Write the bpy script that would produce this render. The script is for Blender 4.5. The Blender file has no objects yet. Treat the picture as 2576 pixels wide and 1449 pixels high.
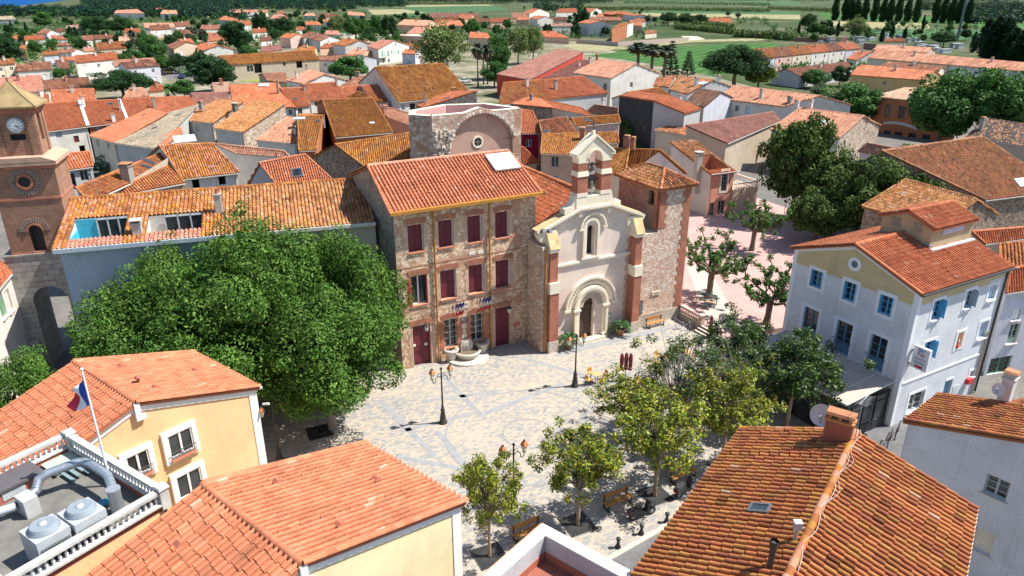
import bpy,math,random
import numpy as np
from math import sin,cos,tan,radians,pi,hypot,atan2
from mathutils import Vector
C=bpy.context.scene.collection
TH=radians(22.3); CAMH=28.0; FPX=1820.0; CX,CY=1288.0,724.5
cd=bpy.data.cameras.new('camera'); cam=bpy.data.objects.new('camera',cd); C.objects.link(cam)
cam.location=(0,0,CAMH); cam.rotation_euler=(pi/2-TH,0,0)
cd.sensor_width=36.0; cd.lens=36.0*FPX/2576.0; cd.clip_start=0.5; cd.clip_end=30000
bpy.context.scene.camera=cam
SUN_EL=radians(55.5); SUN_AZ=atan2(0.994,0.11)
w=bpy.data.worlds.new('World'); bpy.context.scene.world=w; w.use_nodes=True
nt=w.node_tree; bg=nt.nodes['Background']
sky=nt.nodes.new('ShaderNodeTexSky'); sky.sky_type='NISHITA'; sky.sun_disc=False
sky.sun_elevation=SUN_EL; sky.sun_rotation=SUN_AZ; sky.air_density=1.0; sky.dust_density=0.6; sky.ozone_density=2.0
nt.links.new(sky.outputs[0],bg.inputs[0]); bg.inputs[1].default_value=0.095
sl=bpy.data.lights.new('sun','SUN'); so=bpy.data.objects.new('sun',sl); C.objects.link(so)
sl.energy=4.6; sl.angle=radians(0.5); sl.color=(1.0,0.95,0.87)
sdir=Vector((sin(SUN_AZ)*cos(SUN_EL),cos(SUN_AZ)*cos(SUN_EL),sin(SUN_EL)))
so.rotation_euler=(-sdir).to_track_quat('-Z','Y').to_euler(); so.location=(40,10,80)
sc=bpy.context.scene
sc.view_settings.view_transform='Standard'; sc.view_settings.look='None'
sc.view_settings.exposure=0.97; sc.view_settings.gamma=1.0
sc.cycles.max_bounces=6; sc.cycles.diffuse_bounces=3; sc.cycles.glossy_bounces=2
sc.cycles.transmission_bounces=3; sc.cycles.transparent_max_bounces=6
sc.cycles.use_denoising=True
CAMP=np.array([0.,0.,CAMH])
def ray(x,y):
 dx=(x-CX)/FPX; dy=-(y-CY)/FPX
 return np.array([dx,cos(TH)+dy*sin(TH),-sin(TH)+dy*cos(TH)])
def U(x,y,z=0.):
 d=ray(x,y); return CAMP+d*((z-CAMH)/d[2])
def hitplane(x,y,p,n):
 d=ray(x,y); n=np.asarray(n,float); return CAMP+d*(((np.asarray(p)-CAMP)@n)/(d@n))
def T(t,x,y):
 c,r=t%10,t//10
 return(c*644+x/4.0,(0,362,724.5,1086.5)[r]+y/4.0)
MATS={}
def newmat(name):
 m=bpy.data.materials.new(name); m.use_nodes=True; MATS[name]=m
 n=m.node_tree.nodes; return m,n,m.node_tree.links,n['Principled BSDF']
def ramp(n,stops,interp='LINEAR'):
 r=n.new('ShaderNodeValToRGB'); e=r.color_ramp; e.interpolation=interp
 while len(e.elements)<len(stops):e.elements.new(0.5)
 for i,(p,c)in enumerate(stops):
  e.elements[i].position=p; e.elements[i].color=(c[0],c[1],c[2],1)if not isinstance(c,float)else(c,c,c,1)
 return r
def noise(n,l,vec,scale,detail=4,rough=0.6):
 t=n.new('ShaderNodeTexNoise'); t.inputs['Scale'].default_value=scale; t.inputs['Detail'].default_value=detail
 t.inputs['Roughness'].default_value=rough
 if vec is not None:l.new(vec,t.inputs['Vector'])
 return t
def mixc(n,l,a,b,fac,mode='MIX'):
 m=n.new('ShaderNodeMix'); m.data_type='RGBA'; m.blend_type=mode
 for s,v in((6,a),(7,b),(0,fac)):
  if isinstance(v,(int,float)):m.inputs[s].default_value=v
  elif isinstance(v,tuple):m.inputs[s].default_value=(v[0],v[1],v[2],1)
  else:l.new(v,m.inputs[s])
 return m.outputs[2]
def attr(n,name):
 a=n.new('ShaderNodeAttribute'); a.attribute_name=name; return a
def bump(n,l,h,strength,dist,b):
 k=n.new('ShaderNodeBump'); k.inputs['Strength'].default_value=strength; k.inputs['Distance'].default_value=dist
 l.new(h,k.inputs['Height']); l.new(k.outputs[0],b.inputs['Normal'])
def plain(name,col,rough=0.8,var=0.12,scale=1.5,metal=0.0,spec=0.3):
 if name in MATS:return MATS[name]
 m,n,l,b=newmat(name)
 tc=n.new('ShaderNodeTexCoord')
 a=noise(n,l,tc.outputs['Object'],scale,6,0.65)
 r=ramp(n,[(0.25,tuple(c*(1-var)for c in col)),(0.75,tuple(min(1,c*(1+var*0.7))for c in col))])
 l.new(a.outputs[0],r.inputs[0]); l.new(r.outputs[0],b.inputs['Base Color'])
 b.inputs['Roughness'].default_value=rough; b.inputs['Metallic'].default_value=metal; b.inputs['Specular IOR Level'].default_value=spec
 return m
def plaster(name,col,stain=0.35,streak=0.25,stcol=(0.12,0.11,0.10)):
 """render with blotches and dark streaks that run down the wall"""
 if name in MATS:return MATS[name]
 m,n,l,b=newmat(name)
 u=attr(n,'wuv'); tc=n.new('ShaderNodeTexCoord')
 a=noise(n,l,tc.outputs['Object'],0.55,6,0.65)
 r=ramp(n,[(0.3,tuple(c*0.80 for c in col)),(0.6,col),(0.8,tuple(min(0.9,c*1.07)for c in col))])
 l.new(a.outputs[0],r.inputs[0])
 mp=n.new('ShaderNodeMapping'); mp.inputs['Scale'].default_value=(2.2,0.16,1); l.new(u.outputs['Vector'],mp.inputs[0])
 s=noise(n,l,mp.outputs[0],1.0,5,0.7)
 sr=ramp(n,[(0.56,0.0),(0.80,1.0)]); l.new(s.outputs[0],sr.inputs[0])
 f=noise(n,l,tc.outputs['Object'],14.0,3,0.6); fr=ramp(n,[(0.3,0.86),(0.7,1.06)]); l.new(f.outputs[0],fr.inputs[0])
 ml=n.new('ShaderNodeMath'); ml.operation='MULTIPLY'; l.new(sr.outputs[0],ml.inputs[0]); ml.inputs[1].default_value=streak
 c1=mixc(n,l,r.outputs[0],stcol,ml.outputs[0])
 g=noise(n,l,tc.outputs['Object'],0.9,5,0.75); gr=ramp(n,[(0.58,0.0),(0.75,1.0)]); l.new(g.outputs[0],gr.inputs[0])
 m2=n.new('ShaderNodeMath'); m2.operation='MULTIPLY'; l.new(gr.outputs[0],m2.inputs[0]); m2.inputs[1].default_value=stain
 c2=mixc(n,l,c1,tuple(c*0.55 for c in col),m2.outputs[0])
 c3=mixc(n,l,c2,fr.outputs[0],1.0,'MULTIPLY')
 l.new(c3,b.inputs['Base Color']); b.inputs['Roughness'].default_value=0.92; b.inputs['Specular IOR Level'].default_value=0.2
 bump(n,l,f.outputs[0],0.25,0.02,b)
 return m
def rubble(name,cols,mortar,scale=3.2,mw=0.07,brickbands=None):
 """river-stone walling: cells of several stone colours in mortar, with optional brick courses"""
 if name in MATS:return MATS[name]
 m,n,l,b=newmat(name)
 u=attr(n,'wuv'); tc=n.new('ShaderNodeTexCoord')
 mp=n.new('ShaderNodeMapping'); mp.inputs['Scale'].default_value=(1,1.45,1); l.new(u.outputs['Vector'],mp.inputs[0])
 wn=noise(n,l,mp.outputs[0],2.0,2); wv=n.new('ShaderNodeVectorMath'); wv.operation='MULTIPLY_ADD'
 l.new(wn.outputs[1],wv.inputs[0]); wv.inputs[1].default_value=(0.12,0.12,0); l.new(mp.outputs[0],wv.inputs[2])
 v=n.new('ShaderNodeTexVoronoi'); v.inputs['Scale'].default_value=scale; l.new(wv.outputs[0],v.inputs['Vector'])
 e=n.new('ShaderNodeTexVoronoi'); e.feature='DISTANCE_TO_EDGE'; e.inputs['Scale'].default_value=scale; l.new(wv.outputs[0],e.inputs['Vector'])
 sx=n.new('ShaderNodeSeparateColor'); l.new(v.outputs['Color'],sx.inputs[0])
 k=len(cols); r=ramp(n,[(i/k,c)for i,c in enumerate(cols)],'CONSTANT'); l.new(sx.outputs[0],r.inputs[0])
 er=ramp(n,[(mw*0.5,0.0),(mw,1.0)]); l.new(e.outputs['Distance'],er.inputs[0])
 c1=mixc(n,l,mortar,r.outputs[0],er.outputs[0])
 if brickbands:
  bt=n.new('ShaderNodeTexBrick'); l.new(u.outputs['Vector'],bt.inputs['Vector'])
  bt.inputs['Scale'].default_value=1.0; bt.inputs['Brick Width'].default_value=0.34; bt.inputs['Row Height'].default_value=0.075
  bt.inputs['Mortar Size'].default_value=0.012
  bt.inputs['Color1'].default_value=(0.36,0.155,0.085,1); bt.inputs['Color2'].default_value=(0.45,0.23,0.13,1); bt.inputs['Mortar'].default_value=(*mortar,1)
  big=noise(n,l,u.outputs['Vector'],brickbands,3,0.7); gr=ramp(n,[(0.53,0.0),(0.57,1.0)]); l.new(big.outputs[0],gr.inputs[0])
  c1=mixc(n,l,c1,bt.outputs[0],gr.outputs[0])
 g=noise(n,l,tc.outputs['Object'],0.6,6,0.7); gr2=ramp(n,[(0.3,0.72),(0.7,1.12)]); l.new(g.outputs[0],gr2.inputs[0])
 c2=mixc(n,l,c1,gr2.outputs[0],1.0,'MULTIPLY')
 l.new(c2,b.inputs['Base Color']); b.inputs['Roughness'].default_value=0.95; b.inputs['Specular IOR Level'].default_value=0.15
 bump(n,l,er.outputs[0],0.6,0.04,b)
 return m
def brick(name,c1,c2,mortar,bw=0.30,rh=0.07,ms=0.012,var=0.3,offs=0.5):
 if name in MATS:return MATS[name]
 m,n,l,b=newmat(name)
 u=attr(n,'wuv'); tc=n.new('ShaderNodeTexCoord')
 bt=n.new('ShaderNodeTexBrick'); l.new(u.outputs['Vector'],bt.inputs['Vector']); bt.inputs['Scale'].default_value=1.0
 bt.inputs['Brick Width'].default_value=bw; bt.inputs['Row Height'].default_value=rh; bt.inputs['Mortar Size'].default_value=ms; bt.offset=offs
 bt.inputs['Color1'].default_value=(*c1,1); bt.inputs['Color2'].default_value=(*c2,1); bt.inputs['Mortar'].default_value=(*mortar,1)
 g=noise(n,l,tc.outputs['Object'],1.1,6,0.75); gr=ramp(n,[(0.3,1-var),(0.7,1+var*0.6)]); l.new(g.outputs[0],gr.inputs[0])
 l.new(mixc(n,l,bt.outputs[0],gr.outputs[0],1.0,'MULTIPLY'),b.inputs['Base Color'])
 b.inputs['Roughness'].default_value=0.95; b.inputs['Specular IOR Level'].default_value=0.15
 bump(n,l,bt.outputs['Fac'],-0.5,0.02,b)
 return m
def tilemat():
 m,n,l,b=newmat('clay_tile')
 a=attr(n,'col'); tc=n.new('ShaderNodeTexCoord')
 g=noise(n,l,tc.outputs['Object'],0.35,6,0.7); gr=ramp(n,[(0.3,0.74),(0.7,1.14)]); l.new(g.outputs[0],gr.inputs[0])
 f=noise(n,l,tc.outputs['Object'],7.0,5,0.75); fr=ramp(n,[(0.3,0.82),(0.72,1.10)]); l.new(f.outputs[0],fr.inputs[0])
 c=mixc(n,l,a.outputs['Color'],gr.outputs[0],1.0,'MULTIPLY')
 c=mixc(n,l,c,fr.outputs[0],1.0,'MULTIPLY'); k=noise(n,l,tc.outputs['Object'],0.9,7,0.75); kr=ramp(n,[(0.56,0.0),(0.74,0.55)]); l.new(k.outputs[0],kr.inputs[0]); c=mixc(n,l,c,(0.17,0.11,0.065),kr.outputs[0])
 l.new(c,b.inputs['Base Color']); b.inputs['Roughness'].default_value=0.9; b.inputs['Specular IOR Level'].default_value=0.2
 return m
TILE=tilemat()
def leafmat(name,rough=0.55,trans=0.3,spec=0.35):
 m,n,l,b=newmat(name)
 a=attr(n,'col'); b.inputs['Roughness'].default_value=rough; b.inputs['Specular IOR Level'].default_value=spec
 l.new(a.outputs['Color'],b.inputs['Base Color'])
 t=n.new('ShaderNodeBsdfTranslucent'); l.new(mixc(n,l,a.outputs['Color'],(1.0,1.0,0.45),1.0,'MULTIPLY'),t.inputs[0])
 x=n.new('ShaderNodeMixShader'); x.inputs[0].default_value=trans
 l.new(b.outputs[0],x.inputs[1]); l.new(t.outputs[0],x.inputs[2]); l.new(x.outputs[0],n['Material Output'].inputs[0])
 return m
LEAF=leafmat('leaf',0.6,0.18,0.15); GLOSSLEAF=leafmat('glossy_leaf',0.45,0.28,0.3)
def colmat(name='painted',rough=0.6,metal=0.0):
 m,n,l,b=newmat(name); a=attr(n,'col'); tc=n.new('ShaderNodeTexCoord')
 f=noise(n,l,tc.outputs['Object'],3.0,5,0.7); fr=ramp(n,[(0.3,0.84),(0.7,1.08)]); l.new(f.outputs[0],fr.inputs[0])
 l.new(mixc(n,l,a.outputs['Color'],fr.outputs[0],1.0,'MULTIPLY'),b.inputs['Base Color'])
 b.inputs['Roughness'].default_value=rough; b.inputs['Metallic'].default_value=metal; return m
PAINT=colmat(); METAL=colmat('bare_metal',0.4,0.7); BARK=colmat('bark',0.95)
def glassmat():
 m,n,l,b=newmat('window_glass'); tc=n.new('ShaderNodeTexCoord')
 f=noise(n,l,tc.outputs['Object'],0.8,3,0.5); r=ramp(n,[(0.35,(0.008,0.011,0.014)),(0.7,(0.05,0.06,0.065))]); l.new(f.outputs[0],r.inputs[0])
 l.new(r.outputs[0],b.inputs['Base Color']); b.inputs['Roughness'].default_value=0.08; b.inputs['Specular IOR Level'].default_value=0.6; return m
GLASS=glassmat()
class MB:
 def __init__(s,o=(0,0,0)):
  s.V=[]; s.F=[]; s.n=0; s.o=np.array(o,float)
 def add(s,V,F,mat=0,col=(0.5,0.5,0.5),uv=None,smooth=False):
  V=np.asarray(V,float).reshape(-1,3)
  if isinstance(F,np.ndarray):F=[F]
  else:
   d={}
   for i,f in enumerate(F):d.setdefault(len(f),[]).append((i,f))
   cl=np.asarray(col,float)
   if cl.ndim==2:
    out=[]
    for k,v in d.items():out.append((np.array([f for _,f in v]),cl[[i for i,_ in v]]))
    s._push(V,out,mat,uv,smooth); return s
   F=[np.array([f for _,f in v])for v in d.values()]
  cl=np.asarray(col,float); out=[]
  for f in F:out.append((f,cl if cl.ndim==2 else np.tile(cl,(len(f),1))))
  s._push(V,out,mat,uv,smooth); return s
 def _push(s,V,groups,mat,uv,smooth):
  if uv is None:uv=np.stack([V[:,0]+V[:,1],V[:,2],0*V[:,0]],1)
  uv=np.asarray(uv,float)
  if uv.shape[1]==2:uv=np.concatenate([uv,np.zeros((len(uv),1))],1)
  s.V.append((V,uv))
  for f,c in groups:s.F.append((f+s.n,c,mat,smooth))
  s.n+=len(V)
 def quad(s,a,b,c,d,mat=0,col=(0.5,0.5,0.5),uv=None):return s.add([a,b,c,d],[(0,1,2,3)],mat,col,uv)
 def box(s,c,size,mat=0,col=(0.5,0.5,0.5),rot=0.0,top=None,ax=None):
  """centre c, full size; rot about z; top=(sx,sy) scale of the upper face"""
  hx,hy,hz=size[0]/2,size[1]/2,size[2]/2; t=top or(1,1)
  P=np.array([(-hx,-hy,-hz),(hx,-hy,-hz),(hx,hy,-hz),(-hx,hy,-hz),(-hx*t[0],-hy*t[1],hz),(hx*t[0],-hy*t[1],hz),(hx*t[0],hy*t[1],hz),(-hx*t[0],hy*t[1],hz)])
  if ax is not None:P=P[:,:1]*np.array(ax[0])+P[:,1:2]*np.array(ax[1])+P[:,2:]*np.array(ax[2])
  elif rot:P=np.stack([P[:,0]*cos(rot)-P[:,1]*sin(rot),P[:,0]*sin(rot)+P[:,1]*cos(rot),P[:,2]],1)
  Q=P+np.array(c,float)
  F=[(0,3,2,1),(4,5,6,7),(0,1,5,4),(1,2,6,5),(2,3,7,6),(3,0,4,7)]
  V=Q[np.array(F).ravel()]; uv=[]
  dims=[(0,1),(0,1),(0,2),(1,2),(0,2),(1,2)]
  P2=np.array([(-hx,-hy,-hz),(hx,-hy,-hz),(hx,hy,-hz),(-hx,hy,-hz),(-hx,-hy,hz),(hx,-hy,hz),(hx,hy,hz),(-hx,hy,hz)])
  for f,(i,j)in zip(F,dims):
   for k in f:uv.append((P2[k][i]+c[0]+c[1],P2[k][j]+c[2],0))
  return s.add(V,np.arange(24).reshape(6,4),mat,col,uv)
 def beam(s,p,q,wd,ht,mat=0,col=(0.5,0.5,0.5)):
  p=np.array(p,float); q=np.array(q,float); d=q-p; L=np.linalg.norm(d); x=d/L
  y=np.cross((0,0,1),x); y=y/np.linalg.norm(y)if np.linalg.norm(y)>1e-6 else np.array([1.,0,0]); z=np.cross(x,y)
  return s.box((p+q)/2,(L,wd,ht),mat,col,ax=(x,y,z))
 def prism(s,poly,h0,h1,mat=0,col=(0.5,0.5,0.5)):
  """poly: ccw xy list; vertical prism"""
  k=len(poly); P=[(x,y,h0)for x,y in poly]+[(x,y,h1)for x,y in poly]
  s.add(P,[tuple(range(k,2*k)),tuple(range(k-1,-1,-1))],mat,col)
  acc=0
  for i in range(k):
   j=(i+1)%k; a,b=poly[i],poly[j]; L=hypot(b[0]-a[0],b[1]-a[1])
   s.add([(*a,h0),(*b,h0),(*b,h1),(*a,h1)],[(0,1,2,3)],mat,col,[(acc,h0),(acc+L,h0),(acc+L,h1),(acc,h1)]); acc+=L
  return s
 def extr(s,pts,origin,ux,uz,un,depth,mat=0,col=(0.5,0.5,0.5),caps=True):
  """outline pts (x,z) ccw seen from the front, in the plane ux,uz at origin; goes back along un by depth"""
  o=np.array(origin,float); ux=np.array(ux,float); uz=np.array(uz,float); un=np.array(un,float); k=len(pts)
  A=np.array([o+ux*x+uz*z for x,z in pts]); B=A+un*depth; uv=[(x,z)for x,z in pts]
  if caps:
   s.add(A,[tuple(range(k))],mat,col,uv); s.add(B,[tuple(range(k-1,-1,-1))],mat,col,uv)
  for i in range(k):
   j=(i+1)%k; s.add([A[j],A[i],B[i],B[j]],[(0,1,2,3)],mat,col,[(0,uv[j][1]),(hypot(uv[j][0]-uv[i][0],uv[j][1]-uv[i][1]),uv[i][1]),(1,uv[i][1]+depth),(0,uv[j][1]+depth)])
  return s
 def tube(s,pts,r,n=8,mat=0,col=(0.5,0.5,0.5),caps=True,smooth=True):
  pts=np.array(pts,float); k=len(pts); r=np.broadcast_to(np.asarray(r,float),(k,))
  V=[]; up=None
  for i in range(k):
   d=pts[min(i+1,k-1)]-pts[max(i-1,0)]; d=d/max(np.linalg.norm(d),1e-9)
   a=up if up is not None else(np.array([0,0,1.])if abs(d[2])<0.9 else np.array([1.,0,0]))
   x=a-d*(a@d); x=x/max(np.linalg.norm(x),1e-9); up=x; y=np.cross(d,x)
   for j in range(n):
    t=2*pi*j/n; V.append(pts[i]+r[i]*(cos(t)*x+sin(t)*y))
  F=[(i*n+j,i*n+(j+1)%n,(i+1)*n+(j+1)%n,(i+1)*n+j)for i in range(k-1)for j in range(n)]
  s.add(V,np.array(F),mat,col,None,smooth)
  if caps:s.add([V[j]for j in range(n)],[tuple(range(n-1,-1,-1))],mat,col); s.add([V[(k-1)*n+j]for j in range(n)],[tuple(range(n))],mat,col)
  return s
 def lathe(s,prof,c=(0,0,0),n=12,mat=0,col=(0.5,0.5,0.5),smooth=True,a0=0.0,a1=2*pi):
  """prof: (r,z) from the bottom up, turned about z at c"""
  full=abs(a1-a0-2*pi)<1e-6; m=n if full else n+1; V=[]
  for r,z in prof:
   for j in range(m):
    t=a0+(a1-a0)*j/n; V.append((c[0]+r*cos(t),c[1]+r*sin(t),c[2]+z))
  F=[]
  for i in range(len(prof)-1):
   for j in range(n):
    j2=(j+1)%m; F.append((i*m+j,i*m+j2,(i+1)*m+j2,(i+1)*m+j))
  s.add(V,np.array(F),mat,col,None,smooth)
  if full and prof[-1][0]>1e-4:s.add(V[-m:],[tuple(range(m))],mat,col)
  return s
 def build(s,name,mats,parent=None):
  if not s.F:return None
  me=bpy.data.meshes.new(name)
  V=np.concatenate([v for v,_ in s.V])-s.o; UV=np.concatenate([u for _,u in s.V])
  L=np.concatenate([f.ravel()for f,*_ in s.F]); cnt=np.concatenate([np.full(len(f),f.shape[1])for f,*_ in s.F])
  st=np.concatenate([[0],np.cumsum(cnt)[:-1]])
  me.vertices.add(len(V)); me.vertices.foreach_set('co',V.ravel().astype(np.float32))
  me.loops.add(len(L)); me.loops.foreach_set('vertex_index',L.astype(np.int32))
  me.polygons.add(len(cnt)); me.polygons.foreach_set('loop_start',st.astype(np.int32))
  if not isinstance(mats,(list,tuple)):mats=[mats]
  for m in mats:me.materials.append(MATS[m]if isinstance(m,str)else m)
  me.polygons.foreach_set('material_index',np.concatenate([np.full(len(f),mi)for f,_,mi,_ in s.F]).astype(np.int32))
  me.polygons.foreach_set('use_smooth',np.concatenate([np.full(len(f),sm)for f,_,_,sm in s.F]).astype(bool))
  a=me.attributes.new('col','FLOAT_COLOR','FACE'); cc=np.concatenate([c for _,c,_,_ in s.F])
  a.data.foreach_set('color',np.concatenate([cc,np.ones((len(cc),1))],1).ravel().astype(np.float32))
  a=me.attributes.new('wuv','FLOAT_VECTOR','POINT'); a.data.foreach_set('vector',UV.ravel().astype(np.float32))
  me.update(calc_edges=True)
  o=bpy.data.objects.new(name,me); C.objects.link(o)
  if parent is not None:o.parent=parent
  else:o.location=s.o
  return o
def tag(o,label=None,cat=None,group=None,kind=None):
 if label:o['label']=label
 if cat:o['category']=cat
 if group:o['group']=group
 if kind:o['kind']=kind
 return o
def thing(name,label,cat,loc=(0,0,0),group=None,rz=0.0,scale=1.0):
 o=bpy.data.objects.new(name,None); C.objects.link(o); o.empty_display_size=0.3
 o.location=loc; o.rotation_euler=(0,0,rz); o.scale=(scale,)*3 if not isinstance(scale,tuple)else scale
 return tag(o,label,cat,group)
def dup(root,loc=None,label=None,rz=None,scale=None,group=None):
 r=root.copy(); C.objects.link(r)
 if loc is not None:r.location=loc
 if rz is not None:r.rotation_euler=(0,0,rz)
 if scale is not None:r.scale=(scale,)*3 if not isinstance(scale,tuple)else scale
 if label:r['label']=label
 if group:r['group']=group
 for ch in list(root.children):
  c=ch.copy(); C.objects.link(c); c.parent=r
  for g in list(ch.children):
   d=g.copy(); C.objects.link(d); d.parent=c
 return r
PAL=dict(red=[(0.46,0.15,0.07),(0.41,0.125,0.058),(0.49,0.175,0.085),(0.44,0.145,0.07)],new=[(0.50,0.182,0.095),(0.46,0.16,0.082),(0.53,0.20,0.108),(0.48,0.17,0.088)],ochre=[(0.38,0.155,0.038),(0.34,0.12,0.036),(0.42,0.19,0.05),(0.30,0.10,0.036),(0.26,0.11,0.04),(0.40,0.17,0.055)],lichen=[(0.42,0.185,0.038),(0.38,0.145,0.035),(0.44,0.16,0.065),(0.46,0.185,0.10),(0.29,0.105,0.036),(0.50,0.24,0.15)],old=[(0.43,0.175,0.085),(0.36,0.12,0.058),(0.25,0.11,0.06),(0.47,0.22,0.115),(0.18,0.095,0.06),(0.40,0.145,0.072)],oldy=[(0.47,0.225,0.09),(0.42,0.175,0.065),(0.35,0.145,0.058),(0.50,0.27,0.135),(0.30,0.13,0.055),(0.48,0.205,0.10)],warm=[(0.38,0.128,0.0516),(0.34,0.128,0.048),(0.41,0.157,0.06),(0.3,0.104,0.0516),(0.37,0.168,0.054)],pale=[(0.54,0.278,0.18),(0.5,0.244,0.156),(0.57,0.313,0.21),(0.48,0.215,0.132)],pink=[(0.5,0.215,0.15),(0.47,0.186,0.132),(0.52,0.244,0.168)],brown=[(0.27,0.115,0.072),(0.24,0.10,0.062),(0.30,0.135,0.084),(0.20,0.09,0.062),(0.33,0.145,0.085)],mauve=[(0.33,0.151,0.114),(0.29,0.133,0.102),(0.35,0.168,0.13)],grey=[(0.35,0.29,0.21),(0.30,0.25,0.185),(0.40,0.325,0.225),(0.25,0.215,0.17)],dark=[(0.14,0.078,0.056),(0.11,0.066,0.053),(0.20,0.10,0.064),(0.25,0.115,0.067),(0.165,0.085,0.06)],spotty=[(0.14,0.112,0.095),(0.43,0.235,0.14),(0.11,0.09,0.08),(0.38,0.195,0.11),(0.085,0.075,0.073)],barn=[(0.38,0.17,0.09),(0.31,0.14,0.075),(0.42,0.20,0.10),(0.26,0.14,0.085),(0.36,0.20,0.11),(0.50,0.20,0.11)],cream=[(0.55,0.36,0.25),(0.50,0.31,0.21),(0.58,0.39,0.28)],)
RNG=np.random.default_rng(7)
def unit(v):v=np.asarray(v,float); return v/max(np.linalg.norm(v),1e-9)
PROF={0:([-.5,-.23,-.31,-.27,-.18,0,.18,.27,.31,.23,.5],[-.3,-.3,.05,.45,.84,1,.84,.45,.05,-.3,-.3]),1:([-.5,-.22,-.30,-.20,0,.20,.30,.22,.5],[-.3,-.3,.1,.75,1,.75,.1,-.3,-.3]),2:([-.5,-.20,-.30,-.15,.15,.30,.20,.5],[-.3,-.3,.25,1,1,.25,-.3,-.3])}
def slope(mb,poly,pal='red',lod=0,pitch=0.26,course=0.36,hgt=0.095,jit=0.075,mat=0,slab=0.14,lichen=0.0):
 """clay tiles over a planar polygon whose first edge is the eave"""
 poly=[np.asarray(p,float)for p in poly]; P0=poly[0]; u=unit(poly[1]-P0)
 nrm=np.zeros(3)
 for i in range(len(poly)):nrm+=np.cross(poly[i]-P0,poly[(i+1)%len(poly)]-P0)
 nrm=unit(nrm); nrm=nrm if nrm[2]>0 else-nrm
 v=np.cross(nrm,u); v=v if v[2]>0 else-v
 if abs(v[2])<1e-6:v=np.cross(nrm,u)
 Q=np.array([((p-P0)@u,(p-P0)@v)for p in poly])
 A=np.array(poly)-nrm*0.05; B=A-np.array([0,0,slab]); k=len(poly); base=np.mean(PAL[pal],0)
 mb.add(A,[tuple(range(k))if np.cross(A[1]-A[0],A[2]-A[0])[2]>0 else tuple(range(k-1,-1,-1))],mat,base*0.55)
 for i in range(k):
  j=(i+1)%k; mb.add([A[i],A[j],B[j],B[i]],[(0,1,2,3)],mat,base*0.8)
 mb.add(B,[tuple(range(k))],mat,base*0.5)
 if lod==2:course*=3.0; pitch*=1.25
 if lod==3:course*=6.0; pitch*=2.0; hgt*=1.4
 W0,W1=Q[:,0].min(),Q[:,0].max(); nc=max(1,int(round((W1-W0)/pitch))); pt=(W1-W0)/nc
 UC=W0+pt*(np.arange(nc)+0.5); rows=[]
 for uc in UC:
  vs=[]
  for i in range(k):
   a,b=Q[i],Q[(i+1)%k]
   if(a[0]-uc)*(b[0]-uc)<=0 and abs(a[0]-b[0])>1e-9:vs.append(a[1]+(b[1]-a[1])*(uc-a[0])/(b[0]-a[0]))
  if len(vs)<2:continue
  v0,v1=min(vs),max(vs); nt_=max(1,int(round((v1-v0)/course))); st=(v1-v0)/nt_
  if v1-v0<0.05:continue
  j0=RNG.normal(0,0.03)
  for t in range(nt_):rows.append((uc+RNG.normal(0,0.006),v0+t*st+(j0 if t else 0),v0+(t+1)*st+0.02,(v0+t*st)/max(Q[:,1].max(),.1)))
 if not rows:return
 R=np.array(rows); N=len(R)
 xs,hs=PROF[min(lod,2)]; xs=np.array(xs)*pt; hs=np.array(hs)*hgt; K=len(xs)
 lift=0.028 if lod<2 else 0.0
 bu=R[:,0,None]+xs[None,:]*1.0; bv=np.repeat(R[:,1,None],K,1); tv=np.repeat(R[:,2,None],K,1)
 tu=R[:,0,None]+xs[None,:]*np.where(np.abs(xs)<pt*0.49,0.92,1.0)[None,:]
 tilt=RNG.normal(0,0.008,(N,1))if lod<2 else 0.0
 bh=hs[None,:]+lift+tilt; th=np.broadcast_to(hs[None,:]*0.92,bu.shape); fh=np.broadcast_to((hs*0.8-0.02)[None,:],bu.shape)
 def W(a,b,h):return P0+a[...,None]*u+b[...,None]*v+np.asarray(h)[...,None]*nrm
 pal_=np.array(PAL[pal]); ci=pal_[RNG.integers(0,len(pal_),N)]*(1+RNG.normal(0,jit,(N,1)))
 if lichen:
  f=np.clip((RNG.random(N)*1.3-0.9+lichen*(1+0.6*np.cos(R[:,0]*0.9))*(np.abs(R[:,3]-0.5)*1.6)),0,1)[:,None]
  ci=ci*(1-f)+np.array([0.50,0.27,0.05])*f
 q=RNG.random(N)[:,None]if pal not in('new','red','pink')else .5+.49*RNG.random(N)[:,None]*(1.004 if pal=='red' else 1); ci=np.where(q<.025,ci*.55,np.where(q>.985,ci*.6+np.array([.26,.20,.15]),ci)); ci=np.clip(ci,0.01,0.9)
 Vb=W(bu,bv,bh); Vt=W(tu,tv,th)
 nr=3 if lod<2 else 2
 parts=[Vb,Vt]+([W(bu,bv+0.004,fh)]if nr==3 else[])
 V=np.stack(parts,1).reshape(-1,3); b0=(np.arange(N)*nr*K)[:,None]; i=np.arange(K-1)[None,:]
 F1=np.stack([b0+i,b0+i+1,b0+K+i+1,b0+K+i],-1).reshape(-1,4); c1=np.repeat(ci,K-1,0)
 if np.dot(np.cross(u,v),nrm)<0:F1=F1[:,::-1]
 mb.add(V,[F1][0],mat,c1,None,lod<=1)
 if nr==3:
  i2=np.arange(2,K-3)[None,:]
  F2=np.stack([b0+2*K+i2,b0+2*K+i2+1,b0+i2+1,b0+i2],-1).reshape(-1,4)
  mb.add(V,F2,mat,np.repeat(ci*0.75,K-5,0))  # butt ends coloured darker than their tile: shading of the gap painted in
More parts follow.
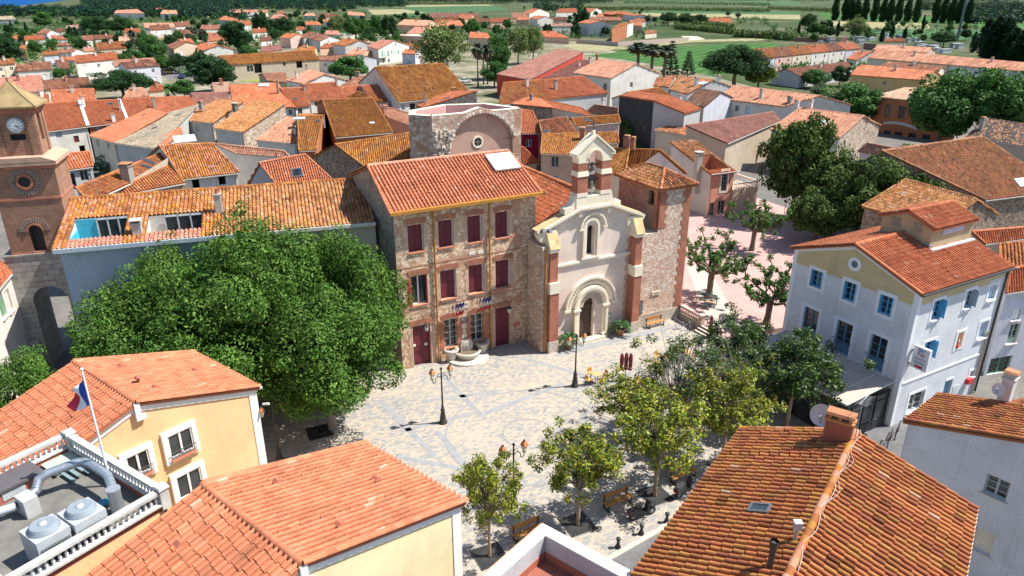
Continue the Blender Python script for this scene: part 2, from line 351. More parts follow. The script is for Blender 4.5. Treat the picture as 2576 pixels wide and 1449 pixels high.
def ridge(mb,p,q,r=0.13,pal='red',mat=0,seg=0.42,lod=0):
 p=np.asarray(p,float); q=np.asarray(q,float); d=q-p; L=np.linalg.norm(d)
 if L<0.2:return
 x=d/L; y=unit(np.cross((0,0,1),x)); z=np.cross(x,y); n=max(1,int(round(L/(seg if lod<2 else 1.6)))); pal_=PAL[pal]; m=6 if lod<2 else 3
 for i in range(n):
  a,b=p+d*(i/n),p+d*min(1.0,(i+1.04)/n); ra,rb=r*1.06,r*0.94; V=[]
  for o,rr in((a,ra),(b,rb)):
   for j in range(m+1):
    t=pi*j/m; V.append(o+y*cos(t)*rr+z*(sin(t)*rr-0.02))
  c=np.array(pal_[RNG.integers(0,len(pal_))])*(1+RNG.normal(0,0.08))
  mb.add(V,np.array([(j+1,j,m+1+j,m+2+j)for j in range(m)]),mat,np.clip(c,0,1),None,True)
  mb.add(V[:m+1],[tuple(range(m+1))],mat,c*0.7)
def col3(c):return tuple(c)
WIN={'white':((0.62,0.63,0.62),None),'blue':((0.10,0.30,0.50),None),'brown':((0.16,0.08,0.05),None),'green':((0.20,0.36,0.22),None),'grey':((0.35,0.38,0.38),None)}
def wallface(mb,p,q,tops,holes=(),mat=0,z0=0.0,rev=0.22,revmat=None,uoff=0.0):
 """a wall standing on p->q (seen from outside p is left). tops: [(s,z)..] outline of its top from left to right; holes (s0,s1,z0,z1[,arch])"""
 p=np.array([p[0],p[1],0.]); q=np.array([q[0],q[1],0.]); L=np.linalg.norm(q-p); e=(q-p)/L; n=np.array([-e[1],e[0],0])
 zm=min(z for _,z in tops); hs=[h for h in holes if h[0]<L and h[1]>0 and h[2]<zm-0.05]
 hs=[(max(h[0],0.03),min(h[1],L-0.03),max(h[2],z0+0.001),min(h[3],zm-0.02))+tuple(h[4:])for h in hs]
 xs=sorted({0.0,L}|{round(h[0],4)for h in hs}|{round(h[1],4)for h in hs}); zs=sorted({z0,zm}|{round(h[2],4)for h in hs}|{round(h[3],4)for h in hs})
 V=[]; UVs=[]; F=[]
 def pt(s,z,d=0.0):return p+e*s+n*d+np.array([0,0,z])
 for i in range(len(xs)-1):
  for j in range(len(zs)-1):
   cx,cz=(xs[i]+xs[i+1])/2,(zs[j]+zs[j+1])/2
   if any(h[0]<cx<h[1]and h[2]<cz<h[3]for h in hs):continue
   k=len(V)
   for s,z in((xs[i],zs[j]),(xs[i+1],zs[j]),(xs[i+1],zs[j+1]),(xs[i],zs[j+1])):V.append(pt(s,z)); UVs.append((s+uoff,z))
   F.append((k,k+1,k+2,k+3))
 if V:mb.add(V,np.array(F),mat,(0.5,0.5,0.5),UVs)
 up=[(0.0,zm)]+[(s,z)for s,z in tops]+[(L,zm)]
 cl=[(0.0,zm),(L,zm)]+[(s,z)for s,z in reversed(tops)if z>zm+1e-4]
 if len(cl)>2:mb.add([pt(s,z)for s,z in cl],[tuple(range(len(cl)))],mat,(0.5,0.5,0.5),[(s+uoff,z)for s,z in cl])
 rm=mat if revmat is None else revmat
 for h in hs:
  a,b,c,d=h[:4]
  for(s0,za,s1,zb)in((a,c,b,c),(b,c,b,d),(b,d,a,d),(a,d,a,c)):
   mb.add([pt(s0,za),pt(s0,za,rev),pt(s1,zb,rev),pt(s1,zb)],[(0,1,2,3)],rm,(0.5,0.5,0.5),[(0,za),(rev,za),(rev,zb),(0,zb)])
  if len(h)>4 and h[4]:
   r=(b-a)/2; rise=h[4]; m=(a+b)/2; K=8; up=[(m-r*cos(pi*i/K),d-rise+rise*sin(pi*i/K))for i in range(K+1)]
   for i in range(K):
    (s0,za),(s1,zb)=up[i],up[i+1]
    mb.add([pt(s0,za),pt(s1,zb),pt(s1,d),pt(s0,d)],[(0,1,2,3)],mat,(0.5,0.5,0.5),[(s0,za),(s1,zb),(s1,d),(s0,d)])
    mb.add([pt(s0,za),pt(s0,za,rev),pt(s1,zb,rev),pt(s1,zb)],[(0,1,2,3)],rm)
 return p,e,n
def fill_opening(par,o,p,e,n,s0,s1,z0,z1,style='white',rev=0.2,near=True):
 """what closes an opening: framed glazing, shutters, a door"""
 out=-n; w_=s1-s0; h_=z1-z0
 def P(s,z,d):return p+e*s+n*d+np.array([0,0,z])
 ax=(e,n,np.array([0,0,1.]))
 def bx(mb,s,z,d,ws,ds,hs,mat,col):mb.box(P(s,z,d),(ws,ds,hs),mat,col,ax=ax)
 kind,_,colname=style.partition(':')
 cols=dict(white=(0.72,0.73,0.72),blue=(0.10,0.36,0.60),dblue=(0.10,0.22,0.34),maroon=(0.115,0.012,0.024),red=(0.42,0.02,0.035),brown=(0.10,0.05,0.03),green=(0.12,0.28,0.15),sage=(0.36,0.47,0.36),grey=(0.33,0.36,0.37),dark=(0.03,0.03,0.035),cream=(0.66,0.60,0.50),steel=(0.40,0.45,0.47),lblue=(0.35,0.50,0.60),wood=(0.22,0.10,0.04))
 c=cols.get(colname or 'white',cols['white']); m=(s0+s1)/2
 if kind in('','win','white','two','bars','tall','flank','fold'):
  if kind=='white':c=cols['white']
  mb=MB(o); fw=min(0.075,w_*0.1)
  for s in(s0+fw/2,s1-fw/2):bx(mb,s,(z0+z1)/2,rev-0.03,fw,0.07,h_,0,c)
  for z in(z0+fw/2,z1-fw/2):bx(mb,m,z,rev-0.03,w_-2*fw,0.07,fw,0,c)
  bx(mb,m,(z0+z1)/2,rev-0.035,fw*1.3,0.07,h_-2*fw,0,c)
  if near and kind in('two','tall','fold','bars'):
   for k in((0.33,0.66)if h_<2 else(0.3,0.5,0.72)):bx(mb,m,z0+h_*k,rev-0.03,w_-2*fw,0.05,fw*0.5,0,c)
  if kind=='tall':bx(mb,m,z0+h_*0.14,rev-0.03,w_-2*fw,0.05,h_*0.26,0,c)
  f=mb.build('window',[PAINT],par)
  g=MB(o); g.add([P(s0,z0,rev),P(s1,z0,rev),P(s1,z1,rev),P(s0,z1,rev)],[(0,1,2,3)]); g.build('pane',[GLASS],f)
  if kind=='bars':
   b=MB(o)
   for k in range(1,7):b.tube([P(s0+w_*k/7,z0,rev*0.35),P(s0+w_*k/7,z1,rev*0.35)],0.012,5,0,(0.04,0.035,0.03))
   for k in(0.25,0.62):bx(b,m,z0+h_*k,rev*0.35,w_,0.012,0.03,0,(0.04,0.035,0.03))
   b.build('window_bars',[PAINT],f)
  if kind=='fold':
   for s in(s0+0.03,s1-0.03):
    b=MB(o); bx(b,s,(z0+z1)/2,rev*0.25,0.05,rev*1.2,h_,0,c); b.build('shutter',[PAINT],par)
  if kind=='flank':
   for s in(s0-w_*0.27,s1+w_*0.27):
    b=MB(o); bx(b,s,(z0+z1)/2,-0.03,w_*0.48,0.05,h_,0,c); b.build('shutter',[PAINT],par)
 elif kind=='shut':
  mb=MB(o)
  for s,ws in((s0+w_/4,w_/2-0.012),(s1-w_/4,w_/2-0.012)):
   bx(mb,s,(z0+z1)/2,rev-0.02,ws,0.05,h_-0.01,0,c)
   if near:
    for k,hh in((0.27,0.42),(0.74,0.38)):bx(mb,s,z0+h_*k,rev-0.05,ws*0.62,0.035,h_*hh,0,tuple(x*1.25 for x in c))
  mb.build('shutter',[PAINT],par)
 elif kind=='blind':
  mb=MB(o); bx(mb,m,(z0+z1)/2,rev-0.02,w_,0.04,h_,0,c)
  if near:
   for k in range(1,8):bx(mb,m,z0+h_*k/8,rev-0.045,w_,0.012,0.02,0,tuple(x*0.7 for x in c))
  mb.build('roller_blind',[PAINT],par)
 elif kind=='door':
  mb=MB(o); bx(mb,m,(z0+z1)/2,rev-0.02,w_,0.06,h_,0,c)
  if near:
   for s in(s0+w_*0.27,s1-w_*0.27):
    for k,hh in((0.25,0.34),(0.68,0.40)):bx(mb,s,z0+h_*k,rev-0.06,w_*0.34,0.03,h_*hh,0,tuple(x*1.3 for x in c))
  d=mb.build('door',[PAINT],par)
  if near:k=MB(o); bx(k,m+0.07,z0+h_*0.45,rev-0.10,0.05,0.06,0.12,0,(0.3,0.25,0.12)); k.build('handle',[METAL],d)
 elif kind=='open':
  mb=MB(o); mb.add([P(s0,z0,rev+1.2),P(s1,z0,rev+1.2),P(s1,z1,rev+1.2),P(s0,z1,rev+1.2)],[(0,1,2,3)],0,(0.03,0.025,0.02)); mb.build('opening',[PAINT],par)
def add_chimney(par,o,x,y,z,w_,d_,h_,col,cap='tile',rot=0.0):
 mb=MB(o); z-=0.25; h_+=0.25
 mb.box((x,y,z+h_/2),(w_,d_,h_),0,col,rot); mb.box((x,y,z+h_+0.045),(w_*1.22,d_*1.22,0.09),0,tuple(c*0.85 for c in col),rot)
 if cap=='tile':
  for s in(-1,1):mb.box((x+cos(rot)*s*w_*0.42,y+sin(rot)*s*w_*0.42,z+h_+0.22),(0.10,d_,0.26),0,tuple(c*0.7 for c in col),rot)
  mb.box((x,y,z+h_+0.38),(w_*1.15,d_*1.25,0.09),0,(0.40,0.17,0.07),rot,(0.7,0.9))
 elif cap=='pot':
  mb.lathe([(0.13,0),(0.11,0.35),(0.14,0.38),(0.14,0.42)],(x,y,z+h_+0.09),10,0,(0.45,0.18,0.10))
 elif cap=='slab':mb.box((x,y,z+h_+0.26),(w_*1.3,d_*1.3,0.07),0,(0.5,0.47,0.42),rot); mb.box((x,y,z+h_+0.15),(w_*0.6,d_*0.6,0.16),0,(0.03,0.03,0.03),rot)
 return mb.build('chimney',[PAINT],par)
def add_skylight(par,o,P,e,v,n,w_,h_,style='dark'):
 mb=MB(o); fc=(0.10,0.11,0.12)if style=='dark' else(0.66,0.67,0.66); t=0.09 if style=='dark' else 0.16; c=P+n*(t/2+0.06)
 for s in(-1,1):
  mb.box(c+e*(s*(w_/2-0.04)),(0.08,h_,t),0,fc,ax=(e,v,n)); mb.box(c+v*(s*(h_/2-0.04)),(w_-0.16,0.08,t),0,fc,ax=(e,v,n))
 if style!='dark':mb.box(c,(0.06,h_-0.16,t),0,fc,ax=(e,v,n))
 f=mb.build('skylight',[PAINT],par)
 g=MB(o); a=c+n*(t*0.25); ww,hh=w_/2-0.08,h_/2-0.08
 g.add([a-e*ww-v*hh,a+e*ww-v*hh,a+e*ww+v*hh,a-e*ww+v*hh],[(0,1,2,3)],0,(0.5,0.56,0.58)); g.build('pane',[GLASS if style=='dark' else 'frosted'],f)
plain('frosted',(0.55,0.61,0.62),0.25,0.06,2.0,0,0.5)
HOUSES={}
def house(name,label,cat,E1,E2,R2,R1,wall='w_white',pal='red',back='gable',over=0.28,oside=0.15,lod=None,wins=(),chim=(),sky=(),group=None,gutter=True,zback=None,sidemat=None,ridge_pal=None,z0=0.0,lichen=0.0,fascia=None,pitch=0.26,course=0.36,rev=0.2,backlod=None,fpal=None):
 E1,E2,R1,R2=(np.asarray(a,float)for a in(E1,E2,R1,R2))
 o=(E1+E2+R1+R2)/4; o=np.array([o[0],o[1],z0]); dist=hypot(o[0],o[1])
 if lod is None:lod=0 if dist<62 else 1 if dist<150 else 2 if dist<230 else 3
 root=thing(name,label,cat,o,group); near=dist<90
 if back=='gable':
  B1,B2=R1*2-E1,R2*2-E2; B1[2]=E1[2]; B2[2]=E2[2]
  if zback is not None:
   for B,R,E in((B1,R1,E1),(B2,R2,E2)):
    f=(R[2]-zback)/(R[2]-E[2]); B[:2]=R[:2]+(R[:2]-E[:2])*f; B[2]=zback
 else:B1,B2=R1.copy(),R2.copy()
 mb=MB(o); slope(mb,[E1,E2,R2,R1],pal,lod,pitch,course,lichen=lichen)
 if back=='gable':slope(mb,[B2,B1,R1,R2],fpal or pal,backlod if backlod is not None else max(lod,2),pitch,course)
 rp=ridge_pal or pal
 if lod<3:
  ridge(mb,R1,R2,0.14,rp,lod=lod)
  if lod<2:ridge(mb,E1+(0,0,.06),R1+(0,0,.06),0.11,rp,lod=lod); ridge(mb,E2+(0,0,.06),R2+(0,0,.06),0.11,rp,lod=lod)
 roof=mb.build('roof',[TILE],root)
 def inset(P,S,toward):
  e=unit((S-P)*[1,1,0]); return P[:2]+e[:2]*oside+unit((toward-P)*[1,1,0])[:2]*over
 f1,f2=inset(E1,E2,R1),inset(E2,E1,R2)
 if back=='gable':b1,b2=inset(B1,B2,R1),inset(B2,B1,R2)
 else:
  b1=R1[:2]+unit((R2-R1)*[1,1,0])[:2]*oside; b2=R2[:2]+unit((R1-R2)*[1,1,0])[:2]*oside
  b1=b1-unit((R1-E1)*[1,1,0])[:2]*0.05; b2=b2-unit((R2-E2)*[1,1,0])[:2]*0.05
 drop=0.14
 def zfront(P):
  nrm=np.cross(E2-E1,R1-E1); return E1[2]-((np.asarray(P[:2])-E1[:2])@nrm[:2])/nrm[2]-drop if abs(nrm[2])>1e-6 else E1[2]-drop
 def zb_(P):
  if back!='gable':return zfront(P)
  nrm=np.cross(B1-B2,R2-B2); return B2[2]-((np.asarray(P[:2])-B2[:2])@nrm[:2])/nrm[2]-drop
 r1=R1[:2]+unit((R2-R1)*[1,1,0])[:2]*oside; r2=R2[:2]+unit((R1-R2)*[1,1,0])[:2]*oside
 sides={'f':(f1,f2,None),'r':(f2,b2,r2 if back=='gable' else None),'b':(b2,b1,None),'l':(b1,f1,r1 if back=='gable' else None)}
 wm=MB(o); matn=[wall,sidemat or wall]; fills=[]
 for k,(p,q,apex)in sides.items():
  L=hypot(*(q-p))
  if L<0.05:continue
  zp={'f':zfront(p),'r':zfront(p),'b':zb_(p),'l':zb_(p)}[k]; zq={'f':zfront(q),'r':zb_(q),'b':zb_(q),'l':zfront(q)}[k]
  tops=[(0,zp)]
  if apex is not None:
   e2=(q-p)/L; s=float((apex-p)@e2)
   if 0.05<s<L-0.05:tops.append((s,R1[2]-drop if k=='l' else R2[2]-drop))
  tops.append((L,zq)); e=np.array([*(q-p)/L,0]); n=np.array([-e[1],e[0],0]); hs=[]
  for wn in wins:
   if wn[0]!=k:continue
   _,cpos,ww,hh,st=wn[:5]
   if isinstance(cpos,tuple)and len(cpos)==3:
    x=hitplane(*T(*cpos),(p[0],p[1],0),n); s=float((x[:2]-p)@e[:2]); z=float(x[2])
   else:s,z=cpos
   if s-ww/2<0.05 or s+ww/2>L-0.05:s=min(max(s,ww/2+0.1),L-ww/2-0.1)
   h=(s-ww/2,s+ww/2,max(z0+0.01,z-hh/2),min(z+hh/2,min(zp,zq)-0.12))
   if h[3]-h[2]<0.3 or h[1]-h[0]<0.2:continue
   hs.append(h); fills.append((k,h,st,p,e,n))
  wallface(wm,p,q,tops,hs,1 if k in 'lr' and sidemat else 0,z0,rev,uoff={'f':0,'r':31,'b':67,'l':93}[k])
 wm.build('wall',matn,root)
 for k,h,st,p,e,n in fills:
  fill_opening(root,o,np.array([p[0],p[1],0.]),e,n,*h,style=st,rev=rev,near=near)
  if near and not st.startswith(('door','open')):
   sm=MB(o); sm.box(np.array([p[0],p[1],0])+e*((h[0]+h[1])/2)-n*0.05+np.array([0,0,h[2]-0.045]),(h[1]-h[0]+0.2,0.16,0.07),0,(0.55,0.5,0.44),ax=(e,n,np.array([0,0,1.]))); sm.build('sill',[PAINT],root)
 if gutter and lod<3:
  gm=MB(o); e=unit(E2-E1); n=np.array([-e[1],e[0],0]); c=fascia or(0.50,0.47,0.43)
  gm.beam(E1-n*0.05-np.array([0,0,.10]),E2-n*0.05-np.array([0,0,.10]),0.11,0.10,0,c); gm.build('gutter',[PAINT],root)
  if lod<2:q=np.array([*f2,0.])+e*-.25-n*.07; gm=MB(o); gm.tube([q+(0,0,z0+.05),q+(0,0,zfront(f2)-.05)],.05,6,0,c); gm.build('downpipe',[PAINT],root)
 nf=unit(np.cross(E2-E1,R1-E1)); nf=nf if nf[2]>0 else-nf; ee=unit(E2-E1); vv=np.cross(nf,ee); vv=vv if vv[2]>0 else-vv; rot=atan2(ee[1],ee[0])
 for c in chim:
  x=hitplane(*T(*c[0]),E1,nf); add_chimney(roof,o,x[0],x[1],x[2],c[1],c[2],c[3],c[4],c[5]if len(c)>5 else 'tile',rot)
 for s in sky:
  x=hitplane(*T(*s[0]),E1,nf); add_skylight(roof,o,x,ee,vv,nf,s[1],s[2],s[3]if len(s)>3 else 'dark')
 return root,dict(E1=E1,E2=E2,R1=R1,R2=R2,o=o,roof=roof,ee=ee,vv=vv,nf=nf,sides=sides)
def survey(t,a,b,c,d,ze,zr=None,pitch=0.30):
 """eave a,b and ridge c,d sighted on survey tile t; ridge height from the usual roof pitch"""
 A,B=U(*T(t,*a),ze),U(*T(t,*b),ze)
 if zr is None:
  lo,hi=ze+0.1,min(ze+7,26.5)
  for _ in range(50):
   m=(lo+hi)/2; Cc,D=U(*T(t,*c),m),U(*T(t,*d),m); e=unit((B-A)*[1,1,0]); n=np.array([-e[1],e[0],0]); run=(((Cc+D)-(A+B))/2)@n
   if(m-ze)<pitch*max(run,0.0):lo=m
   else:hi=m
  zr=(lo+hi)/2
 Cc,D=U(*T(t,*c),zr),U(*T(t,*d),zr); pn=np.cross(B-A,(Cc+D)/2-(A+B)/2)
 def flat(px,P):
  q=hitplane(*T(t,*px),A,pn); return q if abs(q[2]-zr)<.7 else U(*T(t,*px),zr+(.7 if q[2]>zr and q[1]>0 else-.7 if q[1]>0 else 0))
 return A,B,flat(c,Cc),flat(d,D)
plaster('w_white',(0.66,0.635,0.58),.45,.35); plaster('w_cream',(0.68,0.60,0.46)); plaster('w_grey',(0.47,0.46,0.44),0.5,0.5); plaster('w_tan',(0.50,0.41,0.31),0.5,0.4)
plaster('w_peach',(0.70,0.46,0.31)); plaster('w_pink',(0.66,0.45,0.38)); plaster('w_lilac',(0.58,0.58,0.625),0.5,0.45); plaster('w_black',(0.055,0.058,0.062),0.5,0.5)
plaster('w_crimson',(0.28,0.012,0.035),0.2,0.1); plaster('w_redwall',(0.46,0.065,0.045),0.2,0.1); plaster('w_yellow',(0.66,0.47,0.23),0.2,0.15); plaster('w_aged',(0.60,0.57,0.51),0.6,0.7); plaster('w_ochre',(0.62,0.42,0.20),0.3,0.2)
plaster('w_terra',(0.40,0.15,0.075),0.3,0.2); plaster('w_salmon',(0.74,0.34,0.23),0.2,0.15)
rubble('stone',[(0.50,0.42,0.33),(0.36,0.27,0.20),(0.58,0.50,0.41),(0.30,0.20,0.15),(0.44,0.35,0.28),(0.62,0.55,0.46),(0.40,0.22,0.14)],(0.44,0.36,0.28))
rubble('darkstone',[(0.30,0.25,0.20),(0.22,0.16,0.12),(0.36,0.28,0.21),(0.17,0.12,0.09),(0.42,0.34,0.27)],(0.23,0.17,0.12),4.2)
class Frame:
 def __init__(s,x,y,head):
  s.O=np.array([x,y,0.]); h=radians(head); s.u=np.array([cos(h),sin(h),0]); s.n=np.array([-sin(h),cos(h),0]); s.h=h; s.ax=(s.u,s.n,np.array([0,0,1.]))
 def __call__(s,a,t,z=0.):return s.O+s.u*a+s.n*t+np.array([0,0,z])
 def box(s,mb,a0,a1,t0,t1,z0,z1,mat=0,col=(0.5,0.5,0.5),top=None):return mb.box(s((a0+a1)/2,(t0+t1)/2,(z0+z1)/2),(a1-a0,t1-t0,z1-z0),mat,col,ax=s.ax,top=top)
 def xy(s,a,t):return s(a,t)[:2]
SQ=Frame(-7.81,51.45,28.0)
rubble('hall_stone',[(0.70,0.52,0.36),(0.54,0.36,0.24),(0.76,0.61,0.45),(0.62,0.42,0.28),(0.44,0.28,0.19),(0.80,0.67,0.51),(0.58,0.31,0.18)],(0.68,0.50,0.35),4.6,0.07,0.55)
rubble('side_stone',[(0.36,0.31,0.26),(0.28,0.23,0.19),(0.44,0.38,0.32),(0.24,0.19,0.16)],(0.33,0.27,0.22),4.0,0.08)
brick('red_brick',(0.34,0.10,0.057),(0.42,0.145,0.085),(0.46,0.29,0.21),0.32,0.075,0.009)
brick('pale_brick',(0.46,0.23,0.14),(0.55,0.32,0.21),(0.60,0.47,0.36),0.32,0.085,0.02)
plain('sill_tile',(0.52,0.20,0.12),0.9,0.2); plain('gutter_glaze',(0.44,0.20,0.03),0.45,0.35,3.0,0,0.5); plain('limestone',(0.62,0.54,0.42),0.9,0.14,1.2)
def fan_arch(mb,fr,s0,s1,z,h,t,mat=0,rise=0.12,n=22):
 """flat gauged-brick arch: fanned voussoirs over an opening"""
 m=(s0+s1)/2; hw=(s1-s0)/2
 for i in range(n):
  a=-1+2*i/n+0.012; b=-1+2*(i+1)/n-0.012; g=1.0+0.20
  lo=lambda x:(m+x*hw,z+rise*(1-x*x)); hi=lambda x:(m+x*hw*g,z+rise*(1-x*x)+h)
  P=[lo(a),lo(b),hi(b),hi(a)]; c=(0.46,0.20,0.12)if i%3 else(0.40,0.15,0.09)
  c=tuple(np.array(c)*(1+RNG.normal(0,.08))); mb.extr([(x,y)for x,y in P],fr(0,t),fr.u,(0,0,1),fr.n,0.06,mat,c)
def build_hall():
 o=SQ(5,5); r=thing('town_hall','rubble stone town hall with maroon shutters, French flags and a red tiled roof','town hall',o)
 W0,W1,D=-1.0,11.0,10.0; ZE,ZR,TR=13.0,15.55,5.0
 ops=[]
 for i,a in enumerate((0.03,2.49,4.92,7.33)):
  ops.append((a,a+1.26,9.74,11.88,'shut:maroon' if i!=9 else '')); ops.append((a,a+1.36,5.38,7.80,'shut:maroon' if i else 'flankred'))
 ops+=[(-0.02,1.46,0.0,3.58,'door:maroon'),(2.63,3.84,1.08,3.55,'bars:white'),(4.98,6.16,1.05,3.52,'bars:white'),(7.27,8.62,0.0,3.65,'door:maroon')]
 mb=MB(o); hs=[(a-W0,b-W0,c,d)for a,b,c,d,_ in ops]
 wallface(mb,SQ.xy(W0,0),SQ.xy(W1,0),[(0,ZE+0.05),(12,ZE+0.05)],hs,0,0,0.32,2)
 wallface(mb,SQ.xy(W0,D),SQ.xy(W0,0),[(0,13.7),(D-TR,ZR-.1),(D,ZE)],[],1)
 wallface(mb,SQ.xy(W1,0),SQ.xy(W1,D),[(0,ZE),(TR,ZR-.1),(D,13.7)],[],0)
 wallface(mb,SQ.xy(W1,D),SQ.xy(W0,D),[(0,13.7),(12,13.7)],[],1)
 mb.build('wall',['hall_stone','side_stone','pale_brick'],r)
 for a,b,c,d,st in ops:
  m=MB(o); fan_arch(m,SQ,a-0.12,b+0.12,d,0.42,-0.035)
  m.build('brick_arch',[PAINT],r)
  for s0,s1 in((a-0.30,a-0.004),(b+0.004,b+0.30)):
   m=MB(o)
   for k in range(int((d-c)/0.42)):
    e=0.10 if k%2 else 0.0; z0_=c+k*0.42; lo,hi=(s0-e,s1)if s0<a-0.2 else(s0,s1+e)
    SQ.box(m,lo,hi,-0.02,0.10,z0_,z0_+0.42,0)
   m.build('jamb',['pale_brick'],r)
  if c>0.5 or st.startswith('bars'):
   m=MB(o); SQ.box(m,a-0.06,b+0.06,-0.10,0.30,c-0.10,c-0.002); m.build('sill',['sill_tile'],r)
  p=np.array([*SQ.xy(0,0),0.]); stl='win:white' if st=='flankred' else st
  fill_opening(r,o,p,SQ.u,SQ.n,a,b,c,d,stl,0.32)
  if st=='flankred':
   m=MB(o); SQ.box(m,a-0.36,a-0.02,-0.30,-0.25,c+0.05,d-0.05,0,(0.42,0.02,0.035)); tag(m.build('shutter',[PAINT],r),'bright red shutter leaf standing open')
   m=MB(o); SQ.box(m,b-0.10,b-0.04,-0.02,0.25,c+0.02,d-0.02,0,(0.16,0.014,0.03)); m.build('shutter',[PAINT],r)
  elif st.startswith('shut'):
   m=MB(o); SQ.box(m,b-0.075,b-0.004,0.12,0.28,c+0.01,d-0.01,0,(0.62,0.62,0.60)); m.build('window_frame',[PAINT],r)
 for z in(8.55,4.95):
  m=MB(o)
  for i in range(40):SQ.box(m,W0+12*i/40,W0+12*(i+0.93)/40,-0.025,0.1,z,z+0.075,0,tuple(np.array((0.42,0.20,0.13))*(1+RNG.normal(0,.1))))
  m.build('brick_band',[PAINT],r)
 for a0,a1 in((2.25,2.62),(3.86,4.2),(4.62,4.97),(6.18,6.55)):
  m=MB(o)
  for k in range(9):e=0.12*(k%2); SQ.box(m,a0-e,a1+e,-0.034,0.1,1.0+k*0.28,1.28+k*0.28)
  m.build('brick_pier',['red_brick'],r)
 m=MB(o)
 for i in range(26):a=W0-.3+i*12.6/25; SQ.box(m,a,a+0.16,-0.40,0.0,ZE-0.10,ZE-0.0,0,(0.30,0.11,0.06))
 m.build('rafter_end',[PAINT],r)
 m=MB(o); m.beam(SQ(W0-.45,-0.62,ZE+0.12),SQ(W1+.45,-0.62,ZE+0.12),0.34,0.22); m.build('gutter',['gutter_glaze'],r)
 for a in(2.06,6.76):
  m=MB(o); m.tube([SQ(a,-0.5,ZE),SQ(a,-0.13,ZE-.35),SQ(a,-0.13,0.05)],0.075,8)
  for k in range(14):m.tube([SQ(a,-0.13,0.5+k*0.9),SQ(a,-0.13,0.62+k*0.9)],0.095,8,0)
  m.build('downpipe',['gutter_glaze'],r)
 m=MB(o); E1,E2=SQ(W0-.35,-0.42,ZE+.16),SQ(W1+.35,-0.42,ZE+.16); R1,R2=SQ(W0-.15,TR,ZR),SQ(W1+.15,TR,ZR); B1,B2=SQ(W0-.15,D+.3,13.75),SQ(W1+.15,D+.3,13.75)
 slope(m,[E1,E2,R2,R1],'new',0,0.30,0.40,0.10); slope(m,[B2,B1,R1,R2],'new',1)
 ridge(m,R1,R2,0.16,'pale'); ridge(m,E1,R1,0.12,'new'); ridge(m,E2,R2,0.12,'new'); ridge(m,B1,R1,0.12,'old')
 roof=m.build('roof',[TILE],r)
 nf=unit(np.cross(E2-E1,R1-E1)); vv=np.cross(nf,SQ.u); x=SQ(9.75,3.35,0); z=ZE+.16+(3.35+.42)*(ZR-ZE-.16)/(TR+.42); add_skylight(roof,o,np.array([x[0],x[1],z+.12]),SQ.u,vv,nf,2.3,2.2,'white')
 for a,t in((0.9,2.6),(3.9,2.2),(6.1,2.9),(2.4,1.2),(7.4,1.6),(1.0,3.9),(9.4,1.3)):
  z=ZE+.16+(t+.42)*(ZR-ZE-.16)/(TR+.42); m=MB(o); m.box(SQ(a,t,z+.11),(0.26,0.3,0.14),0,(0.42,0.13,0.07),ax=SQ.ax,top=(0.7,0.4)); m.build('vent_tile',[PAINT],roof)
 m=MB(o); SQ.box(m,3.97,4.87,-0.06,0.05,4.28,4.82,0,(0.66,0.58,0.46)); p=m.build('name_stone',[PAINT],r); text(p,o,SQ,'MAIRIE',4.42,4.60,-0.066,0.22,(0.07,0.07,0.10)); text(p,o,SQ,'1951',4.42,4.38,-0.066,0.13,(0.2,0.18,0.16))
 m=MB(o); SQ.box(m,4.10,4.70,-0.07,0.05,3.06,3.52,0,(0.13,0.10,0.10)); p=m.build('wall_plaque',[PAINT],r)
 m=MB(o); SQ.box(m,4.18,4.62,-0.076,-0.071,3.32,3.36,0,(0.5,0.48,0.45)); SQ.box(m,4.26,4.54,-0.076,-0.071,3.20,3.24,0,(0.5,0.48,0.45)); m.build('plaque_line',[PAINT],p)
 for a in(5.0,5.75):
  m=MB(o); SQ.box(m,a,a+.55,-0.03,0.06,8.72,8.98,0,(0.72,0.66,0.56)); m.build('inset_stone',[PAINT],r)
 m=MB(o); SQ.box(m,9.10,9.57,-0.05,0.02,1.62,1.96,0,(0.50,0.02,0.03)); p=m.build('notice_plate',[PAINT],r)
 m=MB(o)
 for k in range(3):SQ.box(m,9.16,9.51-.06*k,-0.056,-0.052,1.86-.09*k,1.89-.09*k,0,(0.75,0.7,0.68))
 m.build('plate_lettering',[PAINT],p)
 for i in range(4):
  m=MB(o); SQ.box(m,4.28-.1*(i%2),4.52+.1*(i%2),-0.05,0.02,1.15+i*.46,1.55+i*.46,0,(0.58,0.50,0.40)); m.build('inset_stone',[PAINT],r)
 for i,a in enumerate((0.02,1.0)):
  m=MB(o); SQ.box(m,a,a+.24,0.22,0.235,1.72-.1*i,1.94-.1*i,0,(0.75,0.74,0.68)); m.build('door_notice',[PAINT],r)
def text(par,o,fr,body,a,z,t,size,col,align='CENTER',face=None,ext=0.004):
 cu=bpy.data.curves.new('lettering','FONT'); cu.body=body; cu.size=size; cu.align_x=align; cu.align_y='CENTER'; cu.extrude=ext
 tmp=bpy.data.objects.new('lettering',cu); C.objects.link(tmp); me=bpy.data.meshes.new_from_object(tmp.evaluated_get(bpy.context.evaluated_depsgraph_get())); bpy.data.objects.remove(tmp); me.materials.clear(); me.materials.append(flat_ink(col))
 ob=bpy.data.objects.new('lettering',me); C.objects.link(ob)
 ob.parent=par; p=fr(a,t,z)-np.asarray(o,float); ob.location=p; ob.rotation_euler=(pi/2,0,fr.h); return ob
INK={}
